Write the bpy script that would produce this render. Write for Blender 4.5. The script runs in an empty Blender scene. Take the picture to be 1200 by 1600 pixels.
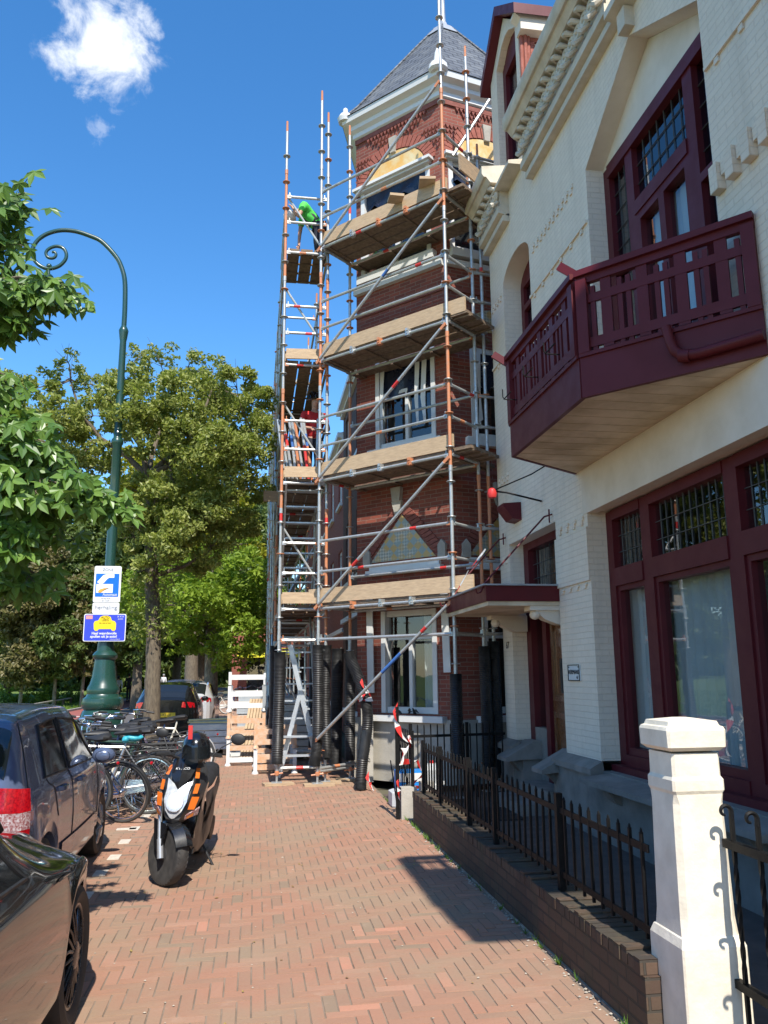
import bpy, math, random
from mathutils import Vector, Matrix, noise
V = Vector
rad = math.radians
random.seed(7)
scene = bpy.context.scene
col = scene.collection

# ---------------------------------------------------------------- camera
def make_camera():
    yaw, pitch, roll = rad(9.0), rad(11.2), rad(-0.5)
    F = V((math.sin(yaw)*math.cos(pitch), math.cos(yaw)*math.cos(pitch), math.sin(pitch)))
    R0 = V((math.cos(yaw), -math.sin(yaw), 0)); U0 = R0.cross(F)
    R = R0*math.cos(roll) + U0*math.sin(roll); U = U0*math.cos(roll) - R0*math.sin(roll)
    cd = bpy.data.cameras.new("camera"); cam = bpy.data.objects.new("camera", cd); col.objects.link(cam)
    M = Matrix.Identity(4)
    for i in range(3):
        M[i][0], M[i][1], M[i][2] = R[i], U[i], -F[i]
    M[0][3], M[1][3], M[2][3] = 0, 0, 1.6
    cam.matrix_world = M
    cd.sensor_fit = 'VERTICAL'; cd.sensor_height = 36; cd.lens = 36*1270/1600
    cd.clip_start = 0.05; cd.clip_end = 2000
    scene.camera = cam
make_camera()

# ---------------------------------------------------------------- sun, sky, exposure
SUN = V((0.03, -0.80, 1.0)).normalized()
def make_light():
    sd = bpy.data.lights.new("sun", 'SUN'); s = bpy.data.objects.new("sun", sd); col.objects.link(s)
    sd.energy = 4.2; sd.angle = rad(0.53); sd.color = (1.0, 0.945, 0.86)
    s.rotation_euler = SUN.to_track_quat('Z', 'Y').to_euler(); s.location = (5, -20, 30)
    w = bpy.data.worlds.new("World"); scene.world = w; w.use_nodes = True
    nt = w.node_tree; nt.nodes.clear(); N = nt.nodes.new; L = nt.links.new
    out = N('ShaderNodeOutputWorld'); bg = N('ShaderNodeBackground')
    sky = N('ShaderNodeTexSky'); sky.sky_type = 'NISHITA'; sky.sun_disc = False
    sky.sun_elevation = math.asin(SUN.z); sky.sun_rotation = math.atan2(SUN.x, SUN.y)
    sky.air_density = 1.0; sky.dust_density = 0.25; sky.ozone_density = 3.0
    bg.inputs['Strength'].default_value = 0.13
    # one small fair weather cloud and a wisp below it
    tc = N('ShaderNodeTexCoord')
    prev = sky.outputs[0]; first = None
    for (d, sx, sz, dens, seed, lo, hi) in ((CLOUD1, 0.062, 0.060, 1.0, 2.6, 0.05, 0.70), (CLOUD2, 0.016, 0.018, 0.30, 9.0, 0.10, 0.9)):
        d = V(d).normalized(); rt = d.cross(V((0, 0, 1))).normalized(); up = rt.cross(d)
        def dot(vec):
            n = N('ShaderNodeVectorMath'); n.operation = 'DOT_PRODUCT'; L(tc.outputs['Generated'], n.inputs[0]); n.inputs[1].default_value = vec; return n.outputs['Value']
        def m(op, a, b=None):
            n = N('ShaderNodeMath'); n.operation = op
            for k, q in enumerate((a, b)):
                if q is None: continue
                if isinstance(q, (int, float)): n.inputs[k].default_value = q
                else: L(q, n.inputs[k])
            return n.outputs[0]
        x = m('DIVIDE', dot(rt), sx); z = m('DIVIDE', dot(up), sz)
        cx = N('ShaderNodeCombineXYZ'); L(x, cx.inputs[0]); L(z, cx.inputs[1]); cx.inputs[2].default_value = seed
        nz = N('ShaderNodeTexNoise'); nz.inputs['Scale'].default_value = 1.15; nz.inputs['Detail'].default_value = 9; nz.inputs['Roughness'].default_value = 0.62
        nz.inputs['Distortion'].default_value = 0.35
        L(cx.outputs[0], nz.inputs['Vector'])
        r2 = m('SQRT', m('ADD', m('MULTIPLY', x, x), m('MULTIPLY', z, z)))
        front = m('GREATER_THAN', dot(d), 0.5)
        f = m('SUBTRACT', m('ADD', 1.0, m('MULTIPLY', m('SUBTRACT', nz.outputs['Fac'], 0.5), 2.3)), r2)
        mr = N('ShaderNodeMapRange'); mr.interpolation_type = 'SMOOTHSTEP'; L(f, mr.inputs[0])
        mr.inputs[1].default_value = lo; mr.inputs[2].default_value = hi; mr.inputs[3].default_value = 0; mr.inputs[4].default_value = dens
        mx = N('ShaderNodeMix'); mx.data_type = 'RGBA'
        L(m('MULTIPLY', mr.outputs[0], front), mx.inputs[0]); L(prev, mx.inputs[6]); mx.inputs[7].default_value = (4.6, 4.9, 5.4, 1)
        prev = mx.outputs[2]; first = first or mx
    hs = N('ShaderNodeHueSaturation'); hs.inputs['Saturation'].default_value = 1.28; hs.inputs['Value'].default_value = 1.16
    L(sky.outputs[0], hs.inputs['Color']); first.inputs[6].default_value = (0, 0, 0, 1); L(hs.outputs[0], first.inputs[6])
    L(prev, bg.inputs[0]); L(bg.outputs[0], out.inputs[0])
    vs = scene.view_settings
    scene.display_settings.display_device = 'sRGB'
    vs.view_transform = 'Standard'; vs.look = 'None'; vs.gamma = 1; vs.exposure = 0.80; vs.use_curve_mapping = False
    scene.cycles.max_bounces = 8; scene.cycles.transparent_max_bounces = 16
    scene.cycles.sample_clamp_indirect = 6.0
CLOUD1 = (-0.166, 0.7576, 0.6312)
CLOUD2 = (-0.175, 0.803, 0.5695)
make_light()

# ---------------------------------------------------------------- materials
def _nodes(name):
    m = bpy.data.materials.new(name); m.use_nodes = True
    nt = m.node_tree; nt.nodes.clear()
    out = nt.nodes.new('ShaderNodeOutputMaterial'); b = nt.nodes.new('ShaderNodeBsdfPrincipled')
    nt.links.new(b.outputs[0], out.inputs[0])
    return m, nt, b, out
def _math(nt, op, a, b=None):
    n = nt.nodes.new('ShaderNodeMath'); n.operation = op
    for k, q in enumerate((a, b)):
        if q is None: continue
        if isinstance(q, (int, float)): n.inputs[k].default_value = q
        else: nt.links.new(q, n.inputs[k])
    return n.outputs[0]
def _noise(nt, vec, scale, detail=4, rough=0.6):
    n = nt.nodes.new('ShaderNodeTexNoise'); n.inputs['Scale'].default_value = scale; n.inputs['Detail'].default_value = detail; n.inputs['Roughness'].default_value = rough
    nt.links.new(vec, n.inputs['Vector']); return n.outputs['Fac']
def _mixc(nt, fac, a, b, blend='MIX'):
    n = nt.nodes.new('ShaderNodeMix'); n.data_type = 'RGBA'; n.blend_type = blend
    for idx, q in ((0, fac), (6, a), (7, b)):
        if isinstance(q, (int, float)): n.inputs[idx].default_value = q
        elif isinstance(q, tuple): n.inputs[idx].default_value = (*q[:3], 1)
        else: nt.links.new(q, n.inputs[idx])
    return n.outputs[2]
def _range(nt, x, a, b, c, d):
    n = nt.nodes.new('ShaderNodeMapRange'); nt.links.new(x, n.inputs[0])
    for i, q in enumerate((a, b, c, d)): n.inputs[i+1].default_value = q
    return n.outputs[0]
def _geo(nt): return nt.nodes.new('ShaderNodeNewGeometry')
def _objc(nt): return nt.nodes.new('ShaderNodeTexCoord').outputs['Object']
def _walluv(nt):
    g = _geo(nt)
    c = nt.nodes.new('ShaderNodeVectorMath'); c.operation = 'CROSS_PRODUCT'
    nt.links.new(g.outputs['True Normal'], c.inputs[0]); c.inputs[1].default_value = (0, 0, 1)
    nn = nt.nodes.new('ShaderNodeVectorMath'); nn.operation = 'NORMALIZE'; nt.links.new(c.outputs[0], nn.inputs[0])
    d = nt.nodes.new('ShaderNodeVectorMath'); d.operation = 'DOT_PRODUCT'
    nt.links.new(g.outputs['Position'], d.inputs[0]); nt.links.new(nn.outputs[0], d.inputs[1])
    sep = nt.nodes.new('ShaderNodeSeparateXYZ'); nt.links.new(g.outputs['Position'], sep.inputs[0])
    cb = nt.nodes.new('ShaderNodeCombineXYZ'); nt.links.new(d.outputs['Value'], cb.inputs[0]); nt.links.new(sep.outputs[2], cb.inputs[1])
    return cb.outputs[0], g
def _bump(nt, b, h, strength, dist, prev=None):
    n = nt.nodes.new('ShaderNodeBump'); n.inputs['Strength'].default_value = strength; n.inputs['Distance'].default_value = dist
    nt.links.new(h, n.inputs['Height'])
    if prev is not None: nt.links.new(prev, n.inputs['Normal'])
    nt.links.new(n.outputs[0], b.inputs['Normal']); return n.outputs[0]

def mat(name, c, rough=0.6, metal=0.0, var=0.18, scale=6.0, c2=None, bump=0.0, bscale=60.0, coat=0.0, rnd=0.0, streak=False, spec=0.5, world=True):
    m, nt, b, out = _nodes(name)
    vec = _geo(nt).outputs['Position'] if world else _objc(nt)
    if streak:
        mp = nt.nodes.new('ShaderNodeMapping'); nt.links.new(vec, mp.inputs[0]); mp.inputs['Scale'].default_value = streak; vec = mp.outputs[0]
    f = _noise(nt, vec, scale)
    c2 = c2 or tuple(x*0.6 for x in c)
    f2 = _range(nt, f, 0.35, 0.7, 0.0, 1.0)
    cc = _mixc(nt, _math(nt, 'MULTIPLY', f2, var*2.2 if c2 else var), c, c2)
    if rnd:
        a = nt.nodes.new('ShaderNodeAttribute'); a.attribute_name = 'rnd'
        hsv = nt.nodes.new('ShaderNodeHueSaturation'); nt.links.new(cc, hsv.inputs['Color'])
        nt.links.new(_range(nt, a.outputs['Fac'], 0, 1, 1-rnd, 1+rnd), hsv.inputs['Value']); cc = hsv.outputs[0]
    nt.links.new(cc, b.inputs['Base Color'])
    b.inputs['Metallic'].default_value = metal; b.inputs['Specular IOR Level'].default_value = spec
    nt.links.new(_range(nt, f, 0.3, 0.7, max(0.02, rough-0.08), min(1, rough+0.1)), b.inputs['Roughness'])
    if coat: b.inputs['Coat Weight'].default_value = coat; b.inputs['Coat Roughness'].default_value = 0.03
    if bump: _bump(nt, b, _noise(nt, vec, bscale, 5), bump, 0.01)
    return m

def brick_mat(name, c1, c2, mortar, bump=0.6, width=0.215, row=0.0625, msize=0.006, rough=0.75, dirt=0.25, dirtc=(0.2, 0.18, 0.15), smooth=0.3, off=0.5, sun_wear=0.0):
    m, nt, b, out = _nodes(name)
    vec, g = _walluv(nt)
    wob = nt.nodes.new('ShaderNodeTexNoise'); wob.inputs['Scale'].default_value = 9; nt.links.new(g.outputs['Position'], wob.inputs['Vector'])
    wv = nt.nodes.new('ShaderNodeVectorMath'); wv.operation = 'MULTIPLY_ADD'
    nt.links.new(wob.outputs['Color'], wv.inputs[0]); wv.inputs[1].default_value = (0.012, 0.007, 0); nt.links.new(vec, wv.inputs[2])
    br = nt.nodes.new('ShaderNodeTexBrick'); br.offset = off; nt.links.new(wv.outputs[0], br.inputs['Vector'])
    br.inputs['Scale'].default_value = 1; br.inputs['Brick Width'].default_value = width; br.inputs['Row Height'].default_value = row
    br.inputs['Mortar Size'].default_value = msize; br.inputs['Mortar Smooth'].default_value = smooth; br.inputs['Bias'].default_value = 0
    br.inputs['Color1'].default_value = (*c1, 1); br.inputs['Color2'].default_value = (*c2, 1); br.inputs['Mortar'].default_value = (*mortar, 1)
    n1 = _noise(nt, g.outputs['Position'], 1.7, 6); n2 = _noise(nt, g.outputs['Position'], 45, 4)
    cc = _mixc(nt, _math(nt, 'MULTIPLY', _range(nt, n1, 0.42, 0.75, 0, 1), dirt), br.outputs['Color'], dirtc)
    cc = _mixc(nt, _math(nt, 'MULTIPLY', _range(nt, n2, 0.4, 0.75, 0, 1), 0.18), cc, tuple(x*0.6 for x in c1))
    mp = nt.nodes.new('ShaderNodeMapping'); nt.links.new(g.outputs['Position'], mp.inputs[0]); mp.inputs['Scale'].default_value = (3.2, 3.2, .28)
    n3 = _noise(nt, mp.outputs[0], 1.6, 6)
    cc = _mixc(nt, _math(nt, 'MULTIPLY', _range(nt, n3, 0.50, 0.72, 0, 1), dirt*1.6), cc, dirtc)
    nt.links.new(cc, b.inputs['Base Color']); b.inputs['Roughness'].default_value = rough; b.inputs['Specular IOR Level'].default_value = 0.3
    h = _math(nt, 'SUBTRACT', _math(nt, 'MULTIPLY', n2, 0.25), br.outputs['Fac'])
    _bump(nt, b, h, bump, 0.008)
    return m

def glass_mat(name, tint=(0.75, 0.8, 0.8), refl=0.07, rough=0.01):
    m, nt, b, out = _nodes(name); nt.nodes.remove(b)
    tr = nt.nodes.new('ShaderNodeBsdfTransparent'); tr.inputs[0].default_value = (*tint, 1)
    gl = nt.nodes.new('ShaderNodeBsdfGlossy'); gl.inputs['Roughness'].default_value = rough
    g_ = _geo(nt); dt = nt.nodes.new('ShaderNodeVectorMath'); dt.operation = 'DOT_PRODUCT'; nt.links.new(g_.outputs['Incoming'], dt.inputs[0]); nt.links.new(g_.outputs['True Normal'], dt.inputs[1])
    fres = _math(nt, 'ADD', 0.05, _math(nt, 'MULTIPLY', 0.95, _math(nt, 'POWER', _math(nt, 'SUBTRACT', 1.0, _math(nt, 'ABSOLUTE', dt.outputs['Value'])), 4.0)))
    bp = nt.nodes.new('ShaderNodeBump'); bp.inputs['Strength'].default_value = 0.05; bp.inputs['Distance'].default_value = 0.02
    nz = nt.nodes.new('ShaderNodeTexNoise'); nz.inputs['Scale'].default_value = 2.2; nt.links.new(_geo(nt).outputs['Position'], nz.inputs['Vector'])
    nt.links.new(nz.outputs['Fac'], bp.inputs['Height']); nt.links.new(bp.outputs[0], gl.inputs['Normal'])
    mx = nt.nodes.new('ShaderNodeMixShader')
    nt.links.new(_math(nt, 'ADD', fres, refl), mx.inputs[0])
    nt.links.new(tr.outputs[0], mx.inputs[1]); nt.links.new(gl.outputs[0], mx.inputs[2]); nt.links.new(mx.outputs[0], out.inputs[0])
    return m

def leaf_mat(name, c, c2, trans=0.35, rough=0.45, spec=0.35):
    m, nt, b, out = _nodes(name)
    a = nt.nodes.new('ShaderNodeAttribute'); a.attribute_name = 'rnd'
    cc = _mixc(nt, a.outputs['Fac'], c, c2)
    nt.links.new(cc, b.inputs['Base Color']); b.inputs['Roughness'].default_value = rough; b.inputs['Specular IOR Level'].default_value = spec
    t = nt.nodes.new('ShaderNodeBsdfTranslucent')
    tc = _mixc(nt, 0.5, cc, (0.30, 0.42, 0.03)); nt.links.new(tc, t.inputs[0])
    mx = nt.nodes.new('ShaderNodeMixShader'); mx.inputs[0].default_value = trans
    nt.links.new(b.outputs[0], mx.inputs[1]); nt.links.new(t.outputs[0], mx.inputs[2]); nt.links.new(mx.outputs[0], out.inputs[0])
    return m

def tile_mat(name):
    """glazed tile panel: ochre field with grey-green diamonds"""
    m, nt, b, out = _nodes(name)
    vec, g = _walluv(nt)
    mp = nt.nodes.new('ShaderNodeMapping'); nt.links.new(vec, mp.inputs[0]); mp.inputs['Rotation'].default_value = (0, 0, rad(45)); mp.inputs['Scale'].default_value = (9, 9, 9)
    ck = nt.nodes.new('ShaderNodeTexChecker'); nt.links.new(mp.outputs[0], ck.inputs[0]); ck.inputs['Scale'].default_value = 1
    ck.inputs['Color1'].default_value = (0.50, 0.32, 0.10, 1); ck.inputs['Color2'].default_value = (0.28, 0.32, 0.28, 1)
    mp2 = nt.nodes.new('ShaderNodeMapping'); nt.links.new(vec, mp2.inputs[0]); mp2.inputs['Rotation'].default_value = (0, 0, rad(45)); mp2.inputs['Scale'].default_value = (27, 27, 27)
    ck2 = nt.nodes.new('ShaderNodeTexChecker'); nt.links.new(mp2.outputs[0], ck2.inputs[0]); ck2.inputs['Scale'].default_value = 1
    ck2.inputs['Color1'].default_value = (0.55, 0.52, 0.42, 1); ck2.inputs['Color2'].default_value = (0.25, 0.26, 0.22, 1)
    nz = _noise(nt, g.outputs['Position'], 3.5, 2)
    cc = _mixc(nt, _range(nt, nz, 0.45, 0.6, 0, 0.8), ck.outputs[0], ck2.outputs[0])
    nt.links.new(cc, b.inputs['Base Color']); b.inputs['Roughness'].default_value = 0.3
    return m

M = {}
M['white_brick'] = brick_mat('white_painted_brick', (0.80, 0.695, 0.555), (0.765, 0.66, 0.525), (0.71, 0.61, 0.485), bump=0.5, dirt=0.26, dirtc=(0.55, 0.475, 0.375), smooth=0.5, msize=0.007)
M['white_stucco'] = mat('cream_stucco', (0.72, 0.64, 0.53), 0.75, var=0.3, scale=3, c2=(0.58, 0.50, 0.39), bump=0.25, bscale=70)
M['cornice'] = mat('cornice_plaster', (0.63, 0.56, 0.45), 0.75, var=0.3, scale=5, c2=(0.40, 0.35, 0.26), bump=0.3, bscale=50)
M['maroon'] = mat('maroon_paint', (0.105, 0.013, 0.017), 0.45, var=0.2, scale=4, c2=(0.07, 0.009, 0.012), spec=0.25, bump=0.05, bscale=30)
M['soffit'] = mat('soffit_boards', (0.68, 0.56, 0.40), 0.6, var=0.5, scale=2.2, c2=(0.42, 0.33, 0.21), bump=0.1, bscale=40)
M['stone'] = mat('grey_stone', (0.27, 0.24, 0.205), 0.75, var=0.4, scale=3, c2=(0.15, 0.135, 0.115), bump=0.3, bscale=45)
M['red_brick'] = brick_mat('red_brick', (0.285, 0.078, 0.050), (0.165, 0.047, 0.034), (0.25, 0.18, 0.14), bump=0.6, dirt=0.2, dirtc=(0.16, 0.07, 0.05), msize=0.005, smooth=0.1)
M['red_brick_trim'] = mat('red_brick_trim', (0.34, 0.10, 0.065), 0.75, var=0.3, scale=14, bump=0.3)
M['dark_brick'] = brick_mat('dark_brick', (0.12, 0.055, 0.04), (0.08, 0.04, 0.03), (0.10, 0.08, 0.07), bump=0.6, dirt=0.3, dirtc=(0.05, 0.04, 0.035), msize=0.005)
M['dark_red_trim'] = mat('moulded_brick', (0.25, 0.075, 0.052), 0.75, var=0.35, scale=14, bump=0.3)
M['wall_brick'] = brick_mat('garden_wall_brick', (0.125, 0.077, 0.05), (0.075, 0.046, 0.032), (0.055, 0.045, 0.036), bump=1.0, width=0.205, row=0.066, dirt=0.65, dirtc=(0.075, 0.065, 0.04), msize=0.007)
M['slate'] = brick_mat('slate', (0.125, 0.135, 0.15), (0.075, 0.082, 0.095), (0.025, 0.027, 0.032), bump=1.0, width=0.26, row=0.12, msize=0.011, dirt=0.35, dirtc=(0.19, 0.195, 0.19), rough=0.6, smooth=0.1)
M['white_paint'] = mat('white_woodwork', (0.66, 0.66, 0.635), 0.45, var=0.12, scale=5, c2=(0.55, 0.54, 0.50), bump=0.08)
M['lead'] = mat('lead_sheet', (0.40, 0.42, 0.45), 0.5, metal=0.4, var=0.3, scale=9)
M['glass'] = glass_mat('window_glass')
M['blue_glass'] = glass_mat('leaded_glass', tint=(0.28, 0.33, 0.42), refl=0.06)
M['came'] = mat('lead_came', (0.10, 0.105, 0.10), 0.5, var=0.1)
M['curtain'] = mat('net_curtain', (0.56, 0.58, 0.57), 0.9, var=0.12, scale=3, bump=0.1)
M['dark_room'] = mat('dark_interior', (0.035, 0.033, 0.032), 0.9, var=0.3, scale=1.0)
M['door_wood'] = mat('varnished_door', (0.20, 0.075, 0.025), 0.22, var=0.5, scale=5, c2=(0.09, 0.03, 0.012), coat=0.6, streak=(14, 14, 1.2))
M['tiles'] = tile_mat('tile_panel')
M['plaster_arch'] = mat('ochre_tympanum', (0.62, 0.52, 0.30), 0.6, var=0.6, scale=5, c2=(0.62, 0.36, 0.10))
M['sheet'] = mat('navy_plastic_sheet', (0.012, 0.016, 0.035), 0.28, var=0.3, scale=7, bump=0.6, bscale=9)
M['galv'] = mat('galvanised_steel', (0.50, 0.51, 0.50), 0.42, metal=0.55, var=0.35, scale=16, c2=(0.33, 0.33, 0.31))
M['orange_steel'] = mat('orange_painted_steel', (0.58, 0.20, 0.075), 0.5, var=0.4, scale=20, c2=(0.40, 0.20, 0.12))
M['red_mark'] = mat('red_marking', (0.60, 0.035, 0.03), 0.5, var=0.15)
M['blue_mark'] = mat('blue_marking', (0.05, 0.15, 0.42), 0.5, var=0.15)
M['plank'] = mat('scaffold_plank', (0.38, 0.27, 0.165), 0.8, var=0.45, scale=4, c2=(0.24, 0.18, 0.125), streak=(3, 3, 12), bump=0.3, bscale=20, rnd=0.12)
M['toe'] = mat('toe_board_wood', (0.50, 0.36, 0.22), 0.8, var=0.35, scale=4, c2=(0.34, 0.24, 0.15), streak=(2, 2, 14), bump=0.3, bscale=20, rnd=0.1)
M['deck_dark'] = mat('weathered_deck', (0.22, 0.155, 0.10), 0.85, var=0.5, scale=5, c2=(0.12, 0.085, 0.06), streak=(3, 3, 8), bump=0.25, bscale=20)
M['black_plastic'] = mat('black_plastic', (0.013, 0.013, 0.014), 0.42, var=0.3, scale=12, c2=(0.04, 0.04, 0.038))
M['iron'] = mat('black_iron', (0.006, 0.006, 0.006), 0.55, var=0.3, scale=18, c2=(0.014, 0.013, 0.012), spec=0.16, bump=0.15, bscale=60)
M['concrete'] = mat('concrete', (0.42, 0.39, 0.33), 0.85, var=0.35, scale=5, c2=(0.28, 0.26, 0.22), bump=0.4, bscale=50)
M['white_post'] = mat('painted_pillar', (0.80, 0.72, 0.575), 0.7, var=0.30, scale=7, c2=(0.58, 0.51, 0.39), bump=0.35, bscale=22)
M['alu'] = mat('aluminium_plank', (0.55, 0.58, 0.60), 0.38, metal=0.5, var=0.3, scale=7, c2=(0.40, 0.43, 0.45))
M['tyre'] = mat('tyre_rubber', (0.028, 0.027, 0.026), 0.75, var=0.4, scale=15, c2=(0.06, 0.055, 0.05), world=False)
M['chrome'] = mat('chrome', (0.72, 0.73, 0.75), 0.15, metal=1.0, var=0.15, scale=20)
M['silver'] = mat('silver_paint', (0.55, 0.56, 0.57), 0.35, metal=0.6, var=0.25, scale=15)
M['black_gloss'] = mat('black_gloss_paint', (0.008, 0.008, 0.009), 0.12, var=0.2, coat=0.8)
M['matt_black'] = mat('matt_black', (0.02, 0.02, 0.021), 0.55, var=0.3, scale=10)
M['skin'] = mat('skin', (0.50, 0.27, 0.18), 0.55, var=0.15)
M['leaf_gum'] = leaf_mat('sweetgum_leaf', (0.065, 0.145, 0.024), (0.16, 0.27, 0.050), trans=0.30, rough=0.38, spec=0.5)
M['leaf_elm'] = leaf_mat('elm_leaf', (0.18, 0.22, 0.045), (0.40, 0.42, 0.11), trans=0.45, spec=0.45)
M['leaf_maple'] = leaf_mat('maple_leaf', (0.15, 0.24, 0.025), (0.30, 0.40, 0.045), trans=0.45)
M['leaf_yellow'] = leaf_mat('yellow_leaf', (0.22, 0.24, 0.02), (0.38, 0.34, 0.02), trans=0.45)
M['leaf_dark'] = leaf_mat('dark_leaf', (0.05, 0.085, 0.020), (0.13, 0.17, 0.042), trans=0.22)
M['leaf_brown'] = leaf_mat('dry_leaf', (0.11, 0.10, 0.042), (0.21, 0.175, 0.07), trans=0.25)
M['bark'] = mat('bark', (0.17, 0.135, 0.09), 0.9, var=0.5, scale=9, c2=(0.08, 0.062, 0.045), streak=(4, 4, 1), bump=0.8, bscale=22)
M['pale_bark'] = mat('pale_bark', (0.27, 0.23, 0.17), 0.9, var=0.5, scale=5, c2=(0.12, 0.10, 0.075), streak=(3, 3, 1), bump=0.6, bscale=25)

# ---------------------------------------------------------------- mesh builder
class MB:
    def __init__(s): s.v = []; s.f = []; s.sm = []; s.mi = []; s.rn = []; s.m = 0; s.r = 0.0
    def add(s, vs, fs, smooth=False):
        b = len(s.v); s.v += [tuple(p) for p in vs]
        for f in fs:
            s.f.append([i+b for i in f]); s.sm.append(smooth); s.mi.append(s.m); s.rn.append(s.r)
        return s
    def box(s, x0, x1, y0, y1, z0, z1):
        vs = [(x, y, z) for z in (z0, z1) for y in (y0, y1) for x in (x0, x1)]
        return s.add(vs, [(0, 2, 3, 1), (4, 5, 7, 6), (0, 1, 5, 4), (2, 6, 7, 3), (0, 4, 6, 2), (1, 3, 7, 5)])
    def obox(s, c, u, v, w):
        c, u, v, w = V(c), V(u), V(v), V(w)
        vs = [c+u*i+v*j+w*k for k in (-1, 1) for j in (-1, 1) for i in (-1, 1)]
        return s.add(vs, [(0, 2, 3, 1), (4, 5, 7, 6), (0, 1, 5, 4), (2, 6, 7, 3), (0, 4, 6, 2), (1, 3, 7, 5)])
    def bar(s, p, q, w, h, up=(0, 0, 1)):
        p, q = V(p), V(q); d = q-p; a = d.normalized(); sd = a.cross(V(up))
        if sd.length < 1e-5: sd = a.cross(V((1, 0, 0)))
        sd.normalize(); u = sd.cross(a)
        return s.obox((p+q)/2, d/2, sd*(w/2), u*(h/2))
    def tube(s, pts, r, n=8, cap=True, closed=False):
        pts = [V(p) for p in pts]; k = len(pts)
        rs = r if isinstance(r, (list, tuple)) else [r]*k
        vs = []; fs = []; pu = None
        for i, p in enumerate(pts):
            if closed: t = pts[(i+1) % k]-pts[i-1]
            else: t = pts[min(i+1, k-1)]-pts[max(i-1, 0)]
            t.normalize()
            if pu is None:
                pu = t.cross(V((0, 0, 1)) if abs(t.z) < 0.95 else V((1, 0, 0))).normalized()
            else:
                pu = (pu-t*pu.dot(t))
                if pu.length < 1e-6: pu = t.cross(V((0.3, 0.9, 0.1)))
                pu.normalize()
            w = t.cross(pu)
            for j in range(n):
                a = 2*math.pi*j/n; vs.append(p+(pu*math.cos(a)+w*math.sin(a))*rs[i])
        for i in range(k if closed else k-1):
            for j in range(n):
                a = i*n+j; b = i*n+(j+1) % n; c = ((i+1) % k)*n+(j+1) % n; d = ((i+1) % k)*n+j
                fs.append((a, b, c, d))
        s.add(vs, fs, True)
        if cap and not closed:
            s.add([vs[j] for j in range(n)], [tuple(range(n-1, -1, -1))]); s.add([vs[(k-1)*n+j] for j in range(n)], [tuple(range(n))])
        return s
    def lathe(s, prof, c=(0, 0, 0), n=24, X=None, smooth=True):
        """prof [(r, h)] about local Z, X optional Matrix"""
        vs = []; fs = []; k = len(prof)
        for (r, h) in prof:
            for j in range(n):
                a = 2*math.pi*j/n; p = V((r*math.cos(a), r*math.sin(a), h))
                if X is not None: p = X @ p
                vs.append(p+V(c))
        for i in range(k-1):
            for j in range(n):
                fs.append((i*n+j, i*n+(j+1) % n, (i+1)*n+(j+1) % n, (i+1)*n+j))
        if prof[0][0] > 1e-6: fs.append(tuple(range(n-1, -1, -1)))
        if prof[-1][0] > 1e-6: fs.append(tuple((k-1)*n+j for j in range(n)))
        return s.add(vs, fs, smooth)
    def prism(s, poly, vec):
        n = len(poly); vec = V(vec); a = [V(p) for p in poly]; b = [p+vec for p in a]
        return s.add(a+b, [tuple(range(n-1, -1, -1)), tuple(range(n, 2*n))]+[(i, (i+1) % n, n+(i+1) % n, n+i) for i in range(n)])
    def poly(s, pts): return s.add(pts, [tuple(range(len(pts)))])
    def loft(s, rings, closed=True, cap=True, smooth=True):
        n = len(rings[0]); vs = [p for r in rings for p in r]; fs = []
        for i in range(len(rings)-1):
            for j in range(n if closed else n-1):
                fs.append((i*n+j, i*n+(j+1) % n, (i+1)*n+(j+1) % n, (i+1)*n+j))
        s.add(vs, fs, smooth)
        if cap and closed:
            s.add(rings[0], [tuple(range(n-1, -1, -1))], smooth); s.add(rings[-1], [tuple(range(n))], smooth)
        return s
    def torus(s, c, R, r, axis=(0, 1, 0), n=28, k=8, sq=1.0):
        ax = V(axis).normalized(); u = ax.orthogonal().normalized(); w = ax.cross(u)
        rings = []
        for i in range(n):
            a = 2*math.pi*i/n; d = u*math.cos(a)+w*math.sin(a)
            rings.append([V(c)+d*(R+r*math.cos(2*math.pi*j/k))+ax*(r*sq*math.sin(2*math.pi*j/k)) for j in range(k)])
        vs = [p for q in rings for p in q]
        return s.add(vs, [(i*k+j, i*k+(j+1) % k, ((i+1) % n)*k+(j+1) % k, ((i+1) % n)*k+j) for i in range(n) for j in range(k)], True)
    def ball(s, c, r, n=12, k=8):
        rx, ry, rz = r if isinstance(r, tuple) else (r, r, r)
        prof = [(max(1e-7, math.sin(math.pi*i/k)), -math.cos(math.pi*i/k)) for i in range(k+1)]
        return s.lathe(prof, c, n, Matrix.Diagonal((rx, ry, rz)))
    def xf(s, Mx):
        s.v = [tuple(Mx @ V(p)) for p in s.v]; return s
    def build(s, name, mats, parent=None, sharp=38):
        me = bpy.data.meshes.new(name)
        o = None
        if parent is not None:
            r = parent
            while r.parent is not None: r = r.parent
            o = r.location
            s.v = [(x-o[0], y-o[1], z-o[2]) for (x, y, z) in s.v]
        me.from_pydata(s.v, [], s.f)
        mats = mats if isinstance(mats, (list, tuple)) else [mats]
        for m in mats: me.materials.append(M[m] if isinstance(m, str) else m)
        me.polygons.foreach_set('use_smooth', s.sm); me.polygons.foreach_set('material_index', s.mi)
        if any(s.rn):
            a = me.attributes.new('rnd', 'FLOAT', 'FACE'); a.data.foreach_set('value', s.rn)
        me.update()
        if any(s.sm) and sharp: me.set_sharp_from_angle(angle=rad(sharp))
        ob = bpy.data.objects.new(name, me); col.objects.link(ob)
        if parent is not None: ob.parent = parent
        return ob

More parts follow.
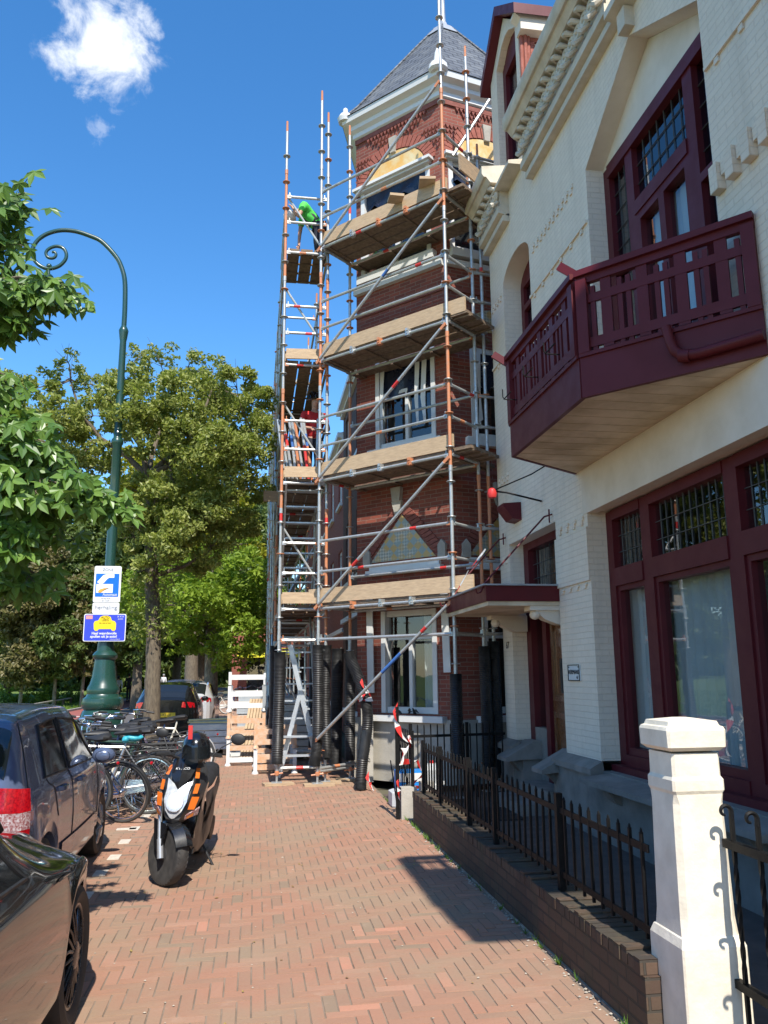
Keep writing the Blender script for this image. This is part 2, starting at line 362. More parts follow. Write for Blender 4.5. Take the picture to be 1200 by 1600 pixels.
def tag(o, label=None, cat=None, group=None, kind=None):
    if label: o['label'] = label
    if cat: o['category'] = cat
    if group: o['group'] = group
    if kind: o['kind'] = kind
    return o
def thing(name, label, cat, loc=(0, 0, 0), group=None):
    o = bpy.data.objects.new(name, None); col.objects.link(o); o.location = loc; o.empty_display_size = 0.2
    return tag(o, label, cat, group)
def struct(o): o['kind'] = 'structure'; return o
def text_obj(name, s, mtl, parent, loc, rot, size, align='CENTER', ext=0.001, sx=1.0, bold=0.0):
    cu = bpy.data.curves.new(name, 'FONT'); cu.body = s; cu.size = size; cu.align_x = align; cu.align_y = 'CENTER'; cu.extrude = ext; cu.offset = bold
    cu.materials.append(M[mtl] if isinstance(mtl, str) else mtl)
    o = bpy.data.objects.new(name, cu); col.objects.link(o); o.parent = parent
    r = parent
    while r.parent is not None: r = r.parent
    o.rotation_euler = rot; o.scale = (sx, 1, 1)
    bpy.context.view_layer.update()
    me = bpy.data.meshes.new_from_object(o.evaluated_get(bpy.context.evaluated_depsgraph_get()))
    bpy.data.objects.remove(o); bpy.data.curves.remove(cu)
    q = bpy.data.objects.new(name, me); col.objects.link(q); q.parent = parent
    q.location = V(loc)-r.location; q.rotation_euler = rot; q.scale = (sx, 1, 1)
    return q
def lerp(a, b, t): return a+(b-a)*t
def interp(tab, x):
    if x <= tab[0][0]: return tab[0][1]
    for (x0, y0), (x1, y1) in zip(tab, tab[1:]):
        if x <= x1: t = (x-x0)/(x1-x0); t = t*t*(3-2*t)*0.5+t*0.5; return lerp(y0, y1, t)
    return tab[-1][1]
# ---------------------------------------------------------------- ground, paving, road
def ground():
    gm = mat('earth', (0.12, 0.105, 0.07), 0.95, var=0.4, scale=0.6, c2=(0.06, 0.07, 0.03))
    g = MB(); g.box(-300, 300, -60, 600, -1.2, -0.13); struct(g.build('ground', gm))
    # brick pavement: every clinker is geometry near the camera, herringbone bond
    m, nt, b, out = _nodes('clinker_paving')
    a = nt.nodes.new('ShaderNodeAttribute'); a.attribute_name = 'rnd'
    cr = nt.nodes.new('ShaderNodeValToRGB'); nt.links.new(a.outputs['Fac'], cr.inputs[0])
    els = cr.color_ramp.elements; els[0].position = 0.0; els[0].color = (0.27, 0.205, 0.145, 1); els[1].position = 1.0; els[1].color = (0.47, 0.245, 0.165, 1)
    for p, c in ((0.12, (0.275, 0.205, 0.145, 1)), (0.3, (0.325, 0.20, 0.138, 1)), (0.6, (0.365, 0.205, 0.138, 1)), (0.85, (0.39, 0.235, 0.165, 1))):
        e = els.new(p); e.color = c
    pos = _geo(nt).outputs['Position']
    n1 = _noise(nt, pos, 0.9, 6); n2 = _noise(nt, pos, 60, 4); n3 = _noise(nt, pos, 7, 5)
    cc = _mixc(nt, _math(nt, 'MULTIPLY', _range(nt, n1, 0.44, 0.60, 0, 1), 0.72), cr.outputs[0], (0.31, 0.24, 0.165))
    cc = _mixc(nt, _math(nt, 'MULTIPLY', _range(nt, n2, 0.5, 0.8, 0, 1), 0.25), cc, (0.2, 0.13, 0.09))
    cc = _mixc(nt, _math(nt, 'MULTIPLY', _range(nt, n3, 0.6, 0.8, 0, 1), 0.3), cc, (0.5, 0.40, 0.31))
    cc = _mixc(nt, 1.0, cc, (0.92, 0.865, 0.845), 'MULTIPLY')
    nt.links.new(cc, b.inputs['Base Color']); b.inputs['Roughness'].default_value = 0.8; b.inputs['Specular IOR Level'].default_value = 0.3
    _bump(nt, b, n2, 0.35, 0.004)
    sand = mat('joint_sand', (0.25, 0.185, 0.135), 0.95, var=0.5, scale=4, c2=(0.14, 0.105, 0.075))
    rng = random.Random(3)
    bed = MB(); bed.box(-3.4, 1.74, -4, 70, -0.12, -0.004); struct(bed.build('pavement_bed', sand))
    p = MB(); Wd, gp = 0.070, 0.0012
    def clk(x0, y0, x1, y1):
        dz = rng.uniform(-0.0022, 0.0022); t1, t2 = rng.uniform(-0.0012, 0.0012), rng.uniform(-0.0012, 0.0012)
        c = 0.0035; p.r = max(0.01, min(1, rng.gauss(0.52, 0.15)))
        if rng.random() < 0.05: p.r = rng.choice((0.02, 0.99))
        X0, X1, Y0, Y1 = x0+gp, x1-gp, y0+gp, y1-gp
        z = [dz+t1, dz-t1+t2, dz+t1-t2, dz-t2]
        vs = [(X0, Y0, -0.02), (X1, Y0, -0.02), (X1, Y1, -0.02), (X0, Y1, -0.02), (X0+c, Y0+c, z[0]), (X1-c, Y0+c, z[1]), (X1-c, Y1-c, z[2]), (X0+c, Y1-c, z[3])]
        p.add(vs, [(4, 5, 6, 7), (0, 1, 5, 4), (1, 2, 6, 5), (2, 3, 7, 6), (3, 0, 4, 7)])
    nx, ny = int(3.05/Wd), int(18/Wd)
    for j in range(-12, ny):
        for i in range(-17, nx-16):
            k = (i-j) % 6; x, y = i*Wd+0.02, 2.2+j*Wd
            if x > 1.70: continue
            if k == 0: clk(x, y, min(x+3*Wd, 1.72), y+Wd)
            elif k == 5 and x+Wd < 1.74: clk(x, y, x+Wd, y+3*Wd)
    # parking strip: stretcher rows
    for j in range(-12, int(14/Wd)):
        for i in range(-10, 0):
            x = -1.19+i*0.21+(0.105 if j % 2 else 0); y = 2.2+j*Wd
            clk(x, y, x+0.21, y+Wd)
    struct(p.build('pavement', m))
    far = MB()
    far.m = 0; far.box(-3.4, 1.74, 20.25, 70, -0.05, 0.0)
    fm = brick_mat('far_paving', (0.30, 0.165, 0.115), (0.25, 0.13, 0.09), (0.20, 0.14, 0.10))
    fm2 = mat('far_clinker', (0.36, 0.21, 0.145), 0.85, var=0.4, scale=3, c2=(0.28, 0.19, 0.13), bump=0.3, bscale=20)
    struct(far.build('pavement', fm2))
    # parking bay marks: pale stones in the paving
    mk = mat('white_clinker', (0.62, 0.55, 0.46), 0.8, var=0.3, scale=20)
    k = MB()
    for (x, y) in ((-1.22, 9.42), (-1.215, 8.72), (-1.20, 8.02), (-1.215, 7.42), (-1.20, 6.72), (-1.21, 6.02), (-1.2, 10.2), (-1.21, 11.0), (-1.2, 11.8)):
        k.box(x-0.05, x+0.05, y-0.10, y+0.10, 0.0, 0.006)
    k.box(-1.4, -1.2, 9.36, 9.46, 0.0, 0.006)
    struct(k.build('parking_markings', mk))
    # carriageway with cycle path beyond
    asp = mat('asphalt', (0.105, 0.098, 0.095), 0.9, var=0.3, scale=2.5, c2=(0.075, 0.07, 0.07), bump=0.3, bscale=90)
    red = mat('red_cycle_asphalt', (0.29, 0.085, 0.07), 0.9, var=0.25, scale=1.5, c2=(0.24, 0.09, 0.08), bump=0.2, bscale=90)
    wht = mat('road_paint', (0.72, 0.72, 0.70), 0.7, var=0.2, scale=10)
    kerb = mat('kerb_stone', (0.34, 0.335, 0.32), 0.85, var=0.3, scale=4, bump=0.2)
    r = MB(); r.box(-6.55, -3.55, -6, 320, -0.5, -0.10); struct(r.build('road', asp))
    c = MB(); c.box(-8.7, -6.55, -6, 320, -0.5, -0.096); struct(c.build('cycle_path', red))
    q = MB()
    q.box(-3.55, -3.4, -6, 70, -0.4, 0.004); q.box(-8.85, -8.7, -6, 320, -0.4, 0.0)
    struct(q.build('kerb', kerb))
    w = MB()
    for i in range(90):
        y = 3+i*2.6
        w.box(-6.62, -6.48, y, y+1.1, -0.096, -0.092)
        if i % 2 == 0: w.box(-4.72, -4.6, y, y+1.6, -0.1, -0.094)
        if i % 4 == 1: w.box(-7.9, -7.2, y, y+0.3, -0.096, -0.091)
    struct(w.build('road_markings', wht))
    # park lawn
    gr = mat('lawn', (0.085, 0.155, 0.024), 0.95, var=0.6, scale=1.1, c2=(0.13, 0.18, 0.035), bump=0.8, bscale=18)
    l = MB(); n = 60
    vs = []; fs = []
    for i in range(n+1):
        for j in range(n+1):
            x = -8.85-(i/n)**1.5*150; y = -10+(j/n)*330
            z = -0.02+0.22*noise.noise((x*0.05, y*0.05, 0))*min(1, i/6)+min(1.2, max(0, -x-14)*0.02)
            vs.append((x, y, z))
    for i in range(n):
        for j in range(n): a = i*(n+1)+j; fs.append((a, a+1, a+n+2, a+n+1))
    l.add(vs, fs, True); struct(l.build('lawn', gr))
    # tufts of grass: uncountable
    t = MB(); rg = random.Random(11)
    for _ in range(15000):
        y = rg.uniform(24, 75); x = -8.95-rg.random()**1.6*16
        z = -0.04+min(1.2, max(0, -x-14)*0.02); h = rg.uniform(0.06, 0.2); a = rg.uniform(0, 6.28); w_ = rg.uniform(0.02, 0.05)
        dx, dy = math.cos(a)*w_, math.sin(a)*w_; t.r = rg.random()
        t.add([(x-dx, y-dy, z), (x+dx, y+dy, z), (x+rg.uniform(-.06, .06), y+rg.uniform(-.06, .06), z+h)], [(0, 1, 2)])
    o = t.build('grass', leaf_mat('grass_blade', (0.075, 0.15, 0.02), (0.16, 0.23, 0.035), trans=0.3)); o['kind'] = 'stuff'
    # front garden floor of the white house, kerb edging under its wall
    pm = brick_mat('garden_tiles', (0.15, 0.105, 0.085), (0.12, 0.085, 0.07), (0.09, 0.075, 0.06))
    gm2 = mat('garden_tile', (0.11, 0.08, 0.065), 0.8, var=0.4, scale=5, c2=(0.07, 0.055, 0.045), bump=0.3)
    f = MB(); f.box(1.93, 3.32, -2, 9.3, -0.1, 0.02); f.box(1.745, 6.5, 9.3, 11.35, -0.1, -0.004); struct(f.build('garden_floor', gm2))
    e = MB(); e.box(1.722, 1.744, -2, 9.1, -0.1, 0.010); struct(e.build('kerb', mat('sandy_edge', (0.38, 0.31, 0.23), 0.9, var=0.6, scale=14, c2=(0.2, 0.15, 0.11))))
ground()
# ---------------------------------------------------------------- white painted town house on the right
FX = 3.4                       # facade plane
def house():
    H = thing('white_house', 'cream white painted brick town house with maroon balcony and bay window', 'house', (3.4, 6.3, 0))
    # --- brick wall built round its openings
    w = MB(); D = 0.45
    def pan(y0, y1, z0, z1, x0=FX, d=D): w.box(x0, x0+d, y0, y1, z0, z1)
    pan(10.58, 11.0, 0.73, 3.27); pan(7.9, 8.82, 0.73, 3.27); pan(-1.5, 4.78, 0.73, 3.27)
    # course between ground floor heads and first floor
    pan(8.82, 10.58, 3.30, 4.0); pan(10.58, 11.0, 3.27, 4.0); pan(4.78, 7.9, 3.24, 4.0); pan(7.9, 8.82, 3.27, 4.0); pan(-1.5, 4.78, 3.27, 4.0)
    # first floor
    pan(10.39, 11.0, 4.0, 8.45); pan(9.27, 10.39, 4.0, 4.9)
    pan(7.42, 9.27, 4.0, 8.45); pan(5.15, 7.42, 7.55, 8.45); pan(-1.5, 5.15, 4.0, 8.45)
    # arch head of the small window
    n = 12; yc, hw = 9.83, 0.56
    arch = [(FX, yc-hw, 8.45), (FX, yc-hw, 6.98)]+[(FX, yc-hw*math.cos(math.pi*i/n), 6.98+0.27*math.sin(math.pi*i/n)) for i in range(1, n)]+[(FX, yc+hw, 6.98), (FX, yc+hw, 8.45)]
    w.prism(arch, (D, 0, 0))
    # gable headed recess above the balcony window
    w.prism([(FX, 5.15, 6.89), (FX, 6.28, 7.55), (FX, 5.15, 7.55)], (D, 0, 0)); w.prism([(FX, 7.42, 6.89), (FX, 7.42, 7.55), (FX, 6.28, 7.55)], (D, 0, 0))
    # upper gable front, its unseen near end raised to shade the balcony
    pan(2.6, 6.55, 8.45, 8.9); pan(-1.5, 2.6, 8.45, 11.9)
    w.box(2.45, 3.399, -2.2, 0.55, 0, 11.0)     # unseen block added at the near end to shade balcony and front garden
    # end walls and back wall of the shell
    w.box(FX+D, 12, 10.75, 11.0, 0, 8.45); w.box(FX+D, 12, -1.5, -1.25, 0, 11.9); w.box(11.75, 12, -1.25, 10.75, 0, 8.45)
    w.build('wall', 'white_brick', H)
    r = MB(); r.box(3.87, 11.7, -1.2, 10.7, 3.5, 3.6); r.box(3.87, 11.7, -1.2, 10.7, 8.2, 8.3); r.box(5.2, 5.3, -1.2, 10.7, 0.0, 3.5); r.box(5.2, 5.3, -1.2, 10.7, 3.6, 8.2)
    r.box(3.87, 5.2, 8.2, 8.3, 0.0, 3.5); r.box(3.87, 5.2, 8.0, 8.1, 3.6, 8.2)
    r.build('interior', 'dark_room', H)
    # slate roof behind the cornice
    rf = MB(); rf.poly([(3.42, -1.5, 8.6), (3.42, 11.1, 8.6), (7.2, 11.1, 12.8), (7.2, -1.5, 12.8)]); rf.poly([(7.2, -1.5, 12.8), (7.2, 11.1, 12.8), (12, 11.1, 8.4), (12, -1.5, 8.4)])
    rf.poly([(3.5, 11.05, 8.45), (11.9, 11.05, 8.45), (7.2, 11.05, 12.75)])
    rf.build('roof', 'slate', H)
    # plaster band over the ground floor windows
    b = MB(); b.box(3.393, 3.5, 4.66, 8.0, 3.22, 3.68); b.build('plaster_band', 'white_stucco', H)
    # plastered recess and its reveals
    t = MB(); t.prism([(3.60, 5.16, 6.86), (3.60, 7.41, 6.86), (3.60, 7.41, 6.9), (3.60, 6.28, 7.54), (3.60, 5.16, 6.9)], (0.1, 0, 0))
    for s0, s1 in (((7.42, 6.89), (6.28, 7.55)), ((5.15, 6.89), (6.28, 7.55))):
        a = V((FX, s0[0], s0[1])); c = V((FX, s1[0], s1[1])); dn = V((0, 0, -0.004))
        t.add([a+dn, c+dn, c+dn+V((0.2, 0, 0)), a+dn+V((0.2, 0, 0))], [(0, 1, 2, 3)])
    t.build('recess_plaster', 'white_stucco', H)
    # grey stone plinth with moulded cap
    p = MB()
    for (y0, y1) in ((-1.5, 8.95), (10.46, 11.0)):
        p.box(3.31, 3.86, y0, y1, 0.0, 0.60)
    for (y0, y1) in ((7.88, 8.95), (10.44, 11.02), (-1.5, 4.80)):
        p.prism([(3.27, y0, 0.60), (3.27, y0, 0.66), (3.40, y0, 0.728), (3.42, y0, 0.60)], (0, y1-y0, 0))
    p.box(3.40, 3.86, 4.8, 7.88, 0.60, 0.64)
    p.build('plinth', 'stone', H)
    # stone wing blocks beside the door
    for (y0, y1) in ((8.9, 9.15), (10.22, 10.5)):
        q = MB(); q.box(3.36, 3.6, y0, y1, 0, 0.52); q.prism([(3.12, y0-0.05, 0.50), (3.12, y0-0.05, 0.545), (3.50, y0-0.05, 0.74), (3.6, y0-0.05, 0.74), (3.6, y0-0.05, 0.52), (3.36, y0-0.05, 0.52)], (0, y1-y0+0.1, 0))
        q.prism([(3.22, y0+.05, 0.50), (3.36, y0+.05, 0.50), (3.36, y0+.05, 0.36)], (0, y1-y0-.1, 0))
        q.build('door_block', 'stone', H)
    st = MB(); st.box(2.95, 3.6, 9.17, 10.2, 0.0, 0.14); st.box(3.3, 3.7, 9.17, 10.2, 0.14, 0.27); st.box(3.6, 3.7, 10.2, 10.4, .27, .9); st.box(3.6, 3.7, 9.98, 10.2, .272, .9); st.build('doorstep', 'stone', H)
    mt = MB(); mt.box(2.35, 2.95, 8.95, 9.75, 0.02, 0.036); tag(mt.build('doormat', 'matt_black'), 'dark rubber doormat on the garden floor before the door step', 'doormat')
    # --- ground floor bay window
    X0, X1 = 3.60, 3.72; y0, y1, z0, z1 = 4.78, 7.9, 0.70, 3.22
    def window(name, pieces, panes, gl, cur=None, X0=X0, X1=X1, came=None, parent=H, cw=.002):
        fr = MB()
        for pc in pieces: fr.box(pc[4] if len(pc) > 4 else X0, X1, *pc[:4])
        f = fr.build(name, 'maroon', parent)
        for i, (a, b, c, d) in enumerate(panes):
            g = MB(); xm = (X0+X1)/2+0.01; g.poly([(xm, a, c), (xm, b, c), (xm, b, d), (xm, a, d)]); g.build('pane', gl[i] if isinstance(gl, list) else gl, f)
            if came and came[i]:
                ny, nz = came[i]; k = MB()
                for q in range(1, ny): yy = lerp(a, b, q/ny); k.box(xm-0.012, xm-0.002, yy-cw, yy+cw, c, d)
                for q in range(1, nz): zz = lerp(c, d, q/nz); k.box(xm-0.0145, xm-0.0022, a, b, zz-cw, zz+cw)
                k.build('leading', 'came', f)
        if cur:
            for (a, b, c, d, xx) in cur:
                k = MB(); nn = int((b-a)/0.02); vs = []; ph = random.random()*9
                for i in range(nn+1):
                    yy = a+(b-a)*i/nn; off = 0.040*math.sin(yy*42+ph+1.6*math.sin(yy*5))+0.014*math.sin(yy*83)
                    for j, zz in enumerate((c, (c+d)/2, d)): vs.append((xx+off*(1.0-0.25*j), yy+0.01*math.sin(yy*9+j), zz))
                k.add(vs, [(3*i+j, 3*i+3+j, 3*i+4+j, 3*i+1+j) for i in range(nn) for j in range(2)], True); k.build('curtain', 'curtain', f, sharp=0)
        return f
    mull = ((7.76, 7.9), (6.96, 7.14), (5.54, 5.72), (4.78, 4.92))
    pcs = [(a, b, z0, z1) for a, b in mull]
    lights = ((7.14, 7.76), (5.72, 6.96), (4.92, 5.54))
    for a, b in lights:
        pcs += [(a, b, z0, z0+0.10, 3.59), (a, b, 3.12, z1, 3.59), (a, b, 2.44, 2.62, 3.585)]
        pcs += [(a, a+0.05, z0+0.10, 2.44, 3.62), (b-0.05, b, z0+0.10, 2.44, 3.62), (a+0.05, b-0.05, 2.39, 2.44, 3.62), (a+0.05, b-0.05, z0+0.1, z0+0.17, 3.62)]
    pcs.append((y0-0.0, y1, 0.64, 0.70, 3.50))
    panes = [(a+0.05, b-0.05, z0+0.17, 2.39) for a, b in lights]+[(a, b, 2.62, 3.12) for a, b in lights]
    window('window', pcs, panes, 'glass', [(7.32, 8.05, 0.75, 2.5, 3.80), (5.86, 7.28, 0.75, 2.5, 3.80), (4.9, 5.82, 0.75, 2.5, 3.80)], came=[0, 0, 0, (7, 3), (12, 3), (7, 3)])
    s = MB(); s.prism([(3.10, 4.86, 0.555), (3.10, 4.86, 0.60), (3.50, 4.86, 0.638), (3.50, 4.86, 0.555)], (0, 2.9, 0)); s.build('sill', 'stone', H)
    for yy in (7.35, 6.3, 5.2):
        k = MB(); k.prism([(3.16, yy-.06, .555), (3.31, yy-.06, .555), (3.31, yy-.06, .40), (3.25, yy-.06, .43)], (0, .12, 0)); k.build('sill_bracket', 'stone', H)
    # --- balcony window (first floor)
    A, B2 = 3.60, 3.70
    pcs = [(7.30, 7.42, 3.95, 6.86), (6.78, 6.93, 3.95, 6.86), (5.64, 5.79, 3.95, 6.86), (5.15, 5.27, 3.95, 6.86), (5.27, 7.30, 6.72, 6.86, 3.58), (5.79, 6.78, 5.98, 6.12, 3.585), (6.93, 7.30, 5.6, 5.68), (5.27, 5.64, 5.6, 5.68)]
    pcs += [(6.24, 6.34, 3.95, 5.98), (6.70, 6.78, 3.95, 5.98), (5.79, 5.87, 3.95, 5.98), (6.34, 6.70, 5.9, 5.98), (5.87, 6.24, 5.9, 5.98), (6.34, 6.70, 3.95, 4.5), (5.87, 6.24, 3.95, 4.5), (6.93, 7.30, 3.95, 4.3), (5.27, 5.64, 3.95, 4.3)]
    panes = [(5.79, 6.78, 6.12, 6.72), (6.34, 6.70, 4.5, 5.9), (5.87, 6.24, 4.5, 5.9), (6.93, 7.30, 5.68, 6.72), (5.27, 5.64, 5.68, 6.72), (6.93, 7.30, 4.3, 5.6), (5.27, 5.64, 4.3, 5.6)]
    window('balcony_window', pcs, panes, ['blue_glass', 'glass', 'glass', 'blue_glass', 'blue_glass', 'glass', 'glass'], [(6.3, 6.75, 3.95, 5.95, 3.745), (5.82, 6.28, 3.95, 5.95, 3.745)], A, B2, came=[(7, 3), 0, 0, (3, 5), (3, 5), 0, 0], cw=.0009)
    # --- small arched window
    pcs = [(10.27, 10.39, 4.9, 7.2), (9.27, 9.39, 4.9, 7.2), (9.39, 10.27, 6.6, 6.68), (9.39, 10.27, 4.9, 5.0), (9.39, 10.27, 6.95, 7.3), (9.80, 9.86, 5.0, 6.6)]
    window('arched_window', pcs, [(9.39, 9.80, 5.0, 6.6), (9.86, 10.27, 5.0, 6.6), (9.39, 10.27, 6.68, 6.95)], 'blue_glass', None, 3.66, 3.74)
    a = MB(); n = 12
    vs = []
    for i in range(n+1):
        th = math.pi*i/n; vs += [(FX+.002, yc-(hw-.003)*math.cos(th), 6.977+0.267*math.sin(th)), (3.66, yc-(hw-.003)*math.cos(th), 6.977+0.267*math.sin(th))]
    a.add(vs, [(2*i, 2*i+2, 2*i+3, 2*i+1) for i in range(n)], True); a.build('arch_soffit', 'white_stucco', H, sharp=0)
    # --- decorative corbelled brick bands: every little brick a box
    def teeth(ya, yb, z, pitch=0.13, h=0.11, two=True):
        db = MB(); k = int(abs(yb-ya)/pitch)
        for i in range(k):
            y = ya+(yb-ya)*(i+0.5)/k
            db.box(FX-0.018, FX-0.001, y-0.028, y+0.028, z-h, z)
            if two: db.box(FX-0.018, FX-0.001, y-0.058, y-0.03, z-h*0.45, z-0.002)
        db.box(FX-0.024, FX-0.0012, min(ya, yb), max(ya, yb), z+0.002, z+0.035) if not two else None
        db.build('corbel_band', 'white_brick', H)
    teeth(7.75, 9.17, 6.95); teeth(7.45, 9.26, 6.28, 0.3, 0.05, False); teeth(10.45, 10.98, 6.95); teeth(10.45, 10.98, 5.95, 0.3, 0.05, False)
    teeth(5.12, 3.2, 6.2, 0.3, 0.05, False); teeth(10.45, 10.98, 4.3); teeth(8.78, 7.94, 3.21, .17, .10); teeth(8.78, 7.94, 2.50, .17, .05); teeth(10.95, 10.6, 3.16, .13, .1)
    db = MB()
    for i in range(8):
        y = 5.08-i*0.2; db.box(FX-0.07, FX-0.001, y-0.07, y+0.03, 5.12, 5.34); db.box(FX-0.04, FX-0.001, y-0.16, y-0.08, 5.22, 5.34)
    db.build('corbel_band', 'white_brick', H)
    db = MB(); db.box(FX-0.022, FX-0.0008, 7.9, 8.82, 2.52, 3.08); db.build('raised_panel', 'white_brick', H)
    # --- scroll cornice in two lengths, interrupted by the dormer window
    for (ya, yb) in ((6.42, 9.0), (9.98, 10.98)):
        c = MB(); L = yb-ya
        c.prism([(3.30, ya, 7.80), (3.30, ya, 7.88), (3.40, ya, 7.92), (3.40, ya, 7.80)], (0, L, 0))
        c.prism([(3.24, ya, 7.92), (3.24, ya, 8.02), (3.40, ya, 8.02), (3.40, ya, 7.88)], (0, L, 0))
        c.prism([(3.05, ya, 8.46), (3.02, ya, 8.50), (3.02, ya, 8.62), (3.45, ya, 8.68), (3.45, ya, 8.46)], (0, L, 0))
        c.prism([(3.14, ya, 8.38), (3.08, ya, 8.46), (3.40, ya, 8.46), (3.40, ya, 8.38)], (0, L, 0))
        c.box(3.27, 3.42, ya+0.01, yb-0.01, 8.02, 8.38)
        k = int(L/0.17)
        for i in range(k):
            y = ya+L*(i+0.5)/k
            c.torus((3.24, y, 8.22), 0.062, 0.034, (1, 0, 0), 12, 6); c.ball((3.235, y, 8.22), (0.045, 0.04, 0.03), 8, 6)
            c.tube([(3.25, y-0.08, 8.10), (3.19, y-0.03, 8.06), (3.19, y+0.03, 8.11), (3.25, y+0.075, 8.17)], [0.02, 0.034, 0.034, 0.018], 6)
            c.tube([(3.25, y-0.075, 8.28), (3.16, y-0.02, 8.33), (3.16, y+0.04, 8.36), (3.24, y+0.08, 8.34)], [0.018, 0.034, 0.03, 0.018], 6)
        c.build('cornice', 'cornice', H)
    le = MB(); le.prism([(3.22, 3.0, 7.80), (3.22, 3.0, 7.88), (3.40, 3.0, 7.94), (3.40, 3.0, 7.76)], (0, 3.40, 0)); le.box(3.30, 3.40, 6.15, 6.3, 7.55, 7.76); le.build('ledge', 'cornice', H)
    # --- dormer
    d = MB()
    d.box(3.40, 3.70, 10.30, 10.60, 8.45, 10.45); d.box(3.40, 3.70, 9.30, 9.42, 8.45, 10.45)
    n = 8; yc2, hw2 = 9.86, 0.44
    d.prism([(3.40, 9.30, 10.45), (3.40, 9.42, 10.45)]+[(3.40, yc2-hw2*math.cos(math.pi*i/n), 10.18+0.50*math.sin(math.pi*i/n)) for i in range(2, n-1)]+[(3.40, 10.30, 10.45), (3.40, 10.60, 10.45), (3.40, 9.90, 11.02)], (0.3, 0, 0))
    d.box(3.70, 6.5, 9.30, 9.42, 8.9, 10.5); d.box(3.70, 6.5, 10.48, 10.60, 8.9, 10.45)
    d.build('dormer_wall', 'white_brick', H)
    fr = [(10.18, 10.30, 8.3, 10.5), (9.42, 9.52, 8.3, 10.5), (9.52, 10.18, 9.35, 9.45), (9.52, 10.18, 8.36, 8.48), (9.52, 10.18, 10.3, 10.7)]
    window('dormer_window', fr, [(9.52, 10.18, 9.45, 10.3), (9.52, 10.18, 8.48, 9.35)], 'blue_glass', None, 3.50, 3.60)
    dr = MB()
    for (y, z, y2, z2) in ((10.74, 10.50, 9.90, 11.20), (9.06, 10.50, 9.90, 11.20)):
        a0, a1 = V((3.27, y, z)), V((3.27, y2, z2)); dn = V((0, 0, -0.16))
        dr.add([a0, a1, a1+V((3.6, 0, 0)), a0+V((3.6, 0, 0)), a0+dn, a1+dn, a1+dn+V((3.6, 0, 0)), a0+dn+V((3.6, 0, 0))], [(0, 1, 2, 3), (4, 5, 6, 7), (0, 1, 5, 4), (0, 3, 7, 4), (1, 2, 6, 5)])
    dr.build('dormer_roof', 'maroon', H)
    ds = MB(); ds.prism([(3.20, 9.35, 8.26), (3.20, 9.35, 8.31), (3.5, 9.35, 8.36), (3.5, 9.35, 8.26)], (0, 1.15, 0)); ds.build('sill', 'cornice', H)
    pr = MB()
    for k in range(3): pr.tube([(3.43+0.05*k, 9.265-(0.02 if k == 1 else 0), 9.35), (3.43+0.05*k, 9.265-(0.02 if k == 1 else 0), 10.2)], 0.028, 8)
    for k in range(14): pr.box(3.56, 3.62 if k % 2 else 3.68, 9.26, 9.299, 9.38+k*0.06, 9.38+k*0.06+0.056)
    pr.build('brick_pilaster', 'red_brick_trim', H)
    cb = MB(); cb.prism([(3.30, 9.12, 10.44), (3.30, 9.12, 10.40), (3.38, 9.12, 10.32), (3.38, 9.12, 10.16), (3.85, 9.12, 10.16), (3.78, 9.12, 10.44)], (0, 0.18, 0)); cb.build('dormer_kneeler', 'white_stucco', H)
    # --- door in its recess, with fanlight and canopy
    f = MB(); X = 3.66
    for pc in ((10.40, 10.58, 0.1, 3.3), (8.82, 8.95, 0.27, 3.3), (8.95, 10.40, 2.42, 2.62), (8.95, 10.40, 3.2, 3.3), (9.84, 9.98, 0.27, 2.42)): f.box(X-0.06, X+0.10, *pc)
    fo = f.build('door_frame', 'maroon', H)
    g = MB(); g.poly([(X+.02, 8.95, 2.62), (X+.02, 10.40, 2.62), (X+.02, 10.40, 3.2), (X+.02, 8.95, 3.2)]); g.build('fanlight', 'glass', fo)
    k = MB()
    for q in range(1, 9): k.box(X+.005, X+.012, 8.95+q*.16, 8.954+q*.16, 2.62, 3.2)
    for q in (1, 2): k.box(X+.003, X+.0125, 8.95, 10.40, 2.62+q*.19, 2.624+q*.19)
    k.build('leading', 'came', fo)
    d = MB()
    d.box(X-.01, X+.05, 8.95, 9.84, 0.27, 2.42)
    for (a, b, c, e) in ((9.03, 9.77, 1.25, 2.28), (9.03, 9.77, 0.4, 1.12)):
        d.box(X-.035, X-.011, a, a+.07, c, e); d.box(X-.035, X-.011, b-.07, b, c, e); d.box(X-.035, X-.011, a+.07, b-.07, c, c+.07); d.box(X-.035, X-.011, a+.07, b-.07, e-.07, e)
    do = d.build('door', 'door_wood', H)
    k = MB(); k.box(X-.055, X-.012, 9.38, 9.44, 1.35, 1.75); k.tube([(X-.05, 9.00, 1.2), (X-.09, 9.00, 1.2), (X-.09, 9.11, 1.2)], .012, 6); k.build('handle', 'matt_black', do)
    sd = MB(); sd.poly([(X+.02, 9.98, .9), (X+.02, 10.40, .9), (X+.02, 10.40, 2.42), (X+.02, 9.98, 2.42)]); sd.build('sidelight', 'glass', fo)
    rv = MB(); rv.box(3.401, 3.9, 8.83, 10.57, 3.302, 3.4); rv.build('door_reveal', 'white_stucco', H)
    c = MB(); c.box(2.54, 3.399, 8.80, 10.75, 2.38, 2.55); co = c.build('canopy', 'maroon', H)
    t = MB(); t.box(2.56, 3.399, 8.82, 10.73, 2.33, 2.378); t.build('canopy_soffit', 'soffit', co)
    t = MB(); t.box(2.50, 3.399, 8.77, 10.78, 2.552, 2.57); t.build('canopy_lead', 'lead', co)
